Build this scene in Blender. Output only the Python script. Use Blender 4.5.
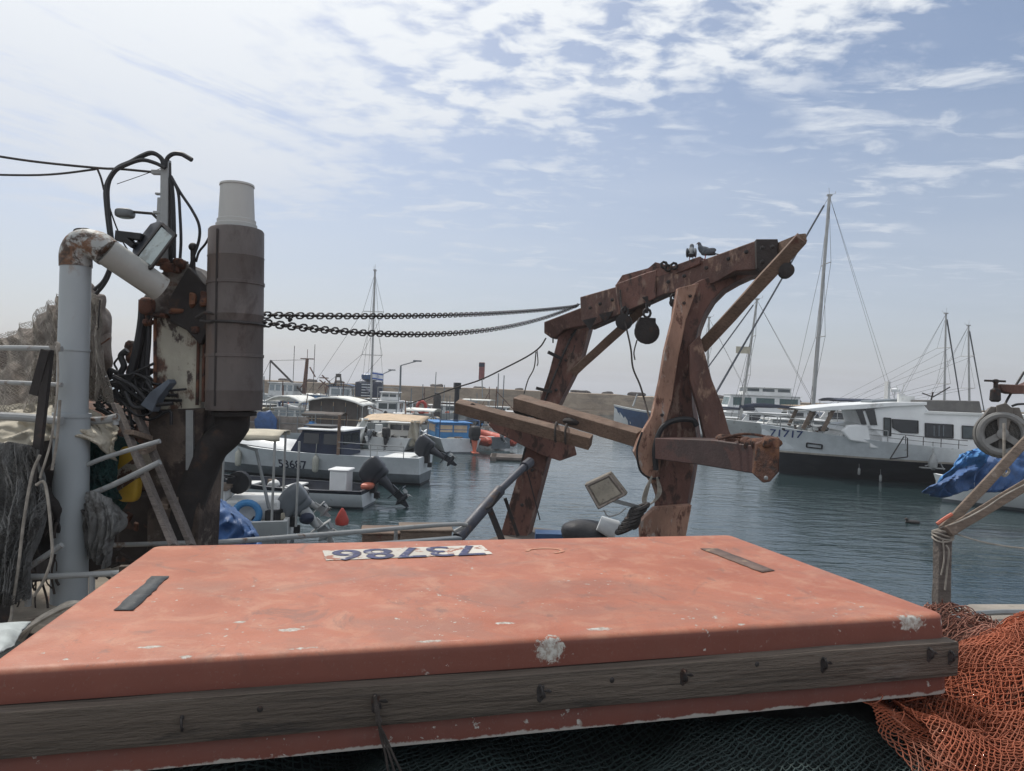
import bpy, bmesh, math, random
from mathutils import Vector, Matrix, noise
V = Vector
R = math.radians
random.seed(7)
scene = bpy.context.scene
for o in list(bpy.data.objects):
    bpy.data.objects.remove(o)
COL = scene.collection

# ---------------------------------------------------------------- camera
W_, H_, F_ = 1024, 771, 720.0
ROLL, PITCH, EYE = R(2.3), R(0.2), 3.0
fw = V((0, math.cos(PITCH), math.sin(PITCH)))
up0 = V((0, -math.sin(PITCH), math.cos(PITCH)))
rt0 = V((1, 0, 0))
rt = rt0 * math.cos(ROLL) + up0 * math.sin(ROLL)
up = -rt0 * math.sin(ROLL) + up0 * math.cos(ROLL)
cd = bpy.data.cameras.new('camera')
cam = bpy.data.objects.new('camera', cd)
COL.objects.link(cam)
cd.sensor_width = 36
cd.lens = F_ / W_ * 36
cd.clip_start = 0.05
cd.clip_end = 20000
mw = Matrix.Identity(4)
for i in range(3):
    mw[i][0] = rt[i]; mw[i][1] = up[i]; mw[i][2] = -fw[i]
mw[0][3], mw[1][3], mw[2][3] = 0, 0, EYE
cam.matrix_world = mw
scene.camera = cam

def ray(px, py):
    return fw + rt * ((px - W_ / 2) / F_) - up * ((py - H_ / 2) / F_)
def P(px, py, Y):                       # point on a pixel's ray at distance Y
    d = ray(px, py)
    return V((0, 0, EYE)) + d * (Y / d.y)
def G(px, py, z=0.0):                   # point on a pixel's ray at height z
    d = ray(px, py)
    return V((0, 0, EYE)) + d * ((z - EYE) / d.z)

# ---------------------------------------------------------------- view, sun, sky
scene.view_settings.view_transform = 'Standard'
scene.view_settings.look = 'None'
scene.view_settings.gamma = 1
scene.view_settings.exposure = 0.0
SUN_EL, SUN_AZ = R(56), R(-38)          # azimuth from +Y, negative = left
sdir = V((math.sin(SUN_AZ) * math.cos(SUN_EL), math.cos(SUN_AZ) * math.cos(SUN_EL), math.sin(SUN_EL)))
sl = bpy.data.lights.new('sun', 'SUN')
sl.energy = 2.9
sl.angle = R(3)
sl.color = (1, .95, .87)
so = bpy.data.objects.new('sun', sl)
so.rotation_euler = sdir.to_track_quat('Z', 'Y').to_euler()
COL.objects.link(so)

class NT:
    def __init__(s, tree):
        s.t = tree; s.n = tree.nodes; s.l = tree.links
    def put(s, sock, val):
        if isinstance(val, bpy.types.NodeSocket): s.l.new(val, sock)
        else: sock.default_value = val
    def node(s, typ, **kw):
        n = s.n.new(typ)
        for k, v in kw.items(): setattr(n, k, v)
        return n
    def m(s, op, a, b=0.0, c=0.0, clamp=False):
        n = s.node('ShaderNodeMath', operation=op, use_clamp=clamp)
        s.put(n.inputs[0], a); s.put(n.inputs[1], b)
        if op in ('MULTIPLY_ADD',): s.put(n.inputs[2], c)
        return n.outputs[0]
    def vm(s, op, a, b=(0, 0, 0)):
        n = s.node('ShaderNodeVectorMath', operation=op)
        s.put(n.inputs[0], a); s.put(n.inputs[1], b)
        return n.outputs[1] if op in ('DISTANCE', 'LENGTH', 'DOT_PRODUCT') else n.outputs[0]
    def scale(s, v, sc):
        return s.vm('MULTIPLY', v, sc)
    def sep(s, v):
        n = s.node('ShaderNodeSeparateXYZ'); s.put(n.inputs[0], v); return n.outputs
    def comb(s, x, y, z):
        n = s.node('ShaderNodeCombineXYZ')
        s.put(n.inputs[0], x); s.put(n.inputs[1], y); s.put(n.inputs[2], z); return n.outputs[0]
    def noise(s, v, sc, det=4, rough=.55, dist=0):
        n = s.node('ShaderNodeTexNoise')
        s.put(n.inputs['Vector'], v); s.put(n.inputs['Scale'], sc)
        n.inputs['Detail'].default_value = det; n.inputs['Roughness'].default_value = rough
        n.inputs['Distortion'].default_value = dist
        return n.outputs[0]
    def smooth(s, x, a, b):
        n = s.node('ShaderNodeMapRange', interpolation_type='SMOOTHSTEP')
        s.put(n.inputs['Value'], x); s.put(n.inputs['From Min'], a); s.put(n.inputs['From Max'], b)
        return n.outputs[0]
    def mix(s, f, a, b):
        n = s.node('ShaderNodeMix', data_type='RGBA')
        s.put(n.inputs[0], f)
        for sock, v in ((n.inputs[6], a), (n.inputs[7], b)):
            if not isinstance(v, bpy.types.NodeSocket) and len(v) == 3: v = (*v, 1)
            s.put(sock, v)
        return n.outputs[2]

w = bpy.data.worlds.new('World'); scene.world = w; w.use_nodes = True
N = NT(w.node_tree)
bg = w.node_tree.nodes['Background']
sky = N.node('ShaderNodeTexSky', sky_type='NISHITA')
sky.sun_disc = False
sky.sun_elevation = SUN_EL
sky.sun_rotation = SUN_AZ
sky.air_density = 1.0; sky.dust_density = 2.2; sky.ozone_density = 1.3
tc = N.node('ShaderNodeTexCoord')
d = N.vm('NORMALIZE', tc.outputs['Generated'])
dx, dy, dz = N.sep(d)[:3]
hz = N.m('MAXIMUM', dz, 0.02)
rad = N.m('SQRT', N.m('ADD', N.m('MULTIPLY', dx, dx), N.m('MULTIPLY', dy, dy)))
el = N.m('DIVIDE', dz, N.m('MAXIMUM', rad, .05))
az = N.m('ARCTAN2', dx, dy)
pl = N.comb(N.m('DIVIDE', dx, N.m('ADD', hz, .06)), N.m('DIVIDE', dy, N.m('ADD', hz, .06)), 0.0)
rotn = N.node('ShaderNodeVectorRotate'); N.put(rotn.inputs['Vector'], pl); rotn.inputs['Angle'].default_value = R(35)
plr = rotn.outputs[0]
big = N.noise(pl, .9, 5, .5, .3)
str_ = N.noise(N.scale(plr, (3.5, 1.0, 1)), .8, 8, .62, .6)        # streaky veil
puff = N.noise(N.scale(pl, (1.0, 1.25, 1)), 7.5, 6, .55, .25)       # small ripples
med = N.noise(pl, 2.2, 6, .6, .4)
leftness0 = N.smooth(az, -.05, -.50)
# where the sheet of cloud lies: lower boundary rises towards the right
bound = N.m('MULTIPLY_ADD', az, .12, .255)
cov = N.m('ADD', N.m('SUBTRACT', el, bound), N.m('MULTIPLY', N.m('SUBTRACT', big, .5), .55))
sheet = N.mix(leftness0, N.smooth(cov, -.07, .17), N.smooth(cov, -.03, .07))
sheet = N.sep(sheet)[0]
leftness = N.smooth(az, -.05, -.50)
tex = N.mix(leftness, N.m('MULTIPLY_ADD', puff, .72, N.m('MULTIPLY', med, .40)), N.m('MULTIPLY_ADD', str_, .82, N.m('MULTIPLY_ADD', med, .40, .015)))
tex = N.sep(tex)[0]
c1 = N.m('MULTIPLY', N.smooth(N.m('ADD', tex, N.m('MULTIPLY', sheet, .17)), .610, .80), sheet)
# loose wisps lower down
wis = N.noise(N.scale(pl, (1.0, 1.7, 1)), 3.4, 7, .6, .5)
wmask = N.smooth(N.noise(pl, 1.15, 2, .5), .39, .54)
c2 = N.m('MULTIPLY', N.m('MULTIPLY', N.smooth(wis, .475, .68), wmask), N.m('MULTIPLY', N.smooth(el, .08, .20), .75))
veil = N.m('MULTIPLY', N.smooth(N.noise(N.scale(pl, (1.0, 2.0, 1)), .5, 4, .5), .35, .8), .22)
cl = N.m('MAXIMUM', N.m('MAXIMUM', c1, c2), veil)
cl = N.m('MAXIMUM', cl, N.m('MULTIPLY', N.m('MULTIPLY', N.smooth(dy, .05, -.35), .62), N.smooth(med, .25, .5)))      # unseen cloud added behind the viewer as fill for front faces
cl = N.m('MULTIPLY', cl, .92)
cloudcol = N.mix(N.smooth(el, .1, .6), (5.6, 6.0, 6.7, 1), (8.2, 8.45, 8.6, 1))
thin = N.mix(N.m('MULTIPLY', N.smooth(el, .55, .0), .55), sky.outputs[0], (4.75, 5.05, 5.9, 1))   # pale air towards the horizon
skyc = N.mix(cl, thin, cloudcol)
N.l.new(skyc, bg.inputs[0])
bg.inputs[1].default_value = 0.118

# ---------------------------------------------------------------- materials
MATS = {}
def mat(name, col, rough=.6, metal=0.0, var=.18, vs=3.0, wear=None, wa=.35, ws=5.0, wear2=None, w2a=.3, w2s=9.0,
        bump=.15, bs=25.0, stretch=(1, 1, 1), spec=.5, wood=False, alpha=1.0, trans=0.0, ior=1.45, soft=.06, sheen=0):
    if name in MATS: return MATS[name]
    m = bpy.data.materials.new(name); m.use_nodes = True
    n = NT(m.node_tree); b = m.node_tree.nodes['Principled BSDF']
    tc = n.node('ShaderNodeTexCoord').outputs['Object']
    tc = n.scale(tc, stretch)
    nv = n.noise(tc, vs, 5, .6)
    lo = tuple(c * (1 - var) for c in col[:3]); hi = tuple(min(1, c * (1 + var)) for c in col[:3])
    c = n.mix(n.smooth(nv, .3, .7), lo, hi)
    rg = rough
    if wood:
        g = n.noise(n.scale(tc, (1, 14, 14)), 4, 6, .65, 1.2)
        c = n.mix(n.m('MULTIPLY', n.smooth(g, .40, .68), .75), c, tuple(x * .38 for x in col[:3]))
    if wear:
        f = n.smooth(n.noise(tc, ws, 8, .65, .2), 1 - wa - soft, 1 - wa + soft)
        c = n.mix(f, c, wear)
    if wear2:
        f = n.smooth(n.noise(n.vm('ADD', tc, (7.3, 2.1, 4.4)), w2s, 8, .7, .3), 1 - w2a - soft, 1 - w2a + soft)
        c = n.mix(f, c, wear2)
    n.l.new(c, b.inputs['Base Color'])
    rv = n.m('MULTIPLY_ADD', n.noise(tc, vs * 3, 4), .35, rough - .17, clamp=True)
    n.l.new(rv, b.inputs['Roughness'])
    b.inputs['Metallic'].default_value = metal
    b.inputs['IOR'].default_value = ior
    b.inputs['Specular IOR Level'].default_value = spec
    if trans: b.inputs['Transmission Weight'].default_value = trans
    if sheen: b.inputs['Sheen Weight'].default_value = sheen
    if bump:
        bn = n.node('ShaderNodeBump'); bn.inputs['Strength'].default_value = bump; bn.inputs['Distance'].default_value = .02
        n.l.new(n.noise(tc, bs, 6, .65), bn.inputs['Height']); n.l.new(bn.outputs[0], b.inputs['Normal'])
    MATS[name] = m
    return m

RUST = (.10, .035, .018); DKR = (.035, .018, .013)
m_gal = mat('gallows_paint', (.145, .068, .052), .62, var=.3, wear=(.25, .165, .125), wa=.41, ws=5.5, wear2=(.05, .026, .02), w2a=.44, w2s=7, bump=.8, bs=24, stretch=(1, 1, .5))
m_gal_l = mat('gallows_flaked', (.33, .19, .135), .7, var=.3, wear=(.42, .38, .35), wa=.38, ws=8, wear2=(.12, .052, .036), w2a=.43, w2s=11, bump=.8, bs=24, stretch=(1, 1, .4))
m_gal_d = mat('gallows_dark', (.105, .052, .04), .65, var=.35, wear=(.27, .17, .12), wa=.40, ws=7.0, wear2=(.26, .22, .19), w2a=.33, w2s=14, bump=.9, bs=24, stretch=(1, 1, .45))
m_rust = mat('rust_heavy', (.10, .045, .03), .8, var=.4, wear=(.17, .075, .04), wa=.45, ws=5, wear2=(.03, .02, .018), w2a=.45, w2s=9, bump=.7, bs=30)
m_grey = mat('grey_paint', (.34, .37, .385), .45, var=.08, vs=2, wear=(.24, .17, .12), wa=.30, ws=3, bump=.05, stretch=(1, 1, .5))
m_greyrust = mat('grey_paint_rusted', (.34, .35, .34), .55, var=.15, wear=(.15, .075, .04), wa=.485, ws=9, wear2=(.05, .03, .02), w2a=.46, w2s=13, bump=.3)
m_white_r = mat('white_paint_rusted', (.40, .38, .31), .55, var=.2, wear=(.11, .06, .042), wa=.46, ws=3.2, wear2=(.05, .035, .03), w2a=.44, w2s=5, bump=.4, soft=.03, stretch=(1, 1, .6))
m_stack = mat('exhaust_steel', (.115, .098, .092), .62, var=.25, vs=2, wear=(.15, .11, .09), wa=.42, ws=2, wear2=(.07, .055, .05), w2a=.42, w2s=3.5, bump=.25, bs=14, stretch=(1, 1, .45))
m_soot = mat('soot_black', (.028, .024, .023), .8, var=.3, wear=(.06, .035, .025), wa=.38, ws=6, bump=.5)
m_cap = mat('pale_grey_cap', (.50, .50, .48), .6, var=.1, wear=(.32, .29, .26), wa=.34, ws=6, bump=.1, stretch=(1, 1, .3))
m_blk = mat('black_rubber', (.018, .018, .02), .55, var=.2, bump=.1)
m_dark = mat('dark_iron', (.04, .036, .035), .6, metal=.3, var=.3, wear=(.09, .045, .03), wa=.38, ws=9, bump=.4)
m_chain = mat('chain_iron', (.055, .05, .05), .6, metal=.4, var=.3, wear=(.11, .06, .04), wa=.35, ws=20, bump=.3)
m_wood = mat('weathered_wood', (.20, .15, .115), .8, var=.2, wood=True, bump=.5, bs=30, wear=(.30, .25, .21), wa=.36, ws=4)
m_wood_g = mat('grey_old_wood', (.17, .145, .13), .85, var=.3, vs=1.8, wood=True, bump=.7, bs=30, wear=(.27, .245, .225), wa=.36, ws=3, wear2=(.06, .05, .045), w2a=.30, w2s=6)
m_wood_r = mat('brown_timber', (.19, .125, .09), .75, var=.25, wood=True, bump=.5, wear=(.12, .05, .035), wa=.36, ws=5)
m_rail = mat('rail_white', (.30, .31, .31), .5, var=.12, wear=(.14, .08, .05), wa=.36, ws=9, wear2=(.22, .2, .18), w2a=.36, bump=.2)
m_white = mat('gelcoat_white', (.76, .77, .77), .35, var=.06, vs=1.3, wear=(.48, .48, .45), wa=.32, ws=2.2, bump=.04)
m_white2 = mat('gelcoat_old', (.62, .63, .62), .5, var=.1, vs=1.3, wear=(.33, .30, .27), wa=.36, ws=3, bump=.08)
m_palegrey = mat('hull_pale_grey', (.62, .65, .67), .45, var=.08, wear=(.3, .3, .29), wa=.33, ws=3, bump=.06)
m_dkgrey = mat('hull_dark_grey', (.13, .15, .165), .5, var=.15, bump=.06)
m_navy = mat('antifoul_navy', (.016, .02, .032), .5, var=.3, wear=(.05, .045, .04), wa=.33, ws=4, bump=.1)
m_blackhull = mat('antifoul_black', (.008, .010, .015), .55, var=.3, wear=(.018, .019, .022), wa=.38, ws=1.6, wear2=(.05, .045, .04), w2a=.26, w2s=3, bump=.15, stretch=(.4, .4, 1.5))
m_blueh = mat('hull_blue', (.035, .085, .19), .45, var=.15, bump=.06)
m_blue2 = mat('cabin_blue', (.05, .20, .42), .5, var=.15, wear=(.2, .28, .36), wa=.3, bump=.06)
m_win = mat('dark_glass', (.012, .015, .018), .12, var=.3, bump=0, spec=.8)
m_win2 = mat('tinted_glass', (.05, .065, .07), .15, var=.3, bump=0, spec=.7)
m_glass_p = mat('pale_glass', (.22, .26, .28), .15, var=.2, bump=0, spec=.8)
m_motor_g = mat('outboard_grey', (.13, .145, .16), .4, var=.12, wear=(.25, .25, .25), wa=.3, ws=8, bump=.04)
m_motor_s = mat('outboard_silver', (.36, .37, .37), .45, var=.12, wear=(.2, .19, .18), wa=.34, ws=6, bump=.04)
m_motor_b = mat('outboard_black', (.022, .025, .032), .35, var=.2, bump=.03)
m_blue = mat('blue_tarp', (.03, .085, .22), .55, var=.25, vs=5, bump=.35, bs=40)
m_blue_f = mat('blue_faded_tarp', (.05, .20, .46), .6, var=.25, vs=5, bump=.35, bs=40)
m_navyc = mat('navy_canvas', (.022, .03, .055), .85, var=.2, bump=.2)
m_canvas = mat('cream_canvas', (.46, .42, .33), .85, var=.12, wear=(.32, .28, .21), wa=.36, ws=2.5, bump=.15)
m_canvas_t = mat('tan_canvas', (.52, .40, .28), .85, var=.12, wear=(.38, .29, .2), wa=.36, ws=2, bump=.15)
m_awning = mat('white_awning', (.74, .74, .70), .8, var=.08, wear=(.42, .42, .39), wa=.36, ws=2, bump=.1)
m_drape = mat('faded_tarpaulin', (.25, .215, .19), .9, var=.3, vs=2, wear=(.15, .105, .085), wa=.42, ws=3, bump=.6, bs=45)
m_drape_g = mat('grey_rag', (.20, .20, .195), .95, var=.4, vs=5, wear=(.08, .075, .07), wa=.45, ws=6, bump=.9, bs=60)
m_drape_c = mat('cream_sheet', (.47, .43, .35), .85, var=.2, wear=(.29, .25, .19), wa=.4, ws=3, bump=.4, bs=30)
m_greennet = mat('green_net_roll', (.03, .085, .08), .9, var=.4, vs=8, bump=.9, bs=70)
m_yellow = mat('yellow_plastic', (.55, .34, .035), .5, var=.12, wear=(.35, .2, .04), wa=.32, bump=.05)
m_net_o = mat('net_orange', (.36, .10, .048), .7, var=.32, vs=3, wear=(.30, .12, .075), wa=.4, ws=4, bump=0)
m_net_r = mat('net_russet', (.22, .095, .068), .8, var=.4, vs=8, wear=(.36, .24, .18), wa=.38, ws=14, bump=0)
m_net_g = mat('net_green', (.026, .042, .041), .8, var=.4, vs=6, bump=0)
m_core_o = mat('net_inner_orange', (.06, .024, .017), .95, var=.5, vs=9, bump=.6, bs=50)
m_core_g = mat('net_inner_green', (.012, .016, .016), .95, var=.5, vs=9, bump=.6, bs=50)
m_rope = mat('pale_rope', (.34, .31, .27), .9, var=.3, vs=12, bump=.5, bs=200)
m_rope_d = mat('dark_rope', (.06, .05, .045), .9, var=.3, vs=12, bump=.5, bs=200)
m_tyre = mat('fender_ivory', (.38, .38, .33), .6, var=.15, wear=(.24, .23, .2), wa=.35, bump=.1)
m_red = mat('red_plastic', (.42, .05, .035), .5, var=.2, bump=.05)
m_pink = mat('coral_plastic', (.55, .16, .10), .5, var=.2, bump=.05)
m_rib = mat('boat_tube_red', (.42, .075, .045), .55, var=.15, wear=(.5, .3, .25), wa=.33, bump=.04)
m_alu = mat('mast_alloy', (.36, .36, .35), .45, metal=.3, var=.1, bump=.03)
m_steel = mat('galvanised', (.28, .29, .29), .5, metal=.4, var=.2, bump=.1)
m_lamp_glass = mat('lamp_glass', (.26, .31, .31), .22, var=.2, wear=(.16, .18, .17), wa=.4, ws=8, bump=0, spec=.8)
m_lens_b = mat('dirty_lens', (.27, .24, .19), .5, var=.3, wear=(.15, .12, .09), wa=.4, ws=20, bump=.2)
m_flagw = mat('flag_white', (.6, .62, .66), .8, var=.1, bump=.1)
m_flagb = mat('flag_blue', (.04, .10, .36), .8, var=.1, bump=.1)
m_pig = mat('pigeon_grey', (.105, .115, .13), .8, var=.3, vs=14, bump=.3, bs=80)
m_pigd = mat('pigeon_dark', (.035, .042, .05), .6, var=.3, vs=10, bump=.2)
m_pigl = mat('pigeon_pale', (.27, .29, .31), .85, var=.2, vs=12, bump=.2)
m_num = mat('number_blue', (.03, .035, .10), .6, var=.3, vs=20, wear=(.40, .38, .36), wa=.39, ws=26, bump=0)
m_numw = mat('number_white', (.50, .47, .42), .7, var=.15, wear=(.30, .13, .09), wa=.41, ws=13, bump=.1, soft=.02)
m_numk = mat('number_black', (.02, .025, .05), .6, var=.2, bump=0)
m_brown = mat('brown_cover', (.11, .095, .085), .9, var=.2, bump=.2)
m_conc = mat('concrete', (.30, .27, .235), .9, var=.2, vs=2, wear=(.18, .155, .13), wa=.4, ws=3, bump=.4, bs=20)
m_tape = mat('grey_tape', (.055, .06, .065), .6, var=.25, vs=9, wear=(.17, .16, .15), wa=.34, ws=30, bump=.3, bs=60)
m_tape2 = mat('brown_tape', (.13, .085, .07), .7, var=.25, vs=9, wear=(.28, .2, .13), wa=.4, ws=15, bump=.3, bs=60)
m_beacon = mat('beacon_red', (.22, .05, .05), .6, var=.2, bump=.05)

def mat_hatch():
    m = bpy.data.materials.new('hatch_orange'); m.use_nodes = True
    n = NT(m.node_tree); b = m.node_tree.nodes['Principled BSDF']
    tc = n.node('ShaderNodeTexCoord').outputs['Object']
    c = n.mix(n.smooth(n.noise(tc, 2.2, 6, .6, .4), .3, .7), (.315, .095, .052), (.41, .142, .082))
    c = n.mix(n.m('MULTIPLY', n.smooth(n.noise(tc, 7, 8, .7, .6), .46, .68), .55), c, (.47, .24, .155))  # chalky bloom
    c = n.mix(n.m('MULTIPLY', n.smooth(n.noise(n.scale(tc, (1, 1.6, 1)), 1.3, 7, .65, .8), .50, .64), .60), c, (.27, .125, .088))
    c = n.mix(n.m('MULTIPLY', n.smooth(n.noise(n.scale(tc, (1.3, 1, 1)), 3.1, 9, .75, 1.5), .56, .66), .65), c, (.20, .10, .075))
    c = n.mix(n.m('MULTIPLY', n.smooth(n.noise(n.scale(tc, (7, 1.2, 1)), 6, 6, .7, 1.0), .69, .72), .5), c, (.60, .46, .40))
    c = n.mix(n.m('MULTIPLY', n.smooth(n.sep(tc)[2], -.008, -.016), .9), c, n.mix(n.noise(tc, 6, 6), (.115, .032, .022), (.165, .046, .030)))  # shade of the side faces put into the colour below the top edge
    c = n.mix(n.m('MULTIPLY', n.smooth(n.noise(tc, 90, 3, .7), .60, .70), .6), c, (.18, .10, .08))       # specks
    c = n.mix(n.m('MULTIPLY', n.smooth(n.noise(n.scale(tc, (1, 9, 1)), 5, 5, .6, 1.4), .70, .73), .55), c, (.62, .50, .45))  # scratches
    c = n.mix(n.m('MULTIPLY', n.smooth(n.noise(n.scale(tc, (1, 5, 1)), 14, 8, .8, 2.5), .60, .68), .45), c, (.21, .10, .075))
    c = n.mix(n.m('MULTIPLY', n.smooth(n.noise(tc, 260, 2, .8), .58, .68), n.m('MULTIPLY', n.smooth(n.sep(tc)[2], -.012, -.004), .35)), c, (.50, .27, .20))
    # paint knocked off: (x, y, z, radius)
    big = n.noise(tc, 38, 9, .8, .5)
    f = None
    for (x, y, z, r, ax) in CHIPS:
        dd = n.vm('LENGTH', n.vm('MULTIPLY', n.vm('SUBTRACT', tc, (x, y, z)), (1 / ax, 1, 1)))
        g = n.smooth(n.m('ADD', dd, n.m('MULTIPLY', n.m('SUBTRACT', big, .5), r * 4.2)), r + .003, r - .002)
        f = g if f is None else n.m('MAXIMUM', f, g)
    chip = n.noise(tc, 34, 6, .6)
    region = n.smooth(n.noise(tc, 2.6, 3, .5), .50, .58)
    f = n.m('MAXIMUM', f, n.m('MULTIPLY', n.smooth(chip, .635, .655), region))
    c = n.mix(f, c, n.mix(n.smooth(n.noise(tc, 60, 5, .7), .4, .62), (.30, .25, .21), (.50, .49, .45)))
    z = n.sep(tc)[2]
    low = n.m('MULTIPLY', n.smooth(n.m('ADD', z, n.m('MULTIPLY', n.noise(tc, 9, 6, .7), .05)), -.240, -.246), .9)
    c = n.mix(low, c, (.42, .40, .36))
    n.l.new(c, b.inputs['Base Color'])
    n.l.new(n.m('MULTIPLY_ADD', n.noise(tc, 9, 5), .40, .40), b.inputs['Roughness'])
    bn = n.node('ShaderNodeBump'); bn.inputs['Strength'].default_value = .35; bn.inputs['Distance'].default_value = .01
    hgt = n.m('ADD', n.m('MULTIPLY', n.noise(tc, 5, 4), 1.2), n.m('ADD', n.m('MULTIPLY', f, -.25), n.m('MULTIPLY', n.noise(tc, 120, 4), .15)))
    n.l.new(hgt, bn.inputs['Height']); n.l.new(bn.outputs[0], b.inputs['Normal'])
    return m

def mat_water():
    m = bpy.data.materials.new('harbour_water'); m.use_nodes = True
    n = NT(m.node_tree); b = m.node_tree.nodes['Principled BSDF']
    tc = n.node('ShaderNodeTexCoord').outputs['Object']
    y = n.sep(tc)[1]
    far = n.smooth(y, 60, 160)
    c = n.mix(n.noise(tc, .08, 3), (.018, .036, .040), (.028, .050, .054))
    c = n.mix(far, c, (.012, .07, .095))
    n.l.new(c, b.inputs['Base Color'])
    b.inputs['Roughness'].default_value = .06
    n.l.new(n.m('MULTIPLY_ADD', far, .3, .05), b.inputs['Roughness'])
    b.inputs['IOR'].default_value = 1.45
    w1 = n.noise(n.scale(tc, (.8, 1.9, 1)), 1.3, 4, .5, .5)
    w2 = n.noise(n.scale(tc, (1, 1.5, 1)), 5.0, 4, .55, .3)
    w3 = n.noise(tc, .22, 3, .5)
    w1 = n.m('MULTIPLY', w1, n.m('MULTIPLY_ADD', n.smooth(n.noise(tc, .16, 3, .6), .38, .62), 1.0, .45))
    hgt = n.m('ADD', n.m('MULTIPLY', w1, .85), n.m('ADD', n.m('MULTIPLY', w2, .26), n.m('MULTIPLY', w3, .6)))
    bn = n.node('ShaderNodeBump'); bn.inputs['Strength'].default_value = .19; bn.inputs['Distance'].default_value = .16
    n.l.new(n.m('MULTIPLY_ADD', n.smooth(y, 34, 9), .20, .13), bn.inputs['Strength'])
    n.l.new(hgt, bn.inputs['Height']); n.l.new(bn.outputs[0], b.inputs['Normal'])
    return m

def mat_wall():
    m = bpy.data.materials.new('breakwater_stone'); m.use_nodes = True
    n = NT(m.node_tree); b = m.node_tree.nodes['Principled BSDF']
    tc = n.node('ShaderNodeTexCoord').outputs['Object']
    c = n.mix(n.smooth(n.noise(tc, .15, 6, .6), .35, .65), (.30, .225, .155), (.42, .325, .235))
    c = n.mix(n.m('MULTIPLY', n.smooth(n.noise(n.scale(tc, (.3, .3, 1.6)), 1.0, 7, .7), .5, .62), .6), c, (.18, .145, .115))
    vo = n.node('ShaderNodeTexVoronoi'); vo.inputs['Scale'].default_value = 1.0; n.put(vo.inputs['Vector'], n.scale(tc, (.9, .9, 1.6)))
    c = n.mix(n.m('MULTIPLY', n.sep(vo.outputs['Color'])[0], .45), c, (.15, .11, .08))
    z = n.sep(tc)[2]
    c = n.mix(n.m('MULTIPLY', n.smooth(n.m('ADD', z, n.m('MULTIPLY', n.noise(tc, .6, 4), .5)), .95, .5), .8), c, (.08, .07, .06))
    n.l.new(c, b.inputs['Base Color']); b.inputs['Roughness'].default_value = .9
    bn = n.node('ShaderNodeBump'); bn.inputs['Strength'].default_value = .6; bn.inputs['Distance'].default_value = .2
    n.l.new(n.noise(tc, 1.2, 6, .65), bn.inputs['Height']); n.l.new(bn.outputs[0], b.inputs['Normal'])
    return m

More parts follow.
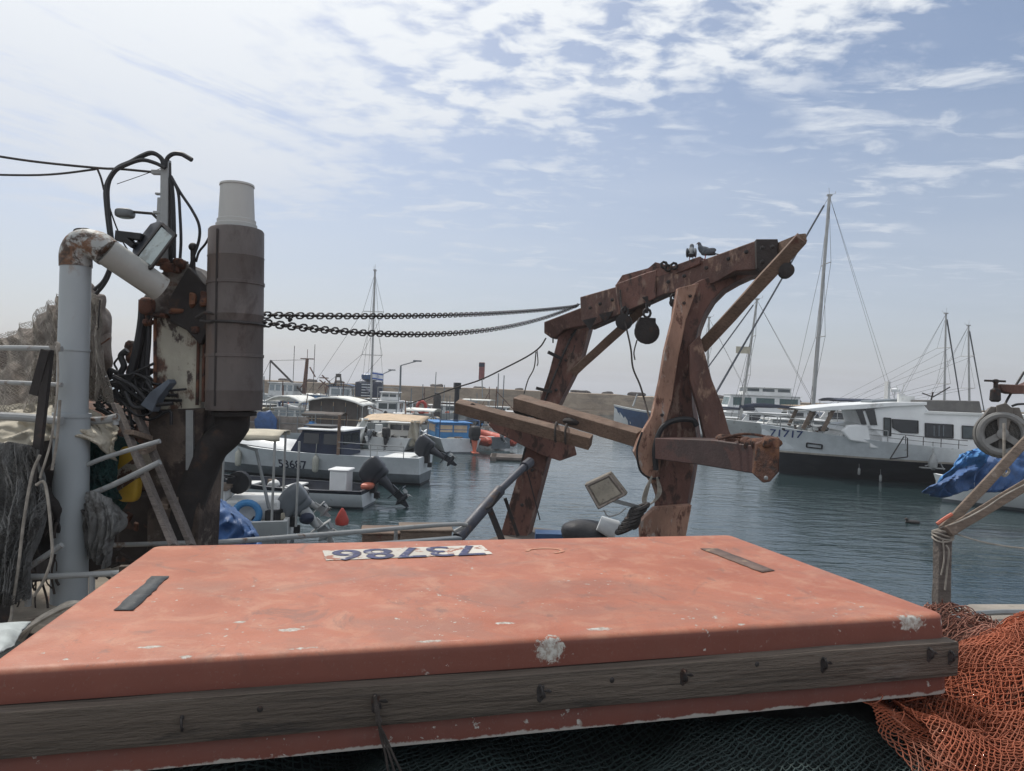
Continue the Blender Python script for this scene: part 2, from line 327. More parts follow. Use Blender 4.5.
# ---------------------------------------------------------------- mesh builder
class MB:
    def __init__(s): s.v = []; s.f = []; s.mi = []; s.cur = 0
    def add(s, vs, fs):
        o = len(s.v); s.v += [V(x) for x in vs]
        for f in fs: s.f.append([i + o for i in f]); s.mi.append(s.cur)
        return s
    def box(s, c, size, rot=None):
        c = V(c); a, b, d = (x / 2 for x in size)
        vs = [V((x, y, z)) for x in (-a, a) for y in (-b, b) for z in (-d, d)]
        if rot is not None:
            if not isinstance(rot, Matrix): rot = Matrix.Rotation(rot, 3, 'Z')
            vs = [rot @ q for q in vs]
        return s.add([c + q for q in vs], [(0, 1, 3, 2), (4, 6, 7, 5), (0, 4, 5, 1), (2, 3, 7, 6), (0, 2, 6, 4), (1, 5, 7, 3)])
    def beam(s, p0, p1, w, h, upv=(0, 0, 1), w1=None, h1=None, chips=0):
        p0, p1 = V(p0), V(p1); d = (p1 - p0).normalized()
        sd = d.cross(V(upv)).normalized(); u = sd.cross(d).normalized()
        w1 = w if w1 is None else w1; h1 = h if h1 is None else h1
        n = max(1, chips); vs = []; fs = []
        for i in range(n + 1):
            t = i / n; p = p0.lerp(p1, t); a = (w + (w1 - w) * t) / 2; b = (h + (h1 - h) * t) / 2
            for (x, y) in ((-1, -1), (1, -1), (1, 1), (-1, 1)):
                j = 1 + (random.uniform(-.05, .05) if chips else 0)
                vs.append(p + sd * a * x * j + u * b * y * j)
        for i in range(n):
            o = i * 4
            for k in range(4): fs.append((o + k, o + (k + 1) % 4, o + 4 + (k + 1) % 4, o + 4 + k))
        fs.append((3, 2, 1, 0)); o = n * 4; fs.append((o, o + 1, o + 2, o + 3))
        return s.add(vs, fs)
    def tube(s, pts, r, seg=8, cap=True, closed=False):
        pts = [V(p) for p in pts]; n = len(pts)
        rs = r if isinstance(r, (list, tuple)) else [r] * n
        vs = []; fs = []; prev = None
        for i, p in enumerate(pts):
            if closed: d = pts[(i + 1) % n] - pts[i - 1]
            else: d = pts[min(i + 1, n - 1)] - pts[max(i - 1, 0)]
            if d.length < 1e-9: d = V((0, 0, 1))
            d.normalize()
            if prev is None:
                a = d.cross(V((0, 0, 1)))
                if a.length < .1: a = d.cross(V((0, 1, 0)))
            else:
                a = prev - d * prev.dot(d)
            a.normalize(); prev = a; b = d.cross(a)
            for k in range(seg):
                t = 2 * math.pi * k / seg
                vs.append(p + (a * math.cos(t) + b * math.sin(t)) * rs[i])
        for i in range(n if closed else n - 1):
            j = (i + 1) % n
            for k in range(seg):
                fs.append((i * seg + k, i * seg + (k + 1) % seg, j * seg + (k + 1) % seg, j * seg + k))
        if cap and not closed:
            fs.append(list(range(seg))[::-1]); fs.append([(n - 1) * seg + k for k in range(seg)])
        return s.add(vs, fs)
    def lathe(s, prof, base, axis=(0, 0, 1), seg=24):       # prof: (r, h)
        base = V(base); ax = V(axis).normalized()
        a = ax.cross(V((0, 1, 0)));
        if a.length < .1: a = ax.cross(V((1, 0, 0)))
        a.normalize(); b = ax.cross(a); vs = []; fs = []
        for (r, h) in prof:
            for k in range(seg):
                t = 2 * math.pi * k / seg
                vs.append(base + ax * h + (a * math.cos(t) + b * math.sin(t)) * max(r, 1e-4))
        for i in range(len(prof) - 1):
            for k in range(seg):
                fs.append((i * seg + k, i * seg + (k + 1) % seg, (i + 1) * seg + (k + 1) % seg, (i + 1) * seg + k))
        fs.append(list(range(seg))[::-1]); fs.append([(len(prof) - 1) * seg + k for k in range(seg)])
        return s.add(vs, fs)
    def prism(s, pts, ext):
        pts = [V(p) for p in pts]; e = V(ext); n = len(pts)
        fs = [list(range(n))[::-1], [n + i for i in range(n)]]
        fs += [(i, (i + 1) % n, n + (i + 1) % n, n + i) for i in range(n)]
        return s.add(pts + [p + e for p in pts], fs)
    def blob(s, c, rad, pw=1.0, seg=16, rings=10, jit=0, nf=3, rot=None, off=0):
        c = V(c); vs = []; fs = []
        sg = lambda x: math.copysign(abs(x) ** pw, x)
        for i in range(rings + 1):
            ph = math.pi * i / rings - math.pi / 2
            for k in range(seg):
                t = 2 * math.pi * k / seg
                q = V((sg(math.cos(ph)) * sg(math.cos(t)) * rad[0], sg(math.cos(ph)) * sg(math.sin(t)) * rad[1], sg(math.sin(ph)) * rad[2]))
                if jit:
                    q *= 1 + jit * noise.noise(q * nf + V((off, off, 0)))
                if rot is not None: q = rot @ q
                vs.append(c + q)
        for i in range(rings):
            for k in range(seg):
                fs.append((i * seg + k, i * seg + (k + 1) % seg, (i + 1) * seg + (k + 1) % seg, (i + 1) * seg + k))
        return s.add(vs, fs)
    def grid(s, fn, nu, nv):
        vs = [fn(i / nu, j / nv) for j in range(nv + 1) for i in range(nu + 1)]
        fs = [(j * (nu + 1) + i, j * (nu + 1) + i + 1, (j + 1) * (nu + 1) + i + 1, (j + 1) * (nu + 1) + i) for j in range(nv) for i in range(nu)]
        return s.add(vs, fs)
    def build(s, name, mats, parent=None, sharp=35, bevel=0, solid=0, label=None):
        me = bpy.data.meshes.new(name)
        o = bpy.data.objects.new(name, me); COL.objects.link(o)
        org = V((0, 0, 0))
        if parent is not None:
            o.parent = parent
            if parent.get('wspace') is not None or name_world(parent): org = world_origin(parent)
        if parent is None or parent.type != 'EMPTY':
            pass
        me.from_pydata([tuple(q - org) for q in s.v], [], s.f)
        if not isinstance(mats, (list, tuple)): mats = [mats]
        for m in mats: me.materials.append(m)
        for p, i in zip(me.polygons, s.mi): p.material_index = min(i, len(mats) - 1)
        bm = bmesh.new(); bm.from_mesh(me)
        bmesh.ops.recalc_face_normals(bm, faces=bm.faces); bm.to_mesh(me); bm.free()
        for p in me.polygons: p.use_smooth = True
        me.set_sharp_from_angle(angle=R(sharp))
        if bevel:
            b = o.modifiers.new('bevel', 'BEVEL'); b.width = bevel; b.segments = 2; b.limit_method = 'ANGLE'; b.angle_limit = R(40)
        if solid:
            b = o.modifiers.new('solid', 'SOLIDIFY'); b.thickness = solid; b.offset = 0
        if label: o['label'] = label
        return o
def build_each(mb, name, mats, parent, **kw):
    """one object for every connected piece"""
    par = list(range(len(mb.v)))
    def fd(a):
        while par[a] != a: par[a] = par[par[a]]; a = par[a]
        return a
    for f in mb.f:
        for q in f[1:]: par[fd(q)] = fd(f[0])
    gr = {}
    for f, m_ in zip(mb.f, mb.mi): gr.setdefault(fd(f[0]), []).append((f, m_))
    out = []
    for fs in gr.values():
        m2 = MB(); ix = {}
        for f, m_ in fs:
            for q in f:
                if q not in ix: ix[q] = len(m2.v); m2.v.append(mb.v[q])
            m2.f.append([ix[q] for q in f]); m2.mi.append(m_)
        out.append(m2.build(name, mats, parent, **kw))
    return out
WORLD = {}                        # empties whose parts are written in world coordinates
def name_world(p):
    while p is not None:
        if p.name in WORLD: return True
        p = p.parent
    return False
def world_origin(p):
    while p.parent is not None: p = p.parent
    return WORLD[p.name]

def tag(o, label=None, cat=None, group=None, kind=None):
    if label: o['label'] = label
    if cat: o['category'] = cat
    if group: o['group'] = group
    if kind: o['kind'] = kind
    return o
def thing(name, label, cat, loc=(0, 0, 0), rz=0, group=None, world=False):
    o = bpy.data.objects.new(name, None); COL.objects.link(o)
    o.empty_display_size = .1
    o.location = loc; o.rotation_euler = (0, 0, rz)
    if world: WORLD[o.name] = V(loc)
    return tag(o, label, cat, group)
def solo(mb, name, mats, label, cat, group=None, loc=None, **kw):
    """a thing that is one mesh; vertices in world space, origin moved to its base"""
    c = V(loc) if loc else V((sum(v.x for v in mb.v) / len(mb.v), sum(v.y for v in mb.v) / len(mb.v), min(v.z for v in mb.v)))
    mb.v = [q - c for q in mb.v]
    o = mb.build(name, mats, **kw); o.location = c
    return tag(o, label, cat, group)
def struct(mb, name, m, **kw):
    o = mb.build(name, m, **kw); return tag(o, kind='structure')

def catmull(pts, n=6):
    pts = [V(p) for p in pts]
    if len(pts) < 3: return pts
    out = []
    q = [pts[0] * 2 - pts[1]] + pts + [pts[-1] * 2 - pts[-2]]
    for i in range(1, len(q) - 2):
        for k in range(n):
            t = k / n; a, b, c, d = q[i - 1:i + 3]
            out.append(.5 * ((2 * b) + (c - a) * t + (2 * a - 5 * b + 4 * c - d) * t * t + (3 * b - a - 3 * c + d) * t ** 3))
    out.append(pts[-1]); return out
def PP(lst, Y=None):            # list of (px,py[,Y]) to points
    return [P(a[0], a[1], a[2] if len(a) > 2 else Y) for a in lst]
def cable(mb, lst, r, Y=None, seg=6, n=6):
    mb.tube(catmull(PP(lst, Y), n), r, seg); return mb
def sag(a, b, dip, n=16):
    a, b = V(a), V(b)
    return [a.lerp(b, i / n) - V((0, 0, dip * 4 * (i / n) * (1 - i / n))) for i in range(n + 1)]

def text_mb(txt, size, shear=0, ext=0.0, offset=0.0):
    cu = bpy.data.curves.new('t', 'FONT'); cu.body = txt; cu.size = size; cu.align_x = 'CENTER'; cu.align_y = 'CENTER'
    cu.extrude = ext; cu.shear = shear; cu.offset = offset; cu.resolution_u = 4
    o = bpy.data.objects.new('t', cu); COL.objects.link(o)
    bpy.context.view_layer.update()
    me = bpy.data.meshes.new_from_object(o.evaluated_get(bpy.context.evaluated_depsgraph_get()))
    vs = [v.co.copy() for v in me.vertices]; fs = [list(p.vertices) for p in me.polygons]
    bpy.data.objects.remove(o); bpy.data.meshes.remove(me); bpy.data.curves.remove(cu)
    mb = MB(); mb.add(vs, fs); return mb
def xform(mb, mtx):
    mb.v = [mtx @ q for q in mb.v]; return mb
def frame(o, x, y, z):
    m = Matrix.Identity(4)
    for i in range(3): m[i][0] = x[i]; m[i][1] = y[i]; m[i][2] = z[i]; m[i][3] = o[i]
    return m

def sheet_fn(rows, amp=.03, freq=3, off=0, aniso=(1, 1, 1), fold=0, ff=9, fv=1.2):
    """surface through rows of control points, with folds"""
    nr = len(rows); nc = len(rows[0])
    def cr(p, t):
        n = len(p); x = t * (n - 1); i = min(int(x), n - 2); f = x - i
        a = p[i - 1] if i > 0 else p[i] * 2 - p[i + 1]; b = p[i]; c = p[i + 1]; d = p[i + 2] if i + 2 < n else c * 2 - b
        return .5 * ((2 * b) + (c - a) * f + (2 * a - 5 * b + 4 * c - d) * f * f + (3 * b - a - 3 * c + d) * f ** 3)
    def fn(u, v):
        q = cr([cr(r, u) for r in rows], v)
        a = V((q.x * aniso[0], q.y * aniso[1], q.z * aniso[2])) * freq + V((off, off * 2, 0))
        n1 = noise.noise(a); n2 = noise.noise(a * 2.7)
        k = (1 - abs(n1)) ** 2 - .5
        q = q + V((n2 * .6, -1, .5)) * amp * (k + n2 * .45)
        if fold:
            w_ = u * ff + 1.3 * noise.noise(V((v * 1.5, u * 2, off)))
            s1 = 1 - 2 * abs(noise.noise(V((w_, v * fv, off + 9)))) ; s2 = noise.noise(V((w_ * 2.6, v * fv * 1.8, off + 4)))
            q = q + V((.25 * s2, -1, .2)) * fold * (s1 + .4 * s2 - .5)
        return q
    return fn
def net(mb, fn, nu, nv, r, jit=.25, rnd=random):
    """diamond mesh of twine over fn(u, v)"""
    K = {}
    for j in range(nv + 1):
        for i in range(nu + 1):
            u = (i + (.5 if j % 2 else 0) + rnd.uniform(-jit, jit)) / (nu + .5); v = (j + rnd.uniform(-jit, jit)) / nv
            K[i, j] = fn(min(max(u, 0), 1), min(max(v, 0), 1))
    for j in range(nv):
        for i in range(nu + 1):
            for di in ((0, 1) if j % 2 else (0, -1)):
                b = K.get((i + di, j + 1))
                if b is None: continue
                a = K[i, j]
                mid = (a + b) / 2 + V((0, 0, -.12 * (a - b).length))
                mb.tube([a, mid, b], r, 3, cap=False)
    return mb

# ================================================================ SETTING
mb = MB(); mb.add([(-1400, -60, 0), (1400, -60, 0), (1400, 1500, 0), (-1400, 1500, 0)], [(0, 1, 2, 3)])
struct(mb, 'water', mat_water())

QZ = 1.35
qpoly = [(-14, -8), (16, -8), (16, 7.6), (3.9, 6.05), (3.45, 5.7), (3.1, 3.5), (2.2, 3.15), (-14, 3.15)]
mb = MB()
mb.prism([(x, y, -1.5) for x, y in qpoly], (0, 0, QZ + 1.5))
struct(mb, 'quay', m_conc, bevel=.03)

# breakwater: long stone wall with its own stepped capping, runs slightly away to the left
wall_m = mat_wall()
def wline(t):                            # t in metres along the wall
    return V((-46 + t, 97 - .075 * t, 0))
mb = MB(); rr = random.Random(3)
n = 60; vs = []; fs = []
for i in range(n + 1):
    p = wline(i * 2.6); tz = 2.50 + .12 * noise.noise(V((i * .21, 0, 0))) + (.12 if 24 < i < 40 else 0) + (.22 if i < 24 else 0)
    for (dy, z) in ((-.5, -1), (-.35, .45), (0, .5), (.15, tz), (3.2, tz + .05), (4.5, -1)):
        vs.append(p + V((0, dy + .12 * noise.noise(V((i * .9, dy, z))), z)))
for i in range(n):
    for k in range(5):
        a = i * 6 + k; fs.append((a, a + 6, a + 7, a + 1))
mb.add(vs, fs)
solo(mb, 'breakwater', wall_m, 'long tan stone breakwater wall closing off the harbour from the open sea', 'breakwater', sharp=50)
for k, (t, r, sx) in enumerate([(3, .55, 1.6), (9, .4, 2), (13, .5, 1.4), (17, .42, 1.8), (30.6, .5, 1.8), (36.5, .45, 2.2), (42, .4, 1.5), (50.5, .55, 2.6), (54, .42, 2), (58, .5, 2.8), (66, .5, 2.0), (69, .6, 1.6), (75, .4, 2), (79, .3, 2)]):
    mb = MB(); p = wline(t + 5) + V((0, 5.2, 2.75))
    mb.blob(p, (r * sx, r, r * .75), .7, 10, 6, .5, 1.2, off=k * 3)
    solo(mb, 'rock', mat('sea_rock', (.07, .06, .055), .9, var=.4, bump=.5), 'dark armour rock showing above the breakwater wall', 'rock', 'rocks behind the breakwater')

# ================================================================ ORANGE HATCH
HZ = 2.25
nr_, nl0, fr_, fl_ = G(945, 614.5, HZ), G(0, 670, HZ), G(692, 533, HZ), G(150, 548, HZ)
hx = (nr_ - nl0); hx.z = 0; hx.normalize(); hy = V((-hx.y, hx.x, 0))
def hl(px, py, z=HZ):
    q = G(px, py, z) - nr_; return V((q.dot(hx), q.dot(hy), 0))
b1 = hl(692, 533); b2 = hl(150, 548)
print('hatch local far right', b1, 'far left', b2, 'left border', hl(0, 655), 'right front', nr_)
DEP = (b1.y + b2.y) / 2
hatch = thing('deck_hatch', 'large faded orange hatch cover with plank edge resting on piled nets in the foreground', 'hatch', loc=tuple(nr_))
hatch.rotation_euler = (0, 0, math.atan2(hx.y, hx.x))
CHIPS = [(hl(555, 643).x, 0, -.035, .034, 1.2), (hl(912, 618).x + .01, -.01, -.012, .030, 1.9), (hl(588, 620).x, .05, 0, .012, 3), (hl(155, 697).x + .03, .02, 0, .008, 1.5),
         (hl(290, 630).x, hl(290, 630).y, 0, .013, 2.5), (hl(505, 623).x, hl(505, 623).y, 0, .009, 3), (hl(300, 650).x, .03, -.01, .01, 5), (hl(432, 645).x, .03, 0, .008, 4),
         (hl(240, 622).x, hl(240, 622).y, 0, .007, 2), (hl(150, 647).x, hl(150, 647).y, 0, .009, 3), (hl(770, 640).x, .02, 0, .006, 2)]
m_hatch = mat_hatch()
def rrect(x0, x1, y0, y1, r, n=5):
    out = []
    for (cx, cy, a) in ((x1 - r, y1 - r, 0), (x0 + r, y1 - r, 90), (x0 + r, y0 + r, 180), (x1 - r, y0 + r, 270)):
        for k in range(n + 1):
            t = R(a + 90 * k / n); out.append((cx + r * math.cos(t), cy + r * math.sin(t)))
    return out
xR = .012
qL = hl(0, 655); XL = lambda y: b2.x + (qL.x - b2.x) / (qL.y - b2.y) * (y - b2.y)
LEN = -XL(0)
def xs_(x, y): return x * (XL(min(max(y, 0), DEP)) / -LEN) if x < 0 else x
mb = MB(); prof = [(.022, 0), (.011, -.002), (.004, -.007), (.0, -.015), (-.002, -.03), (-.006, -.084), (.002, -.088), (.002, -.19), (-.016, -.20), (-.020, -.275), (.0, -.283)]
rings = [[V((xs_(x, y), y, z)) for (x, y) in rrect(-LEN + i, xR - i, i, DEP - i, max(.02, .045 - i))] for (i, z) in prof]
# top as a gently sagging grid inside the first ring
k = len(rings[0]); vs = [q for r_ in rings for q in r_]; fs = []
for i in range(len(rings) - 1):
    for j in range(k): fs.append((i * k + j, i * k + (j + 1) % k, (i + 1) * k + (j + 1) % k, (i + 1) * k + j))
fs.append(list(range(k))); fs.append([(len(rings) - 1) * k + j for j in range(k)][::-1])
mb.add(vs, fs)
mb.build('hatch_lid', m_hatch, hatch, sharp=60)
# plank nailed along the near side: slightly bowed, split end
mb = MB(); n = 40; vs = []; fs = []
for i in range(n + 1):
    t = i / n; x = -LEN - .03 + (LEN + .03 + .012) * t
    wz = .003 * math.sin(t * 9) + .003 * noise.noise(V((t * 14, 0, 0)))
    zt, zb = -.089 + wz + .006 * t, -.200 - wz * .5 - .002 * t
    for (y, z) in ((.002, zb + .002), (-.047, zb + .001), (-.050, zb + .008), (-.050 + .002 * noise.noise(V((t * 30, 3, 0))), zt - .008), (-.047, zt - .001), (.002, zt)):
        vs.append(V((x, y, z)))
for i in range(n):
    for j in range(6): a = i * 6; fs.append((a + j, a + (j + 1) % 6, a + 6 + (j + 1) % 6, a + 6 + j))
fs += [(0, 1, 2, 3, 4, 5), tuple(n * 6 + j for j in (5, 4, 3, 2, 1, 0))]
mb.add(vs, fs)
m_plank = mat('hatch_plank', (.115, .092, .074), .85, var=.35, vs=1.3, wood=True, bump=.9, bs=26, stretch=(.28, 1, 1.6), wear=(.18, .16, .14), wa=.38, ws=3.2, wear2=(.045, .038, .033), w2a=.36, w2s=5)
mb.build('edge_plank', m_plank, hatch)
mb = MB(); mb.box((-LEN / 2, DEP + .017, -.145), (LEN, .03, .11)); mb.build('edge_plank', m_plank, hatch)
# hooks and bolt holes with rust in the plank
def pl_x(px, py):                                   # x of a pixel on the plank's face
    o = V((0, 0, EYE)); dd = ray(px, py); t = ((nr_ - hy * .050) - o).dot(hy) / dd.dot(hy)
    q = o + dd * t - nr_; return q.dot(hx), q.z
for (px, py, big) in [(182, 722, 1), (540, 690, 2), (683, 674, 2), (823, 662, 2), (929, 652, 2), (950, 655, 2), (375, 700, 3), (260, 709, 0), (757, 664, 0), (612, 680, 0)]:
    x, z = pl_x(px, py)
    mb = MB()
    if big == 0: mb.blob((x, -.0505, z), (.008, .003, .009), seg=8, rings=6)
    else:
        mb.blob((x, -.050, z + .012), (.006, .007, .006), seg=8, rings=6)
        mb.tube(catmull([V((x, -.050, z + .012)), V((x, -.064, z + .010)), V((x + .002, -.067, z - .008)), V((x + .002, -.058, z - .019)), V((x + .001, -.050, z - .017))], 4), .0035, 6)
        if big >= 2: mb.blob((x + .002, -.0508, z - .010), (.013, .0025, .024), .8, 14, 10, .9, 70); mb.blob((x + .02, -.0508, z - .004), (.02, .0015, .004), .8, 10, 8, .9, 70)
    mb.build('hook' if big else 'nail', m_dark, hatch)
# tape strips
def flat_patch(c4, name, m, z=.003, lab=None, seg=14):
    q = [hl(*c) for c in c4]; mb = MB(); vs = []; fs = []
    for i in range(seg + 1):
        t = i / seg
        a = q[0].lerp(q[3], t); b = q[1].lerp(q[2], t)
        j = .0035
        vs += [V((a.x + random.uniform(-j, j), a.y, z)), V((b.x + random.uniform(-j, j), b.y, z))]
    for i in range(seg): a = i * 2; fs.append((a, a + 1, a + 3, a + 2))
    mb.add(vs, fs); mb.build(name, m, hatch, label=lab, solid=.002)
flat_patch([(114, 611), (134, 611), (169, 577), (152, 577)], 'tape_strip', m_tape, lab='dark grey strip near the left end')
flat_patch([(762, 573), (775, 571), (717, 549), (700, 549)], 'tape_strip', m_tape2, lab='worn brown strip near the right end')
# painted number seen upside down
a0, a1, a2, a3 = hl(318, 561), hl(484, 555), hl(490, 545), hl(330, 551)
cx = (a0 + a1 + a2 + a3) / 4
nx = ((a1 - a0) + (a2 - a3)).normalized(); ny = V((-nx.y, nx.x, 0))
plen = ((a1 - a0).length + (a2 - a3).length) / 2; phei = ((a3 - a0).dot(ny) + (a2 - a1).dot(ny)) / 2
mb = MB(); nn = 60; ring = []
for k in range(nn):
    t = k / nn * 4; s = int(t); f = t - s
    x, y = [(-1 + 2 * f, -1), (1, -1 + 2 * f), (1 - 2 * f, 1), (-1, 1 - 2 * f)][s]
    j = .006 * noise.noise(V((k * .9, 1, 2))) + .003 * noise.noise(V((k * 3.1, 4, 2)))
    p = cx + nx * (x * (plen / 2 + j)) + ny * (y * (phei / 2 + j)); ring.append(V((p.x, p.y, .0025)))
mb.add(ring, [list(range(nn))]); mb.build('number_panel', m_numw, hatch)
sz = phei * 1.42
for (dx_, m_, z_) in ((.006, mat('number_shade', (.10, .07, .075), .7, bump=0), .0035), (0, m_num, .0045)):
    tm = text_mb('73786', sz, .0, 0, .003)
    tw = max(q.x for q in tm.v) - min(q.x for q in tm.v); sxx = plen * .90 / tw
    o_ = cx + V((dx_, dx_ * .5, 0)); o_.z = z_
    xform(tm, frame(o_, -nx * sxx, -ny, V((0, 0, 1))))
    tm.build('painted_number' if z_ > .004 else 'number_shadow', m_, hatch)
# faint ring of an old letter
mb = MB(); c_ = hl(545, 551); mb2 = []
for k in range(15):
    t = R(-70 + 250 * k / 14); mb2.append(V((c_.x + .085 * math.cos(t), c_.y + .05 * math.sin(t), .0005)))
vs = []; fs = []
for k, q in enumerate(mb2):
    t = R(-70 + 250 * k / 14); o_ = V((math.cos(t), math.sin(t), 0)) * .010
    vs += [q + o_ + V((0, 0, .002)), q - o_ + V((0, 0, .002))]
for k in range(14): fs.append((2 * k, 2 * k + 1, 2 * k + 3, 2 * k + 2))
mb.add(vs, fs); mb.build('old_letter', mat('old_letter_paint', (.47, .24, .16), .8, var=.2, wear=(.40, .13, .08), wa=.46, ws=40, bump=0), hatch)
# rope end hanging from a hook
mb = MB(); x, z = pl_x(374, 697)
base = nr_ + hx * x
def hp(xx, yy, zz): return nr_ + hx * xx + hy * yy + V((0, 0, zz))
for k in range(3):
    mb.tube(catmull([hp(x, -.067, z - .0 + .01), hp(x + .004 + k * .004, -.072, z - .03), hp(x + .012, -.070 - k * .003, z - .06), hp(x + .02 + .006 * k, -.074, z - .10), hp(x + .035 + .01 * k, -.077, z - .15), hp(x + .045 + .02 * k, -.082, z - .21)], 5), .0035, 6)
mb.blob(hp(x + .012, -.070, z - .055), (.010, .009, .014), seg=8, rings=6, jit=.4, nf=80)
solo(mb, 'rope_end', m_rope_d, 'short frayed dark rope knotted to a hook on the hatch plank', 'rope')

# ================================================================ NETS
NETS = []
def hf_pt(x, y, z): return V((x, y, z))
def pile(fn_z, x0, x1, y0, y1):
    def f(u, v):
        x = x0 + (x1 - x0) * u; y = y0 + (y1 - y0) * v
        return V((x, y, fn_z(x, y)))
    return f
def sst(x, a, b):
    t = min(max((x - a) / (b - a), 0), 1); return t * t * (3 - 2 * t)
def z_or(x, y):
    z = QZ + .73 * sst(y, .3, 2.55) * (1 - sst(y, 2.75 + .5 * sst(x, 1.9, 2.6), 3.5 + .9 * sst(x, 1.9, 2.6)) * .92) - .30 * sst(x, 3.0, 5.0)
    z += .085 * noise.noise(V((x * 1.5, y * 1.5, 1))) + .06 * (1 - abs(noise.noise(V((x * 3.4 + y * 1.8, y * 1.2, 5))))) * 1.2 - .04
    z -= .16 * (1 - sst(x, 1.55, 1.95)) * sst(y, 1.5, 2.3)
    return max(z, QZ + .02)
def z_gr(x, y):
    z = 1.86 + .09 * noise.noise(V((x * 1.9, y * 1.5, 11))) + .12 * ((1 - abs(noise.noise(V((x * 2.6 - y * 1.5, y * .8, 8))))) - .6)
    return min(z, 2.0) - .5 * sst(1.6 - y, 0, .9) - .1 * sst(x, 1.2, 1.7)
npile = thing('fishing_net_pile', 'heap of coarse orange trawl net at the right corner of the hatch', 'fishing net', loc=(2.4, 2.7, QZ), world=True)
mb = MB(); f0 = pile(z_or, .9, 6.0, .6, 4.4)
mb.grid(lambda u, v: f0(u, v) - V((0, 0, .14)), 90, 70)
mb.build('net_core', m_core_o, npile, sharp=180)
rn = random.Random(5)
def orange_layer(k, x0, x1, y0, y1, nu, nv, r, amp, lift):
    def f(u, v):
        x = x0 + (x1 - x0) * u; y = y0 + (y1 - y0) * v
        wx = .16 * noise.noise(V((x * 1.1, y * 1.3, 20 + k))) + .05 * noise.noise(V((x * 5, y * 5, 30 + k)))
        wy = .16 * noise.noise(V((x * 1.2, y * 1.1, 40 + k))) + .05 * noise.noise(V((x * 5, y * 4, 50 + k)))
        x += wx; y += wy
        return V((x, y, z_or(x, y) + lift + amp * noise.noise(V((x * 6, y * 6, 60 + k))) + .05 * (.5 - 2 * abs(noise.noise(V((x * 4.2 + y * 1.5, y * 2.2, 33)))))))
    mb = MB(); net(mb, f, nu, nv, r, .22, rn)
    mb.build('net_layer', m_net_o, npile, sharp=180)
orange_layer(0, 1.36, 4.2, .9, 3.45, 150, 190, .0026, .03, .0)
orange_layer(1, 1.34, 4.2, .9, 3.40, 140, 170, .0026, .03, -.035)
orange_layer(2, 1.36, 4.0, .9, 3.35, 110, 130, .0028, .04, -.07)
mb = MB()
for k in range(900):
    x = rn.uniform(1.3, 4.0); y = rn.uniform(1.2, 3.3); a = rn.uniform(0, 6.28); l = rn.uniform(.03, .13); cc = rn.uniform(-2, 2)
    p = [V((x + l * t * math.cos(a + t * cc), y + l * t * math.sin(a + t * cc), 0)) for t in (-1, -.5, 0, .5, 1)]
    mb.tube(catmull([V((q.x, q.y, z_or(q.x, q.y) + rn.uniform(-.01, .035))) for q in p], 3), .0024, 3, cap=False)
mb.build('loose_twine', m_net_o, npile, sharp=180)
# tangled finer net behind
def z_far(x, y):
    return QZ + (.54 - .47 * sst(x, 2.35, 3.35)) * (1 - sst(y, 3.9, 4.9)) * sst(x, 1.9, 2.45) + .05 * noise.noise(V((x * 4, y * 4, 3)))
far_net = thing('tangled_net', 'heap of fine russet net tangled behind the right end of the hatch', 'fishing net', loc=(2.7, 4.2, QZ), world=True)
mb = MB(); f1 = pile(z_far, 1.9, 4.3, 3.1, 5.2)
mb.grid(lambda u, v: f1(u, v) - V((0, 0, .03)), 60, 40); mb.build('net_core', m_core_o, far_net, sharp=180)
mb = MB()
for k in range(4200):
    x = rn.uniform(1.9, 4.2); y = rn.uniform(3.3, 5.1); a = rn.uniform(0, 6.28); l = rn.uniform(.03, .11)
    p = [V((x + l * t * math.cos(a + t * rn.uniform(-1.5, 1.5)), y + l * t * math.sin(a), 0)) for t in (-1, -.3, .4, 1)]
    p = [V((q.x, q.y, z_far(q.x, q.y) + rn.uniform(-.02, .05))) for q in p]
    mb.tube(catmull(p, 2), .0032, 3, cap=False)
mb.build('net_twine', m_net_r, far_net, sharp=180)
# green net beneath the hatch
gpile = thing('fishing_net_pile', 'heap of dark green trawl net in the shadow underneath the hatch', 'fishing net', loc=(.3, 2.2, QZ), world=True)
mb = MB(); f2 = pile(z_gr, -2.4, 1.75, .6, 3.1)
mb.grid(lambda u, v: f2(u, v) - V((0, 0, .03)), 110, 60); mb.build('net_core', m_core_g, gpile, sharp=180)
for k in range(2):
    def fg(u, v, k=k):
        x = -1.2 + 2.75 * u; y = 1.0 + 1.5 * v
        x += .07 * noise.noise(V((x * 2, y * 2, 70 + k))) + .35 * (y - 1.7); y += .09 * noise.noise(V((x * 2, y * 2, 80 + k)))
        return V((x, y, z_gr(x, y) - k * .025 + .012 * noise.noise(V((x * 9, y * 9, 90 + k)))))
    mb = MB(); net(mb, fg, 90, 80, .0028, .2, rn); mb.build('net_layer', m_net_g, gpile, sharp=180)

# ================================================================ QUAY EDGE, RIGHT
mb = MB(); cable(mb, [(930, 618, 5.5), (960, 617, 5.55), (985, 613, 5.6), (1024, 612, 5.7), (1080, 613, 5.8)], .022)
solo(mb, 'hose', m_steel, 'grey hose lying along the quay edge beyond the orange net', 'hose')
mb = MB(); s = sheet_fn([[P(1005, 628, 4.6), P(1022, 622, 4.7), P(1060, 620, 4.8)], [P(1008, 636, 4.4), P(1024, 634, 4.3), P(1060, 636, 4.3)], [P(1010, 640, 4.2), P(1026, 650, 4.1), P(1060, 655, 4.1)]], .05, 6)
mb.grid(s, 20, 16); solo(mb, 'blue_tarp', m_blue_f, 'scrap of bright blue plastic at the edge of the orange net pile', 'tarp', solid=.01, sharp=60)

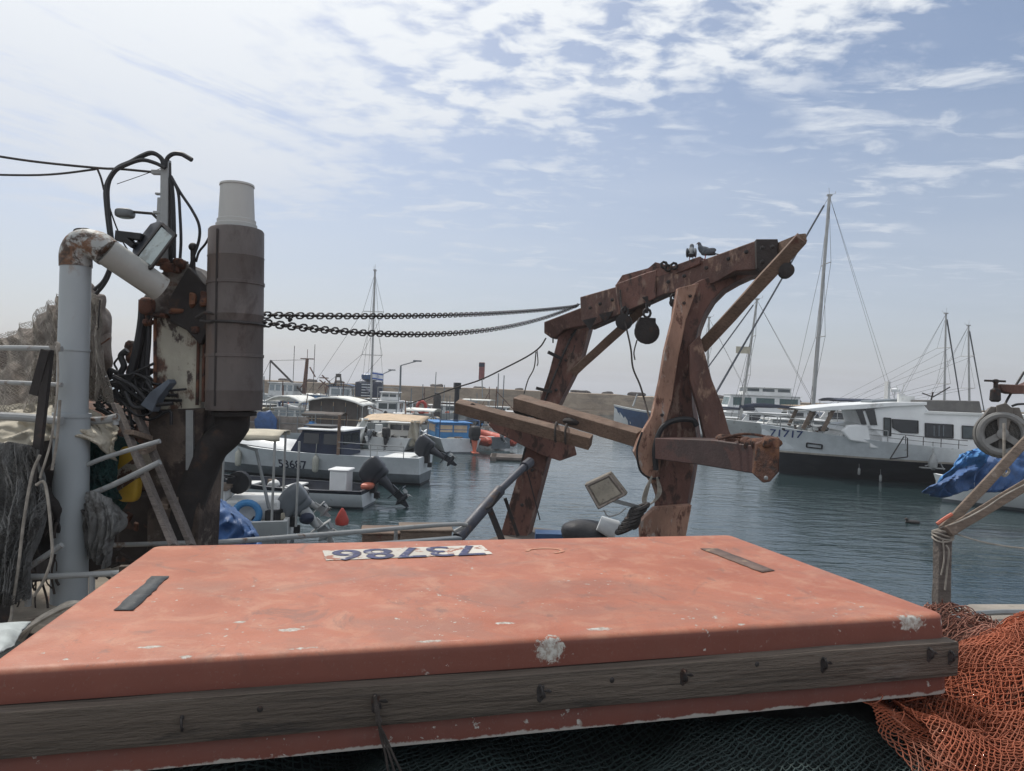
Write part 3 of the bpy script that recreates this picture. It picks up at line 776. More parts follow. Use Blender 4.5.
# post with lashed planks
post = thing('mooring_post', 'grey wooden post at the quay edge with rope lashed round its top', 'post', loc=tuple(P(942, 612, 5.75)), world=True)
mb = MB(); b0 = P(941, 618, 5.75); b0.z = QZ - .2; t0 = P(943, 531, 5.75)
mb.beam(b0, t0, .10, .10, (0, 1, 0), .105, .105, chips=8); mb.build('post_shaft', m_wood_g, post, bevel=.012)
mb = MB()
for k in range(4):
    c = t0 - V((0, 0, .0 + k * .022)); rr_ = .074
    mb.tube([c + V((rr_ * math.cos(a), rr_ * math.sin(a), .012 * math.sin(a * 2 + k))) for a in [i * math.pi / 7 for i in range(14)]], .007, 6, closed=True)
mb.build('lashing', m_rope, post)
mb = MB(); cable(mb, [(946, 545, 5.68), (949, 552, 5.66), (947, 570, 5.67), (945, 590, 5.67)], .007); cable(mb, [(943, 540, 5.68), (944, 560, 5.68), (941, 575, 5.68)], .006)
mb.build('rope_tail', m_rope, post)
mb = MB(); mb.beam(P(943, 530, 5.75), P(1062, 402, 6.6), .075, .04, (0, -1, .4), chips=10)
solo(mb, 'wooden_plank', m_wood, 'weathered plank sloping steeply up from the lashed post past the net roller', 'plank', 'planks lashed to the mooring post', bevel=.006)
mb = MB(); mb.beam(P(948, 532, 5.65), P(1075, 455, 5.9), .085, .045, (0, -1, .5), chips=10)
solo(mb, 'wooden_plank', m_wood, 'lower weathered plank sloping gently up from the lashed post to the right', 'plank', 'planks lashed to the mooring post', bevel=.006)
mb = MB(); cable(mb, [(940, 528, 5.7), (960, 521, 5.6), (985, 508, 5.65), (1010, 492, 5.7), (1060, 468, 5.8)], .006)
cable(mb, [(945, 530, 5.7), (975, 540, 5.6), (1005, 546, 5.6), (1060, 552, 5.6)], .006)
solo(mb, 'mooring_line', m_rope, 'pale slack line running right from the lashed post', 'rope')
mb = MB(); mb.tube(catmull(PP([(937, 524), (944, 519), (952, 514)], 5.7), 4), .014, 6)
solo(mb, 'rope_scrap', m_pink, 'short scrap of orange rope on top of the lashed post', 'rope')

# net roller (power block) hung from a crane arm standing on the quay outside the frame
crane = thing('crane', 'dark iron crane arm reaching in from the right above the net roller', 'crane', loc=(8.3, 6.9, QZ), world=True)
mb = MB(); mb.lathe([(.22, 0), (.22, .05), (.12, .06), (.11, 2.2), (.0, 2.2)], (8.3, 6.9, QZ), seg=16); mb.build('column', m_dark, crane)
mb = MB(); e0 = P(992, 389, 7.2)
out = PP([(1000, 384), (1002, 391), (1012, 394), (1030, 394), (1075, 402), (1150, 404), (1180, 392), (1180, 368), (1100, 372), (1040, 378), (1024, 385)], 7.2)
mb.prism(out, (0.02, .14, 0)); mb.build('arm', m_gal_d, crane, bevel=.01)
mb = MB(); mb.lathe([(.03, 0), (.05, .02), (.045, .12), (.02, .14), (.02, .19), (.03, .2), (.03, .22), (.01, .23)], P(995, 402, 7.2), seg=12)
mb.box(P(995, 381, 7.2), (.2, .03, .02)); mb.build('swivel', m_dark, crane)
mb = MB(); cable(mb, [(1024, 372, 7.3), (1010, 395, 7.25), (1003, 408, 7.2)], .012); cable(mb, [(1012, 406, 7.1), (1022, 404, 7.1), (1060, 405, 7.1)], .012); mb.build('hose', m_blk, crane)
blk = thing('net_roller', 'big grey V-shaped net roller wheel hanging from the dark crane arm', 'net roller', loc=tuple(P(1001, 430, 7.0)), world=True)
c0 = P(1002, 434, 6.95); axr = V((-.48, -.86, .06)).normalized()
mb = MB(); Rr = .225
mb.lathe([(Rr * .78, -.02), (Rr, -.02), (Rr + .01, .02), (Rr - .02, .04), (Rr * .72, .10), (Rr * .6, .16), (Rr * .72, .22), (Rr - .02, .28), (Rr, .30), (Rr * .8, .30)], c0, -axr, 32); mb.build('roller', m_tyre_grey if 'm_tyre_grey' in globals() else mat('roller_rubber', (.16, .155, .145), .75, var=.2, wear=(.24, .22, .2), wa=.35, bump=.25), blk)
ux = axr.cross(V((0, 0, 1))).normalized(); uz = ux.cross(axr).normalized()
mb = MB()
ri = [c0 + axr * .045 + ux * (Rr * .80 * math.cos(a)) + uz * (Rr * .80 * math.sin(a)) for a in [i * math.pi / 16 for i in range(32)]]
mb.tube(ri, .035, 8, closed=True)
for a in (90, 215, 325): mb.beam(c0 + axr * .05, c0 + axr * .05 + (ux * math.cos(R(a)) + uz * math.sin(R(a))) * Rr * .8, .06, .03, axr)
mb.lathe([(.05, 0), (.05, .05), (.02, .06)], c0 + axr * .04, axr, 12)
mb.build('wheel_face', mat('roller_grey', (.20, .20, .195), .6, var=.2, wear=(.11, .085, .07), wa=.38, bump=.2), blk)
mb = MB(); mb.lathe([(Rr * .78, 0), (Rr * .78, .01)], c0 + axr * .01, axr, 24); mb.build('wheel_back', m_soot, blk)
mb = MB(); tp = P(995, 403, 7.2)
for s_ in (-.06, .34):
    a = c0 - axr * s_
    mb.prism([a + ux * -.03 - uz * .05, a + ux * .03 - uz * .05, a + ux * .06 + uz * .27, a - ux * .02 + uz * .30, a - ux * .08 + uz * .24], -axr * .015)
mb.prism([c0 + axr * .03 - ux * .19 + uz * .08, c0 + axr * .03 - ux * .13 + uz * .26, c0 + axr * .03 + ux * .10 + uz * .26, c0 + axr * .03 + ux * .20 + uz * .09, c0 + axr * .03 + ux * .12 + uz * .19, c0 + axr * .03 - ux * .1 + uz * .19], -axr * .34)
mb.build('cheek_plate', mat('roller_cheek', (.15, .135, .12), .7, var=.25, wear=(.10, .06, .045), wa=.4, bump=.3), blk, bevel=.006)
mb = MB(); mb.tube([P(1004, 423, 6.6), P(1004, 474, 6.55)], .012, 6); mb.tube(catmull(PP([(999, 470), (1004, 476), (1009, 471), (1004, 466), (999, 470)], 6.55), 4), .012, 6); mb.build('rope', m_rope, blk)

# ================================================================ FISHING TRAWLER (left) with its stern gallows
tr = thing('fishing_trawler', 'rusty working trawler moored alongside with brown stern gallows, exhaust stack and mast at the left', 'fishing boat', loc=(-1.5, 7.5, 0), world=True)
hp_ = [(-7, 4.4), (-5.5, 3.55), (-3.2, 3.7), (-.5, 5.3), (3.0, 8.7), (2.5, 12.0), (.3, 12.9), (-1.2, 9.6), (-2.6, 7.0), (-4.5, 6.3), (-7, 6.6)]
mb = MB(); mb.prism([(x, y, -.6) for x, y in hp_], (0, 0, 1.1)); mb.build('hull', m_blueh, tr, bevel=.03)
mb = MB(); mb.prism([(x * .99 - .01, y * .99 + .07, .5) for x, y in hp_], (0, 0, .05)); mb.build('deck', m_brown, tr)
# inner deckhouse mass behind the clutter
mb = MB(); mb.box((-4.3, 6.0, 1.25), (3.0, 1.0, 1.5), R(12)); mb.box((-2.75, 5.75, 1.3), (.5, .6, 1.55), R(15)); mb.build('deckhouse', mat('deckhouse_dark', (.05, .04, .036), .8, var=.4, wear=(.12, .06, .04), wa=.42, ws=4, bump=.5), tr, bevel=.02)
mb = MB(); q = [P(8, 604, 4.1), P(60, 607, 4.05), P(115, 604, 4.2), P(195, 553, 5.6), P(180, 548, 5.8), P(20, 590, 4.8)]
mb.prism([V((p.x, p.y, 1.50)) for p in q], (0, 0, .06)); mb.build('bulwark_cap', mat('cap_beige', (.30, .26, .21), .8, var=.25, wear=(.14, .09, .07), wa=.4, bump=.3), tr, bevel=.01)

# vent pipe ------------------------------------------------
vp = MB(); Yp = 4.5
pb = P(69, 606, Yp); pt = P(76, 262, Yp); pm = P(72, 415, Yp); pm2 = P(73.5, 350, Yp)
vp.tube([pb, pm], [.104, .101], 28); vp.tube([pm, pm2, pt], [.090, .0885, .087], 28)
vent = vp.build('vent_pipe', m_grey, tr)
mb = MB(); mb.tube([pm - V((0, 0, .012)), pm + V((0, 0, .012))], .108, 28); mb.tube([pm2 - V((0, 0, .006)), pm2 + V((0, 0, .006))], .094, 28)
mb.tube([pb - V((0, 0, .01)), pb + V((0, 0, .02))], .115, 28)
mb.build('band', m_grey, vent)
ew = P(76, 250, Yp); e1 = P(103, 252, Yp + .0); e2 = P(165, 292, Yp + .25)
mb = MB(); mb.tube(catmull([pt - V((0, 0, .03)), pt + V((0, 0, .06)), P(83, 244, Yp), P(98, 246, Yp), P(108, 253, Yp)], 5), .092, 24); mb.build('elbow', m_greyrust, vent)
mb = MB(); mb.tube([P(106, 251, Yp), P(161, 289, Yp + .25)], [.088, .086], 24); mb.build('cross_pipe', m_greyrust if 0 else mat('pale_pipe', (.34, .34, .32), .5, var=.12, wear=(.16, .12, .09), wa=.36, ws=6, bump=.1), vent)
mb = MB(); mb.tube(catmull(PP([(74, 236), (75, 230), (82, 229), (89, 230), (91, 236)], Yp - .02), 4), .008, 8); mb.build('handle', m_dark, vent)

# mast housing --------------------------------------------
mb = MB(); Ym = 5.0
mb.prism(PP([(152, 412), (153, 380), (152, 300), (204, 300), (201, 400), (200, 412)], Ym), (.02, .30, 0)); mb.build('mast_housing', m_white_r, tr, bevel=.015)
mb = MB(); mb.prism(PP([(146, 560), (148, 410), (204, 408), (200, 480), (196, 560)], Ym - .02), (.02, .34, 0)); mb.build('mast_foot', mat('mast_foot_rust', (.10, .075, .06), .8, var=.4, wear=(.26, .24, .20), wa=.38, ws=3.5, wear2=(.035, .025, .022), w2a=.48, w2s=4, bump=.6), tr, bevel=.015)
mb = MB(); mb.lathe([(.02, 0), (.44, .0), (.46, .03), (.42, .06), (.40, .9), (.44, .93), (.44, .96), (.02, .96)], P(78, 452, 5.9), (1, .12, -.02), 24); mb.build('net_drum', m_rust, tr)
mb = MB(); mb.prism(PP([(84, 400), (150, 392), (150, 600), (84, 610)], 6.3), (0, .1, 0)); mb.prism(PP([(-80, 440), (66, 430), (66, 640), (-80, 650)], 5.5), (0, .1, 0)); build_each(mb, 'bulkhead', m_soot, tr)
mb = MB(); mb.prism(PP([(140, 300), (152, 283), (166, 266), (186, 262), (208, 288), (208, 312), (152, 318), (143, 310)], Ym - .03), (0, .34, 0)); mb.build('housing_head', mat('head_plate', (.16, .145, .13), .7, var=.3, wear=(.05, .035, .03), wa=.46, ws=5, wear2=(.13, .07, .045), w2a=.38, bump=.5), tr, bevel=.02)
mb = MB(); mb.prism(PP([(188, 266), (208, 288), (208, 330), (200, 345), (186, 330), (170, 322), (168, 300)], Ym - .08), (0, .2, 0))
mb.prism(PP([(186, 318), (209, 322), (209, 400), (196, 410), (186, 400)], Ym + .35), (0, .1, 0)); mb.build('gusset', m_soot, tr, bevel=.01)
# ladder of rusty bits below housing
mb = MB()
rb = random.Random(9)
for k in range(26):
    x = rb.uniform(122, 205); y = rb.uniform(405, 545); Y = rb.uniform(5.1, 5.7)
    l = rb.uniform(6, 26); a = rb.choice([0, 90, 75, 105, rb.uniform(0, 180)])
    mb.beam(P(x, y, Y), P(x + l * math.cos(R(a)), y + l * math.sin(R(a)), Y + .05), rb.uniform(.02, .06), rb.uniform(.015, .05), (0, 1, .1))
build_each(mb, 'machinery', m_rust, tr, bevel=.004)
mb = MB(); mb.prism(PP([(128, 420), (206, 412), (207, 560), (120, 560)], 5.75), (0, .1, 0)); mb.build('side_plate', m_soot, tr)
mb = MB(); mb.beam(P(118, 457, 5.4), P(152, 442, 5.5), .1, .02, (0, 0, 1)); mb.prism(PP([(112, 474), (150, 447), (152, 468), (113, 495)], 4.9), (0, .05, 0)); build_each(mb, 'rusted_plate', mat('peeling_plate', (.36, .32, .26), .8, var=.2, wear=(.10, .05, .03), wa=.50, ws=9, bump=.6, soft=.03), tr)
# mast pole
mb = MB(); mb.beam(P(165, 270, Ym), P(166, 160, Ym), .055, .05, (0, 1, 0)); mb.beam(P(160, 225, Ym), P(161, 198, Ym), .035, .04, (0, 1, 0))
mb.box(P(160, 194, Ym), (.06, .03, .015)); mb.box(P(158, 213, Ym), (.05, .05, .02)); mb.box(P(158, 172.5, Ym), (.08, .04, .03))
mb.build('mast_pole', m_rail, tr, bevel=.004)
mb = MB(); mb.beam(P(171, 262, Ym), P(169, 163, Ym), .022, .022, (0, 1, 0)); mb.tube(PP([(158, 261), (188, 263)], Ym), .012, 6)
mb.tube([P(193, 270, Ym), P(193, 245, Ym)], .018, 8); mb.blob(P(193, 247, Ym), (.03, .03, .03)); build_each(mb, 'conduit', m_dark, tr)
mb = MB()
cable(mb, [(166, 168), (167, 159), (173, 154), (181, 154), (187, 157), (192, 160)], .016, Ym - .02)
cable(mb, [(165, 168), (161, 158), (152, 153), (142, 156), (131, 162), (118, 168), (110, 178), (106, 190), (107, 210), (110, 235), (112, 248)], .0165, Ym - .03)
cable(mb, [(165, 168), (155, 163), (142, 160), (128, 164), (114, 172), (108, 186), (108, 205), (111, 232), (113, 246)], .014, Ym - .06)
cable(mb, [(122, 166), (113, 172), (109, 182), (105, 193), (108, 220), (112, 240)], .012, Ym + .02)
cable(mb, [(112, 244), (114, 256), (109, 275), (103, 286), (96, 294)], .012, Ym); cable(mb, [(110, 248), (111, 262), (104, 280), (94, 290)], .012, Ym)
cable(mb, [(171, 177), (178, 192), (180, 215), (181, 240), (180, 260)], .010, Ym - .03)
cable(mb, [(171, 176), (180, 192), (192, 210), (199, 225), (199, 240), (193, 258), (190, 268)], .010, Ym - .02)
cable(mb, [(171, 178), (173, 200), (174, 230), (174, 258)], .014, Ym - .02)
cable(mb, [(212, 231), (206, 243), (199, 252), (196, 262)], .008, Ym)
build_each(mb, 'cable', m_blk, tr)
mb = MB()
cable(mb, [(-40, 150), (30, 161), (98, 168), (120, 169), (163, 173)], .0085, Ym); cable(mb, [(-40, 174), (40, 175), (90, 170), (97, 168)], .0075, Ym)
cable(mb, [(97, 168), (101, 178), (104, 190)], .007, Ym); cable(mb, [(105, 190), (112, 215), (122, 240), (133, 258)], .005, Ym); cable(mb, [(117, 184), (140, 176), (162, 168)], .0025, Ym)
cable(mb, [(100, 300), (99, 312), (98, 330)], .006, Ym)
build_each(mb, 'stay_wire', m_dark, tr)
for (x, y, w_, h_) in ((163, 262, .10, .05), (172, 268, .12, .06), (181, 264, .06, .07), (158, 276, .09, .05), (195, 300, .05, .12), (206, 300, .05, .10), (148, 322, .05, .05), (158, 315, .12, .03), (178, 312, .10, .04), (196, 330, .07, .05)):
    mb = MB(); mb.blob(P(x, y, Ym - .06), (w_ / 2, .05, h_ / 2), .6, 14, 10, .5, 22, off=x); mb.build('corroded_fitting', m_rust, tr)
for (x0_, y0_, x1_, y1_) in ((205, 300, 203, 402), (199, 318, 197, 405), (155, 318, 155, 410)):
    mb = MB(); mb.tube([P(x0_, y0_, Ym - .02), P(x1_, y1_, Ym - .02)], .012, 8); mb.build('conduit', m_rust, tr)
# small work lamp on bracket
lamp = MB(); lamp.blob(P(125, 213.5, Ym), (.062, .05, .034), .6, 16, 8); lamp_o = lamp.build('work_lamp', mat('lamp_grey', (.13, .14, .145), .5, var=.15, bump=.1), tr)
mb = MB(); mb.tube(PP([(134, 212), (152, 213.5), (158, 219)], Ym), .010, 8); mb.build('bracket', m_dark, lamp_o)
mb = MB(); mb.blob(P(125, 217, Ym), (.045, .035, .012), .7, 12, 6); mb.build('lamp_glass', m_lamp_glass, lamp_o)
# floodlight: tilted box with glass front
fl = PP([(135, 260, 4.72), (151, 271, 4.62), (178, 235, 4.66), (164, 223, 4.78)])
fc = sum(fl, V()) / 4
nrm = (fl[1] - fl[0]).cross(fl[3] - fl[0]).normalized()
if nrm.dot(V((0, 0, EYE)) - fc) < 0: nrm = -nrm
bkc = P(146, 238, 4.86)
bk = [bkc + (q - fc) * .62 for q in fl]
mid = [q + (bkc - fc) * .35 for q in fl]
mb = MB(); mb.add(fl + mid + bk, [(0, 1, 2, 3), (8, 9, 10, 11)] + [(i, (i + 1) % 4, 4 + (i + 1) % 4, 4 + i) for i in range(4)] + [(4 + i, 4 + (i + 1) % 4, 8 + (i + 1) % 4, 8 + i) for i in range(4)])
fo = mb.build('floodlight', m_motor_b, tr, bevel=.012)
mb = MB(); q = [fc + (x - fc) * .80 + nrm * .006 for x in fl]; mb.prism(q, nrm * .004); mb.build('glass', m_lamp_glass, fo)
mb = MB()
for i in range(4): mb.beam(fc + (fl[i] - fc) * .93 + nrm * .008, fc + (fl[(i + 1) % 4] - fc) * .93 + nrm * .008, .018, .016, nrm)
mb.build('bezel', m_dark, fo)
mb = MB(); mb.prism(PP([(115, 230), (141, 233), (140, 240), (128, 238), (134, 244), (131, 248), (122, 241), (114, 240)], 4.8), (0, .08, 0)); mb.build('bracket', m_blk, fo, bevel=.004)
# exhaust stack -------------------------------------------
Ye = 5.0
s0, s1, s2 = P(234, 410, Ye), P(236.5, 230, Ye), P(237, 186, Ye)
axd = (s1 - s0).normalized()
mb = MB(); L_ = (s1 - s0).length; rS = .188
mb.lathe([(.10, -.01), (rS * .98, 0), (rS, .02), (rS, L_ * .10), (rS * 1.012, L_ * .105), (rS * 1.012, L_ * .115), (rS, L_ * .12), (rS * .995, L_ * .52), (rS * 1.008, L_ * .523), (rS * 1.008, L_ * .53), (rS * .995, L_ * .533), (rS * .985, L_ * .84), (rS * 1.0, L_ * .845), (rS * .985, L_ * .85), (rS * .975, L_ - .012), (rS * .93, L_)], s0, axd, 40)
es = mb.build('exhaust_stack', m_stack, tr)
mb = MB(); mb.lathe([(.135, -.02), (.137, .035), (.128, .04), (.129, .065), (.120, .07), (.110, .30), (.116, .302), (.114, .315), (.095, .31), (.095, .1)], s1, axd, 32); mb.build('stack_cap', m_cap, es)
mb = MB(); mb.tube(catmull(PP([(232, 412), (230, 430), (212, 448), (202, 470), (190, 500), (184, 530), (180, 560)], Ye + .05), 5), [.12] * 5 + [.11] * 26, 16)
mb.lathe([(.15, 0), (.15, .03)], s0 - axd * .04, axd, 20); mb.build('exhaust_elbow', m_soot, es)
mb = MB(); hz_ = P(236, 324, Ye); mb.tube([hz_ + V((rS * 1.02 * math.cos(a), rS * 1.02 * math.sin(a), 0)) for a in [i * math.pi / 16 for i in range(32)]], .010, 6, closed=True)
cable(mb, [(196, 318), (205, 313), (214, 314), (221, 319), (212, 322), (200, 321)], .012, Ye - .16); mb.build('clamp', m_dark, es)
mb = MB(); mb.tube([P(204, 410, Ye + .1), P(196, 480, Ye + .15), P(193, 558, Ye + .2)], .02, 8); mb.tube([P(212, 430, Ye + .3), P(200, 556, Ye + .3)], .012, 8)
mb.beam(P(190, 410, Ye - .03), P(190, 470, Ye - .03), .05, .02, (0, 1, 0)); build_each(mb, 'conduit', m_steel, tr)
mb = MB(); mb.beam(P(206, 395, Ye + .5), P(193, 350, Ye + .5), .02, .02); mb.beam(P(193, 355, Ye + .5), P(208, 345, Ye + .5), .02, .02); mb.beam(P(186, 345, Ye + .55), P(212, 410, Ye + .55), .02, .02); build_each(mb, 'brace', m_rail, tr)
mb = MB(); mb.box(P(200, 385, Ye + .7), (.2, .1, .5)); mb.box(P(210, 440, Ye + .7), (.08, .1, .6)); build_each(mb, 'locker', m_rust, tr, bevel=.01)

# heap of dark hoses, black pipe bundle beside the housing
mb = MB(); rb = random.Random(12)
for k in range(60):
    x = rb.uniform(92, 150); y = rb.uniform(368, 412); p = [(x, y)]
    for j in range(3): x += rb.uniform(-4, 22); y += rb.uniform(-10, 16); p.append((x, y))
    cable(mb, p, rb.uniform(.006, .016), rb.uniform(4.85, 5.2), 6, 4)
cable(mb, [(143, 300), (142, 320), (138, 345), (132, 370), (126, 395)], .030, 5.0, 8); cable(mb, [(147, 300), (147, 330), (143, 360), (141, 395), (142, 420)], .024, 5.05, 8)
cable(mb, [(150, 305), (149, 340), (147, 372), (150, 400)], .016, 5.0, 8); cable(mb, [(127, 350), (121, 356), (124, 366), (120, 376), (124, 392)], .022, 5.0, 8)
build_each(mb, 'hose', m_blk, tr)
mb = MB(); mb.blob(P(147, 306, 4.9), (.05, .05, .06), .7); cable(mb, [(148, 310), (152, 316), (149, 322), (146, 316), (148, 310)], .008, 4.9); mb.beam(P(100, 345, 5), P(110, 338, 5), .008, .008)
build_each(mb, 'fitting', m_rust, tr)
for k in range(5):
    mb = MB(); mb.blob(P(133 + k * 5, 352 + k * 12 + (k % 2) * 9, 5.15), (.06, .06, .08), .8, 12, 8, .5, 12, off=k * 5); mb.build('valve', m_rust, tr)
mb = MB(); mb.prism(PP([(140, 405), (150, 392), (168, 379), (170, 383), (158, 398), (152, 412)], 4.85), (0.02, .06, 0)); mb.build('folded_plate', mat('blueish_plate', (.10, .12, .15), .45, var=.4, bump=.2), tr, bevel=.004)

# rails ----------------------------------------------------
mb = MB()
def rail(lst, r=.018, Y=None): mb.tube(catmull(PP(lst, Y), 3), r, 10)
rail([(-40, 348), (20, 348), (62, 349)], .017, 4.3); rail([(-40, 381), (20, 383), (62, 385)], .015, 4.35)
rail([(-40, 415), (20, 417), (62, 421)], .026, 4.35); rail([(84, 421), (104, 420), (118, 417)], .026, 4.6)
rail([(84, 466), (110, 456), (160, 441)], .015, 4.5); rail([(84, 497), (115, 484), (160, 462)], .018, 4.5)
rail([(-40, 340), (-41, 640)], .024, 4.32); rail([(20, 577), (60, 576), (118, 573), (150, 571)], .017, 4.2); rail([(20, 577), (28, 568), (62, 545)], .017, 4.2)
rail([(29, 577), (28, 606)], .017, 4.2); rail([(92, 575), (92, 606)], .016, 4.2)
rail([(114, 545), (150, 544), (186, 543), (190, 546), (183, 556)], .016, 4.9); rail([(115, 417), (116, 425)], .018, 4.6)
build_each(mb, 'railing', m_rail, tr)
mb = MB()
# far bulwark and its rail, running towards the stern
ra, rb_, rc = P(188, 545, 5.8), P(330, 534, 6.9), P(460, 524, 8.3)
mb.tube(catmull([ra, rb_, rc, P(454, 532, 8.3)], 4), .024, 10)
for px_, py_ in ((277, 539), (396, 529.5), (330, 534)):
    t = (px_ - 188) / 272; Yq = 5.8 + 2.5 * t; a = P(px_, py_, Yq); mb.tube([a, a - V((0, 0, .30))], .02, 8)
build_each(mb, 'railing', m_rail, tr)
mb = MB(); n = 20
for i in range(n):
    a = ra.lerp(rc, i / n); b = ra.lerp(rc, (i + 1) / n)
a = ra - V((.0, .25, .30)); b = rc - V((0, .25, .34))
mb.beam(a, b, .12, .5); mb.build('bulwark', m_dkgrey, tr, bevel=.02)
mb = MB(); mb.prism(PP([(28, 345), (46, 347), (60, 345), (44, 390), (38, 480), (34, 484)], 4.25)[0:1] + PP([(50, 352), (42, 400), (36, 482), (32, 482), (38, 400), (44, 352)], 4.2), (0, .03, 0)) if 0 else mb.beam(P(49, 350, 4.2), P(34, 482, 4.15), .045, .03, (0, 1, 0)); mb.beam(P(46, 350, 4.18), P(34, 395, 4.18), .05, .02, (0, 1, 0)); mb.build('dark_strut', m_soot, tr)

# ---------------- stern gallows
ga = MB(); YL, YR = 12.0, 9.4
# left leg
ga.prism(PP([(562, 322), (590, 326), (580, 362), (553, 415), (551, 445), (527, 536), (520, 572), (494, 572), (500, 536), (522, 460), (527, 440), (549, 372)], YL), (.10, .36, 0))
gl = tr
leg1 = ga.build('gallows_leg', m_gal, tr, bevel=.012)
mb = MB(); mb.prism(PP([(488, 424), (494, 420), (530, 430), (574, 443), (577, 455), (560, 461), (540, 455), (512, 440), (494, 431)], YL - .25), (0, .30, 0)); mb.build('bracket_arm', m_gal, leg1, bevel=.015)
mb = MB(); cable(mb, [(585, 316), (570, 340), (556, 372), (545, 400), (528, 440), (520, 470)], .02, YL - .06)
mb.beam(P(548, 352, YL - .15), P(562, 359, YL - .1), .05, .05); mb.beam(P(536, 388, YL - .1), P(552, 392, YL - .1), .07, .05); mb.beam(P(527, 470, YL - .1), P(540, 520, YL - .1), .02, .02); build_each(mb, 'fitting', m_dark, leg1)
# right leg: curved knee plate outside, box section inside
mb = MB()
outl = [(678, 292), (672, 320), (664, 350), (658, 385), (650, 418), (638, 440), (634, 452), (640, 468), (650, 480), (655, 495), (652, 534), (650, 600), (670, 600), (680, 534), (688, 500), (693, 470), (697, 440), (692, 405), (691, 380), (692, 362), (694, 345), (698, 328), (704, 313), (712, 300), (723, 289), (737, 281), (750, 275), (760, 273), (750, 262), (700, 280)]
mb.prism(PP(outl, YR), (.16, .40, 0)); leg2 = mb.build('gallows_leg', m_gal, tr, bevel=.012)
mb = MB()     # flaked left flange, standing proud
mb.prism(PP([(678, 288), (699, 283), (686, 320), (678, 360), (672, 400), (664, 430), (662, 455), (658, 480), (652, 484), (642, 470), (634, 452), (638, 440), (652, 416), (660, 380), (665, 350), (673, 318)], YR - .14), (0, .13, 0)); mb.build('flange', m_gal_l, leg2, bevel=.008)
mb = MB()
mb.prism(PP([(690, 345), (700, 335), (704, 350), (712, 380), (722, 405), (729, 430), (735, 444), (716, 446), (706, 442), (699, 410), (690, 380)], YR - .35), (.05, .30, 0)); mb.build('brace_plate', m_gal_d, leg2, bevel=.01)
mb = MB(); cable(mb, [(656, 470), (655, 448), (662, 428), (676, 420), (692, 420), (697, 426)], .035, YR - .25, 8); cable(mb, [(642, 432), (637, 450), (640, 470), (650, 478), (660, 478)], .014, YR - .2); mb.build('black_hose', m_blk, leg2)
mb = MB()
for k in range(4): cable(mb, [(652, 476), (648 - k, 490), (646 - k, 502), (652, 503), (658 + k, 492), (657, 477)], .012, YR - .25)
mb.build('rope_coil', m_rope, leg2)
mb = MB(); mb.prism(PP([(655, 508), (692, 505), (674, 600), (644, 600), (640, 522)], YR - .2), (0, .15, 0)); mb.build('foot_plate', m_gal_l, leg2, bevel=.01)
# beam across the top, stepped
mb = MB()
mb.prism(PP([(544, 322, 12.0), (580, 308, 11.4), (604, 304, 11.0), (604, 322, 11.0), (565, 329, 11.8), (556, 338, 12.0), (551, 338, 12.0), (544, 333, 12.1)]), (.1, .30, 0))
mb.build('outer_arm', m_gal_d, tr, bevel=.012)
mb = MB()
mb.prism(PP([(580, 297, 11.3), (622, 285, 10.7), (660, 268, 10.1), (664, 274, 10.0), (757, 240, 8.9), (778, 240, 8.7), (777, 268, 8.7), (765, 276, 8.8), (757, 270, 8.9), (735, 271, 9.1), (718, 281, 9.3), (700, 288, 9.5), (664, 294, 10.0), (620, 314, 10.7), (588, 328, 11.2), (581, 320, 11.3)]), (.14, .34, 0))
bm_ = mb.build('gallows_beam', m_gal_d, tr, bevel=.012)
mb = MB(); mb.prism(PP([(616, 284, 10.7), (622, 275, 10.6), (648, 268, 10.3), (655, 262, 10.1), (672, 266, 9.9), (700, 256, 9.5), (700, 264, 9.5), (664, 279, 10.0), (640, 288, 10.4), (620, 296, 10.7)]), (.12, .2, 0))
mb.prism(PP([(616, 284, 10.6), (648, 272, 10.2), (656, 270, 10.1), (656, 298, 10.1), (620, 314, 10.6)]), (0, .1, 0)); mb.build('winch_guard', m_gal, bm_, bevel=.01)
mb = MB(); mb.prism(PP([(756, 239, 8.75), (778, 239, 8.6), (777, 269, 8.6), (766, 277, 8.7), (757, 268, 8.75)]), (0.02, .12, 0)); mb.build('end_plate', m_soot if 0 else mat('end_plate', (.035, .026, .024), .7, var=.3, wear=(.12, .10, .09), wa=.33, ws=8, bump=.4), bm_, bevel=.008)
mb = MB()
for (x, y, Y) in ((590, 326, 11.0), (606, 320, 10.8), (650, 303, 10.2)): mb.prism(PP([(x - 7, y - 6, Y), (x + 7, y - 9, Y), (x, y + 4, Y)]), (0, .05, 0))
for (x, y, Y) in ((668, 268, 9.9), (664, 265, 9.9), (674, 266, 9.8)): mb.tube([P(x + 3 * math.cos(a), y + 3 * math.sin(a), Y) for a in [i * .9 for i in range(8)]], .02, 6)
mb.tube(PP([(553, 337), (553, 343)], 11.9), .012, 6); build_each(mb, 'lug', m_dark, bm_)
mb = MB(); mb.beam(P(574, 372, 11.9), P(644, 308, 10.6), .13, .12, (0, -1, 0), chips=6); mb.build('diagonal_strut', m_wood_r, tr, bevel=.006)
mb = MB(); mb.beam(P(702, 347, 9.3), P(802, 238, 8.2), .145, .13, (0, -1, .1), chips=6); mb.build('diagonal_strut', m_wood_r, tr, bevel=.006)
mb = MB(); mb.prism(PP([(774, 250, 8.7), (774, 244, 8.7), (798, 234, 8.25), (806, 233, 8.15), (807, 241, 8.15), (800, 243, 8.2), (785, 252, 8.5), (776, 253, 8.7)]), (.03, .14, 0)); mb.build('end_arm', m_wood_r, tr, bevel=.008)
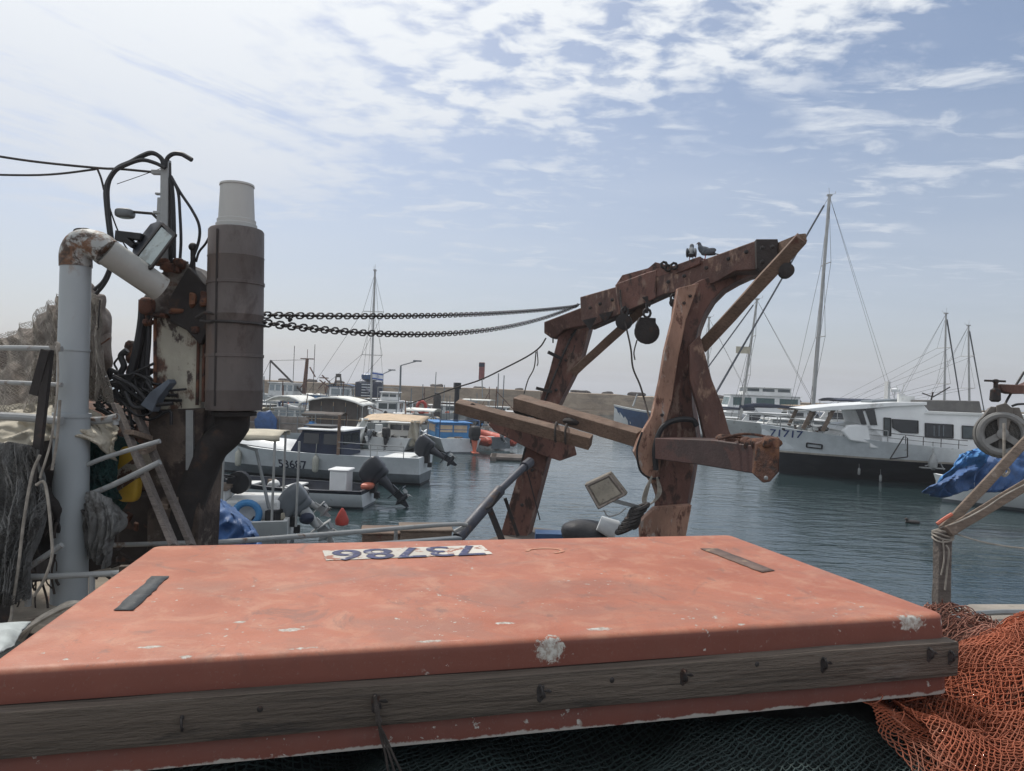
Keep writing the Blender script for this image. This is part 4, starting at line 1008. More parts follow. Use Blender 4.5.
# square boom low on the right leg, coming towards the quay
bb0, bb1 = P(664, 462, 9.1), P(752, 459, 7.3)
mb = MB(); mb.prism(PP([(655, 438, 9.1), (714, 440, 8.1), (757, 446, 7.5), (756, 474, 7.4), (700, 465, 8.3), (655, 459, 9.1)]), (.15, .38, 0)); bo = mb.build('trawl_boom', mat('boom_dark', (.050, .030, .028), .6, var=.25, vs=2, wear=(.075, .036, .031), wa=.46, ws=1.6, soft=.02, bump=.3), tr, bevel=.01)
mb = MB(); mb.prism(PP([(756, 444, 7.35), (770, 437, 7.2), (780, 438, 7.1), (779, 472, 7.1), (770, 482, 7.15), (763, 483, 7.2), (753, 474, 7.35)]), (.05, .22, 0)); mb.build('boom_end', m_rust, bo, bevel=.012)
mb = MB(); mb.blob(P(766, 478, 7.12), (.022, .01, .022), seg=10, rings=6); mb.build('bolt', m_steel, bo)
for k in range(9):
    mb = MB() if k == 0 else mb
    mb.blob(P(722 + k * 6.2, 439 + k * .9 + (k % 2) * 2 - (3 if k > 6 else 0), 8.3 - k * .13), (.085, .09, .06), 1, 12, 8, .7, 9, off=k * 7)
cable(mb, [(722, 436), (740, 437), (760, 443), (778, 438)], .02, 7.8); cable(mb, [(718, 439), (745, 434), (770, 438), (776, 446)], .016, 7.7)
mb.build('chafing_gear', m_rust, bo)
# hydraulic cylinder and strut left of the gallows
mb = MB(); mb.tube([P(524, 467, 11.2), P(498, 492, 10.6)], .055, 12); mb.tube([P(500, 490, 10.6), P(458, 538, 9.8)], .085, 14); mb.tube(PP([(524, 467, 11.2), (530, 462, 11.4)]), .08, 10); mb.build('hydraulic_cylinder', mat('cylinder_blue', (.06, .065, .085), .5, var=.3, wear=(.12, .08, .06), wa=.40, bump=.3), tr)
mb = MB(); mb.beam(P(488, 505, 10.6), P(502, 540, 10.4), .09, .05, (0, 1, 0)); mb.beam(P(505, 498, 10.8), P(518, 536, 10.8), .05, .04, (0, 1, 0)); cable(mb, [(500, 492), (492, 505), (482, 512), (465, 536)], .02, 10.2); build_each(mb, 'support_strut', m_dark, tr)
# square lamp on a side arm
lc = P(606, 492, 8.9)
lx = (P(624, 489, 8.9) - P(606, 492, 8.9)).normalized()
mb = MB(); q = PP([(584, 485, 8.95), (610, 473, 8.95), (627, 495, 8.85), (598, 510, 8.85)]); mb.prism(q, (.03, .10, .02)); lo = mb.build('square_lamp', mat('lamp_housing', (.17, .15, .125), .7, var=.25, wear=(.09, .06, .04), wa=.4, ws=8, bump=.3), tr, bevel=.012)
c_ = sum(q, V()) / 4; nn_ = (q[1] - q[0]).cross(q[3] - q[0]).normalized(); nn_ = nn_ if nn_.y < 0 else -nn_
mb = MB(); mb.prism([c_ + (x - c_) * .72 + nn_ * .004 for x in q], nn_ * .006); mb.build('lens', m_lens_b, lo)
mb = MB()
for i in range(4): mb.beam(c_ + (q[i] - c_) * .88 + nn_ * .008, c_ + (q[(i + 1) % 4] - c_) * .88 + nn_ * .008, .02, .02, nn_)
mb.build('bezel', m_drape, lo)
mb = MB(); mb.beam(P(612, 500, 8.9), P(645, 509, 9.1), .07, .05); cable(mb, [(604, 510), (608, 516), (618, 514), (626, 508)], .010, 8.8); mb.build('lamp_arm', m_steel, lo)
mb = MB()
for k in range(6): mb.tube([P(640 - k * 3.2 + 1.6 * math.cos(a), 509 + k * 4.5 + 4 * math.sin(a) * .3 , 9.0 + .06 * math.sin(a)) if 0 else P(640 - k * 3.0, 508 + k * 4.2, 9.0) + V((.10 * math.cos(a), .08 * math.sin(a), .05 * math.cos(a))) for a in [i * .52 for i in range(12)]], .03, 6, closed=True)
mb.blob(P(634, 518, 9.0), (.09, .08, .15), seg=12, rings=8); mb.build('coil_spring', m_dark, tr)

for (a, b, Y) in ((590, 308, 11.0), (600, 304, 10.9), (612, 300, 10.8), (668, 282, 9.9), (684, 276, 9.7), (706, 268, 9.4), (728, 259, 9.2), (746, 252, 9.0), (762, 248, 8.66), (772, 247, 8.6), (762, 262, 8.66), (772, 262, 8.6)):
    mb = MB(); q = P(a, b, Y - .02); mb.lathe([(.028, 0), (.028, .02), (.012, .03)], q, (0, -1, 0), 6); mb.build('bolt', m_dark, bm_)
for (a, b) in ((690, 296), (684, 303), (662, 415), (655, 446), (663, 520)):
    mb = MB(); q = P(a, b, YR - .15); mb.lathe([(.022, 0), (.022, .02), (.01, .03)], q, (0, -1, 0), 6); mb.build('bolt', m_dark, leg2)
for (a, b) in ((572, 335), (566, 360), (556, 390), (540, 440), (532, 470), (522, 505)):
    mb = MB(); q = P(a, b, YL - .02); mb.lathe([(.03, 0), (.03, .02), (.012, .03)], q, (0, -1, 0), 6); mb.build('bolt', m_dark, leg1)
mb = MB(); sv = axd.cross(V((1, 0, 0))).normalized(); q = s0 + V((-.06, -rS * .955, .03)); mb.beam(q, q + axd * L_ * .95, .012, .008, (0, -1, 0)); mb.build('weld_seam', m_soot, es)
for (f_, r_) in ((.30, 1.005), (.70, 1.0)):
    mb = MB(); q = s0 + axd * L_ * f_; mb.lathe([(rS * r_ - .004, -.012), (rS * r_ + .004, -.010), (rS * r_ + .004, .010), (rS * r_ - .004, .012)], q, axd, 40); mb.build('band', m_stack, es)
# ---------------- things on and around the trawler
ch = thing('chain', 'upper rusty chain strung from the exhaust stack to the gallows', 'chain', loc=tuple(P(400, 320, 8)), group='chains between stack and gallows', world=True)
def chain(a, b, dip, pitch, r, parent, extra=None):
    pts = sag(a, b, dip, 60); L = [0]
    for i in range(60): L.append(L[-1] + (pts[i + 1] - pts[i]).length)
    mb = MB(); s = 0; k = 0; i = 0
    while s + pitch < L[-1]:
        while L[i + 1] < s: i += 1
        p = pts[i].lerp(pts[i + 1], (s - L[i]) / (L[i + 1] - L[i])); d_ = (pts[i + 1] - pts[i]).normalized()
        n1 = d_.cross(V((0, 0, 1))).normalized(); n2 = n1.cross(d_)
        if k % 2: n1, n2 = n2, n1
        n1 = (n1 + n2 * .25).normalized()
        c = p + d_ * pitch * .5; hl_, hw = pitch * .68, pitch * .40
        mb.tube([c + d_ * hl_ * math.copysign(abs(math.cos(t)) ** .7, math.cos(t)) + n1 * hw * math.copysign(abs(math.sin(t)) ** .8, math.sin(t)) for t in [j * math.pi / 5 for j in range(10)]], r, 4, closed=True)
        s += pitch; k += 1
    return mb
A1, B1 = P(258, 315, 5.05), P(578, 306, 11.2)
m1 = chain(A1, B1, .06, .058, .0075, ch); mm = m1
for q in (): pass
mm.build('links', m_chain, ch)
mb = MB(); cable(mb, [(290, 314), (289, 321), (292, 319)], .009, 5.4); mb.build('shackle', m_chain, ch)
ch2 = thing('chain', 'lower rusty chain sagging from the exhaust stack to the gallows', 'chain', loc=tuple(P(400, 326, 8)), group='chains between stack and gallows', world=True)
mb = chain(P(258, 322, 5.0), P(580, 304, 11.1), .24, .062, .0075, ch2); mb.build('links', m_chain, ch2)
# blocks
def pulley(label, top, c, R_, Y):
    t = thing('pulley_block', label, 'pulley', loc=tuple(P(*c, Y)), world=True)
    cc = P(*c, Y); mb = MB(); mb.lathe([(R_ * .5, -.10), (R_, -.085), (R_, -.03), (R_ * .9, 0), (R_, .03), (R_, .085), (R_ * .5, .10)], cc, (.25, 1, .05), 20); mb.build('sheave', m_soot, t)
    mb = MB(); tp = P(*top, Y); mb.tube([tp, tp.lerp(cc, .35)], .022, 8); q = tp.lerp(cc, .35)
    mb.tube([q + V((.05 * math.cos(a), 0, .06 * math.sin(a))) for a in [i * .7 for i in range(9)]], .018, 6, closed=True); mb.build('shackle', m_dark, t)
    return t
t = pulley('round iron block with a rope through it under the middle of the gallows beam', (625, 306), (624, 322), .115, 10.4)
t = pulley('large heavy trawl block hanging from a shackle under the gallows beam', (647, 303), (647, 332), .17, 10.0)
mb = MB(); mb.prism(PP([(640, 317), (656, 318), (656, 328), (650, 340), (636, 334), (637, 324)], 9.95), (0, .14, 0)); mb.build('cheek_plate', m_soot, t, bevel=.01)
t = pulley('small block hanging at the high outer end of the gallows', (786, 262), (786, 271), .085, 8.4)
t = pulley('tiny block with a rope tail hanging beside the top of the right gallows leg', (675, 296), (673, 303), .05, 9.8)
mb = MB(); cable(mb, [(673, 305), (671, 325), (668, 345), (666, 365)], .011, 9.8); mb.build('rope', m_rope_d, t)
mb = MB(); cable(mb, [(620, 290, 10.5), (622, 310, 10.4), (628, 335, 10.2), (631, 350, 10.1), (633, 368, 10.1), (640, 385, 10.0), (645, 402, 9.9), (650, 420, 9.6)], .014)
solo(mb, 'rope', m_rope_d, 'thin dark rope falling from the middle block towards the right gallows leg', 'rope')
mb = MB(); cable(mb, [(546, 338, 11.9), (540, 347, 11.9), (528, 356, 12), (505, 368, 12.6), (480, 380, 13.3), (455, 388, 14), (430, 397, 15), (408, 404, 16)], .014); cable(mb, [(536, 352), (534, 368), (528, 380), (524, 394)], .010, 12); cable(mb, [(537, 350), (538, 362), (537, 366)], .010, 12)
solo(mb, 'mooring_line', m_rope_d, 'knotted line running down left from the low end of the gallows', 'rope')
mb = MB(); cable(mb, [(637, 340), (634, 352), (635, 360)], .010, 10.2); cable(mb, [(575, 345), (572, 355)], .01, 11.8); solo(mb, 'rope_scrap', m_rope_d, 'short rope tail dangling beside the middle block', 'rope')
# timbers lashed through the gallows
mb = MB(); mb.beam(P(457, 406, 10.2), P(591, 442, 9.6), .16, .17, (0, -.4, 1), chips=12); solo(mb, 'timber_beam', m_wood_r, 'long brown timber lashed across the left gallows leg', 'timber', 'timbers lashed across the gallows', bevel=.008)
mb = MB(); mb.beam(P(517, 402, 10.8), P(640, 438, 9.6), .20, .20, (0, -.4, 1), chips=12); solo(mb, 'timber_beam', m_wood_r, 'thicker brown timber reaching from behind the left leg to the right gallows leg', 'timber', 'timbers lashed across the gallows', bevel=.008)
mb = MB(); cable(mb, [(468, 410), (472, 404), (478, 409), (476, 416), (468, 414)], .014, 10.1)
for (x, y) in ((556, 432), (566, 434)): mb.tube([P(x, y, 9.7) + V((.02 * math.cos(a), .13 * math.cos(a), .13 * math.sin(a))) for a in [i * .52 for i in range(12)]], .016, 6, closed=True)
solo(mb, 'lashing', m_rope_d, 'dark rope lashing round the lower timber', 'rope')
mb = MB(); mb.blob(P(535, 412, 11.5), (.3, .2, .10), 1, 14, 8, .6, 5); mb.blob(P(578, 421, 10.2), (.22, .15, .07), 1, 14, 8, .6, 5, off=4); solo(mb, 'net_scrap', m_soot, 'wads of black netting stuffed between the timbers', 'netting')
# motor cover, bucket between the gallows legs
mb = MB(); mb.blob(P(588, 533, 9.6) , (.34, .25, .17), .8, 24, 12, .18, 4); solo(mb, 'covered_winch', mat('black_cover', (.035, .036, .042), .6, var=.2, bump=.3), 'dark cover over a winch between the gallows legs', 'winch cover')
mb = MB(); mb.lathe([(.10, -.22), (.13, 0), (.12, .02)], P(615, 530, 9.3), (.8, -.1, -.3), 14); solo(mb, 'white_canister', m_palegrey, 'whitish canister lying beside the dark winch cover', 'canister')
mb = MB(); mb.box(P(550, 536, 10.2), (.42, .3, .12)); solo(mb, 'blue_crate', m_blueh, 'low blue crate between the gallows legs', 'crate', bevel=.01)
# pigeons
def pigeon(px, py, Y, face, label):
    t = thing('pigeon', label, 'pigeon', loc=tuple(P(px, py, Y)), group='pigeons on the gallows beam')
    t.rotation_euler = (0, 0, face); k = 1.0
    spine = [(-.13, 0, .075), (-.10, 0, .085), (-.05, 0, .10), (0, 0, .115), (.05, 0, .135), (.08, 0, .165), (.092, 0, .195), (.10, 0, .215), (.112, 0, .222), (.128, 0, .218)]
    rs = [.012, .028, .048, .058, .056, .040, .026, .026, .022, .008]
    mb = MB(); mb.tube(catmull([V(p) * k for p in spine], 4), [rs[min(int(i / 4), 9)] * (1 - (i % 4) / 4) + rs[min(int(i / 4) + 1, 9)] * ((i % 4) / 4) for i in range(37)], 14); mb.build('body', m_pig, t)
    for s in (-1, 1):
        mb = MB(); mb.blob((-.03, s * .047, .108), (.10, .016, .042), .9, 16, 10, rot=Matrix.Rotation(R(12), 3, 'Y')); mb.build('wing', m_pigl if s < 0 else m_pig, t)
        mb = MB(); mb.tube([V((.01, s * .02, .07)), V((.012, s * .02, .008)), V((.03, s * .02, .004))], .005, 6); mb.build('leg', m_red, t)
        mb = MB(); mb.blob((.115, s * .019, .222), (.004, .003, .004), seg=8, rings=6); mb.build('eye', m_red, t)
    mb = MB(); mb.prism([V((-.11, -.018, .082)), V((-.21, -.032, .058)), V((-.21, .032, .058)), V((-.11, .018, .082))], (0, 0, .008)); mb.build('tail', m_pigd, t)
    mb = MB(); mb.tube([V((.127, 0, .219)), V((.147, 0, .211))], [.006, .002], 6); mb.build('beak', m_pigd, t)
    return t
a = pigeon(691, 262.5, 9.75, R(75), 'pale pigeon perched upright facing away, left of the pair'); a.scale = (1.15,) * 3
a = pigeon(706, 259.5, 9.55, R(172), 'dark pigeon in profile facing left, right of the pair'); a.scale = (.95,) * 3
# mesh hanging over the gear
def hung(rows, nu, nv, r, m, label, amp, freq, off, **kw):
    f = sheet_fn([PP(q) for q in rows], amp, freq, off, **kw); mb = MB(); net(mb, f, nu, nv, r, .3, random.Random(off)); return solo(mb, 'hanging_fishing_net', m, label, 'fishing net', sharp=180)
hung([[(-60, 348, 5.35), (10, 334, 5.35), (45, 312, 5.3), (66, 292, 5.25), (86, 288, 5.2), (102, 300, 5.2)], [(-60, 385, 5.0), (10, 370, 5.0), (45, 358, 4.95), (70, 350, 4.9), (92, 348, 4.9), (101, 352, 4.9)], [(-60, 425, 4.7), (10, 420, 4.7), (45, 412, 4.7), (70, 405, 4.7), (95, 402, 4.75), (110, 402, 4.8)]], 90, 60, .0020, m_rope, 'pale fine mesh spread over the brown tarpaulin behind the vent pipe', .05, 3.4, 1, fold=.12, ff=11, fv=1.0)
hung([[(-50, 448, 4.22), (10, 444, 4.18), (30, 446, 4.18), (46, 452, 4.18)], [(-50, 520, 4.08), (8, 520, 4.08), (24, 525, 4.08), (36, 530, 4.08)], [(-50, 606, 4.0), (2, 604, 4.0), (12, 606, 4.0), (22, 596, 4.05)]], 40, 60, .003, m_drape_g, 'grey knotted mesh hanging over the rags at the far left edge', .03, 8, 8, aniso=(1, 1, .22), fold=.10, ff=8, fv=1.4)
hung([[(84, 440, 4.9), (100, 438, 4.9), (116, 446, 4.9)], [(84, 470, 4.7), (100, 470, 4.68), (120, 474, 4.75)], [(86, 505, 4.72), (100, 505, 4.7), (118, 500, 4.8)]], 26, 26, .008, m_greennet, 'coarse teal mesh bunched over the green coil right of the vent pipe', .06, 5, 17, fold=.08, ff=6, fv=2)
# wooden ladder
ld = thing('wooden_ladder', 'short grey wooden ladder leaning against the trawler beside the vent pipe', 'ladder', loc=tuple(P(165, 545, 4.6)), world=True)
mb = MB(); mb.beam(P(116, 405, 4.75), P(174, 546, 4.35), .075, .03, (1, 0, .4)); mb.build('rail', m_wood_g, ld, bevel=.004)
mb = MB(); mb.beam(P(133, 404, 4.95), P(192, 546, 4.55), .075, .03, (1, 0, .4)); mb.build('rail', m_wood_g, ld, bevel=.004)
for (a, b, c, d_) in ((129, 432, 148, 438), (140, 452, 151, 447), (162, 507, 173, 499)):
    mb = MB(); mb.beam(P(a, b, 4.62), P(c, d_, 4.8), .07, .03, (0, 0, 1)); mb.build('rung', m_wood, ld)
# drapes
def cloth(name, rows, m, label, cat, amp=.03, freq=3, nu=40, nv=30, off=0, group=None, aniso=(1, 1, 1), solid=.012, **kw):
    f = sheet_fn([PP(r) for r in rows], amp, freq, off, aniso, **kw); mb = MB(); mb.grid(f, nu, nv); return solo(mb, name, m, label, cat, group, sharp=60, solid=solid)
cloth('hanging_net', [[(-60, 350, 5.6), (10, 338, 5.6), (45, 318, 5.5), (66, 296, 5.4), (86, 292, 5.4), (100, 298, 5.4)], [(-60, 385, 5.3), (10, 370, 5.3), (45, 360, 5.2), (70, 350, 5.1), (92, 348, 5.1), (97, 352, 5.1)], [(-60, 425, 4.9), (10, 420, 4.9), (45, 412, 4.9), (70, 405, 4.9), (95, 400, 5), (108, 398, 5)]],
      m_drape, 'brownish tarpaulin gathered up to a peak behind the vent pipe', 'tarpaulin', .05, 3.4, 160, 110, 1, aniso=(1.1, 1, .5), fold=.11, ff=11, fv=1.0)
mb = MB(); mb.blob(P(94, 320, 5.3), (.085, .12, .23), .9, 40, 30, .5, 9); mb.blob(P(97, 352, 5.3), (.08, .1, .2), .9, 36, 26, .6, 9, off=3); solo(mb, 'canvas_bundle', m_drape, 'rolled brown canvas bundle tied up just right of the vent pipe', 'canvas bundle')
cloth('cream_sheet', [[(-50, 412, 4.9), (20, 404, 4.9), (60, 398, 4.9), (95, 412, 4.9), (118, 424, 4.9)], [(-50, 430, 4.55), (20, 424, 4.55), (60, 420, 4.55), (95, 430, 4.6), (118, 440, 4.7)], [(-50, 450, 4.4), (20, 448, 4.4), (60, 440, 4.45), (95, 442, 4.5), (116, 462, 4.7)]],
      m_drape_c, 'crumpled cream sheet lying over the gear behind the vent pipe', 'sheet', .05, 4.5, 120, 70, 5, fold=.07, ff=8, fv=4)
cloth('hanging_rag', [[(-50, 448, 4.35), (10, 444, 4.3), (30, 446, 4.3), (44, 452, 4.3)], [(-50, 500, 4.2), (8, 500, 4.2), (26, 505, 4.2), (38, 512, 4.2)], [(-50, 560, 4.15), (6, 560, 4.15), (18, 565, 4.15), (30, 570, 4.2)], [(-50, 606, 4.1), (2, 604, 4.1), (10, 606, 4.1), (16, 596, 4.2)]],
      m_drape_g, 'grey ragged cloth hanging at the far left edge', 'cloth', .03, 8, 120, 110, 8, aniso=(1, 1, .22), fold=.10, ff=8, fv=1.4)
cloth('hanging_rag', [[(82, 496, 4.6), (95, 492, 4.5), (108, 497, 4.5), (121, 508, 4.6)], [(84, 520, 4.5), (96, 520, 4.42), (110, 522, 4.42), (124, 520, 4.5)], [(86, 545, 4.5), (97, 548, 4.45), (108, 548, 4.45), (118, 536, 4.5)], [(88, 556, 4.5), (98, 562, 4.5), (107, 568, 4.5), (112, 550, 4.5)]],
      m_drape_g, 'pale grey rag hanging just right of the vent pipe foot', 'cloth', .03, 9, 90, 90, 12, aniso=(1.4, 1.4, .35), fold=.07, ff=6, fv=1.2)
cloth('hanging_rag', [[(38, 455, 4.5), (62, 450, 4.5)], [(36, 500, 4.4), (62, 500, 4.4)], [(34, 560, 4.5), (64, 560, 4.5)]], m_soot, 'black oily cloth between the grey cloth and the vent pipe', 'cloth', .08, 5, 20, 40, 15)
mb = MB(); a = P(86, 468, 4.75); b = P(119, 472, 5.0)
for k in range(7):
    q = a.lerp(b, k / 6); mb.tube([q + V((.0 + .05 * math.sin(t), .06 + .13 * math.cos(t), -.02 + .23 * math.sin(t) - k * .004)) for t in [i * math.pi / 12 for i in range(24)]], .036, 8, closed=True)
solo(mb, 'net_coil', m_greennet, 'coil of thick dark green netting right of the vent pipe', 'net')
mb = MB(); mb.blob(P(130, 474, 4.95), (.075, .05, .19), .45, 20, 14); solo(mb, 'plastic_canister', m_yellow, 'yellow plastic canister behind the rails next to the ladder', 'canister')
mb = MB()
cable(mb, [(40, 455), (32, 475), (24, 520), (18, 570), (12, 610), (10, 640)], .008, 4.0); cable(mb, [(36, 485), (44, 482), (48, 500), (51, 530), (52, 556), (44, 580), (34, 596)], .008, 4.0); cable(mb, [(57, 345), (58, 380), (54, 420), (50, 445), (40, 478)], .007, 4.1)
cable(mb, [(60, 400), (57, 440), (52, 470)], .009, 4.15)
for k in range(5): cable(mb, [(50 + k, 346), (54, 350 + k), (59, 345 + k), (56, 342)], .008, 4.22)
solo(mb, 'rope', m_rope, 'pale rope looped down from the left rails beside the vent pipe', 'rope')
mb = MB(); rb = random.Random(31)
for k in range(40):
    x = rb.uniform(6, 60); y = rb.uniform(470, 600); l = rb.uniform(10, 40); cable(mb, [(x, y), (x + rb.uniform(-6, 6), y + l * .5), (x + rb.uniform(-8, 8), y + l)], rb.uniform(.003, .008), 4.35, 5, 3)
for k in range(14):
    x = rb.uniform(84, 130); y = rb.uniform(540, 590); l = rb.uniform(10, 30); cable(mb, [(x, y), (x + rb.uniform(4, 12), y + rb.uniform(-8, 8)), (x + l, y + rb.uniform(-5, 5))], rb.uniform(.005, .012), 4.7, 5, 3)
tag(solo(mb, 'rope_tangle', m_rope_d, 'tangle of dark cords hanging behind the vent pipe foot', 'rope'), kind='stuff')
mb = MB(); f = sheet_fn([[P(-60, 628, 2.9), P(0, 624, 2.9), P(28, 622, 3.0)], [P(-60, 655, 2.6), P(0, 640, 2.7), P(20, 638, 2.8)], [P(-60, 690, 2.5), P(-10, 660, 2.5), P(6, 652, 2.6)]], .03, 6, 3); mb.grid(f, 16, 14)
solo(mb, 'plastic_sheet', mat('clear_sheet', (.42, .46, .46), .4, var=.3, bump=.3), 'crumpled pale plastic sheet at the left edge beside the hatch', 'sheet', sharp=50, solid=.01)
mb = MB()
for k in range(4): cable(mb, [(0 + k * 6, 652 - k * 2), (20 + k * 5, 634 - k * 4), (45 + k * 4, 618 - k * 3), (70, 606 - k), (95, 604)], .012, 3.4 + k * .05)
solo(mb, 'mooring_line', m_rope, 'coiled pale mooring line beside the far left corner of the hatch', 'rope')

# ================================================================ BOATS
class Hull:
    def __init__(s, L, B, H, sheer=.35, draft=.3, tr=.8, rake=.35, flare=.8, full=.45):
        s.L, s.B, s.H, s.sheer, s.draft, s.tr, s.rake, s.flare, s.full = L, B, H, sheer, draft, tr, rake, flare, full
    def g(s, t): return s.H * (1 + s.sheer * max(0, t - .3) ** 2 / .49 + .06 * max(0, .3 - t))
    def hb(s, t):
        a = 1 - max(0, (t - s.full) / (1 - s.full)) ** 2.3
        b = s.tr + (1 - s.tr) * math.sin(min(1, t / .45) * math.pi / 2)
        return max(s.B / 2 * a * b, .012)
    def pt(s, t, z, side):
        k = max(0, (z + s.draft) / (s.g(t) + s.draft))
        e = .28 + s.flare * t ** 2.5
        y = s.hb(t) * (k ** e if k > 0 else 0)
        x = -s.L / 2 + s.L * t - s.rake * (1 - k) * max(0, (t - .5) * 2) ** 2 * s.H
        return V((x, side * y, z))
    def y_at(s, x, z):
        t = (x + s.L / 2) / s.L
        for _ in range(4):
            k = max(0, (z + s.draft) / (s.g(t) + s.draft))
            t = (x + s.L / 2 + s.rake * (1 - k) * max(0, (t - .5) * 2) ** 2 * s.H) / s.L
        return s.pt(min(t, 1), z, 1).y
    def mesh(s, bands, n=28, floor=.25, rim=.07, camber=0):
        """bands: list of (z or None for the gunwale, material index of the strip below it)"""
        mb = MB(); zs = [-s.draft] + [b[0] for b in bands]
        rows = []
        for i in range(n + 1):
            t = i / n; g = s.g(t); r = []
            for side in (-1, 1):
                col = []
                for z in zs:
                    zz = g if z is None else (g * -z if z < 0 and z != -s.draft else min(z, g - .01))
                    col.append(s.pt(t, zz, side))
                q = col[-1]
                yi = max(abs(q.y) - rim, .006); fl = min(floor, g - .05)
                xin = q.x - (rim if t > .5 else -rim if i == 0 else 0)
                col.append(V((q.x, side * (abs(q.y) + .012), g + .015))); col.append(V((xin, side * yi, g + .02))); col.append(V((xin, side * yi, g - .03)))
                for zi in (fl + (g - .03 - fl) * .5, fl): col.append(V((xin, side * max(min(yi, abs(s.pt(t, zi, 1).y) - rim * 1.2), .004), zi)))
                r.append(col)
            rows.append(r)
        m = len(rows[0][0]); nb = len(bands)
        base = 0
        vs = [p for r in rows for c in r for p in c]; idx = lambda i, sd, j: (i * 2 + sd) * m + j
        o = len(mb.v); mb.v += vs
        def F(f, mi): mb.f.append([a + o for a in f]); mb.mi.append(mi)
        for i in range(n):
            for sd in (0, 1):
                for j in range(m - 1):
                    mi = bands[j][1] if j < nb else (bands[-1][1] if j > nb + 1 else bands[-1][1])
                    F((idx(i, sd, j), idx(i + 1, sd, j), idx(i + 1, sd, j + 1), idx(i, sd, j + 1)), mi)
            F((idx(i, 0, m - 1), idx(i + 1, 0, m - 1), idx(i + 1, 1, m - 1), idx(i, 1, m - 1)), bands[-1][1])
            F((idx(i, 0, 0), idx(i + 1, 0, 0), idx(i + 1, 1, 0), idx(i, 1, 0)), bands[0][1])
        for j in range(m - 1):
            F((idx(0, 0, j), idx(0, 1, j), idx(0, 1, j + 1), idx(0, 0, j + 1)), bands[min(j, nb - 1)][1])
        return mb

def boat(name, label, cat, hull, mats, bands, at=None, rz=0, stern=None, bow=None, group=None, floor=.25, z=0.0):
    if stern is not None:
        a, b = stern, bow; c = (a + b) / 2; dd = b - a; rz = math.atan2(dd.y, dd.x)
        hull.L = dd.length
    else: c = at
    t = thing(name, label, cat, (c.x, c.y, z), rz, group)
    hull.mesh(bands, floor=floor).build('hull', mats, t, sharp=45)
    return t
def to_local(t, p):
    a = -t.rotation_euler[2]; q = V(p) - t.location
    return V((q.x * math.cos(a) - q.y * math.sin(a), q.x * math.sin(a) + q.y * math.cos(a), q.z))
def side(t, px, py, yl):                # pixel -> point on the boat's plane y = yl (local)
    o = to_local(t, (0, 0, EYE)); d_ = to_local(t, V((0, 0, EYE)) + ray(px, py)) - o
    k = (yl - o.y) / d_.y; return o + d_ * k
def hull_text(t, hull, txt, px, py, size, m, sgn=1, wfac=1.0):
    c = side(t, px, py, sgn * hull.B * .45)
    tm = text_mb(txt, size, 0, 0, .004)
    out = []
    for v in tm.v:
        x = c.x - sgn * v.x * wfac; z_ = c.z + v.y
        out.append(V((x, sgn * (hull.y_at(x, z_) + .012), z_)))
    tm.v = out
    return tm.build('registration_number', m, t)
def outboard(t, pos, tilt=0, s=1.0, mc=None, mg=None, yaw=0):
    """pos: top of transom (local). tilt in degrees lifts the propeller aft"""
    mc = mc or m_motor_b; mg = mg or m_motor_g
    M = Matrix.Translation(V(pos)) @ Matrix.Rotation(R(yaw), 4, 'Z') @ Matrix.Rotation(R(tilt), 4, 'Y') @ Matrix.Scale(s, 4)
    mb = MB(); mb.blob((-.20, 0, .24), (.27, .165, .19), .45, 24, 16); mb.blob((-.26, 0, .08), (.20, .13, .13), .5, 16, 10)
    for q in mb.v:
        if q.x > -.2: q.z -= (q.x + .2) * .35
    o = xform(mb, M).build('outboard_motor', mc, t, sharp=50)
    mb = MB(); mb.tube([V((-.24, 0, .04)), V((-.26, 0, -.14)), V((-.27, 0, -.42))], [.12, .095, .055], 12)
    mb.prism([V((-.20, -.02, -.30)), V((-.36, -.02, -.28)), V((-.40, -.02, -.62)), V((-.25, -.02, -.66))], (0, .04, 0))
    xform(mb, M).build('leg', mg, o)
    mb = MB(); mb.prism([V((-.12, -.09, -.44)), V((-.50, -.12, -.46)), V((-.50, .12, -.46)), V((-.12, .09, -.44))], (0, 0, .02))
    mb.tube([V((-.14, 0, -.62)), V((-.22, 0, -.62)), V((-.40, 0, -.62)), V((-.46, 0, -.62))], [.01, .05, .055, .035], 12)
    mb.prism([V((-.22, -.01, -.64)), V((-.36, -.01, -.64)), V((-.33, -.01, -.82)), V((-.27, -.01, -.80))], (0, .02, 0))
    xform(mb, M).build('gearcase', mg, o)
    mb = MB()
    for a in (0, 120, 240):
        r_ = Matrix.Rotation(R(a), 3, 'X'); mb.prism([V((-.47, 0, -.62)) + r_ @ V(p) for p in ((0, -.02, .03), (.03, .05, .06), (.02, .06, .13), (-.01, -.03, .14), (-.02, -.05, .06))], (.012, 0, 0))
    xform(mb, M).build('propeller', m_steel, o)
    mb = MB(); mb.box((-.04, 0, -.02), (.14, .18, .26)); mb.box((-.13, 0, -.2), (.1, .12, .12)); xform(mb, Matrix.Translation(V(pos)) @ Matrix.Scale(s, 4)).build('clamp', m_blk, o)
    return o
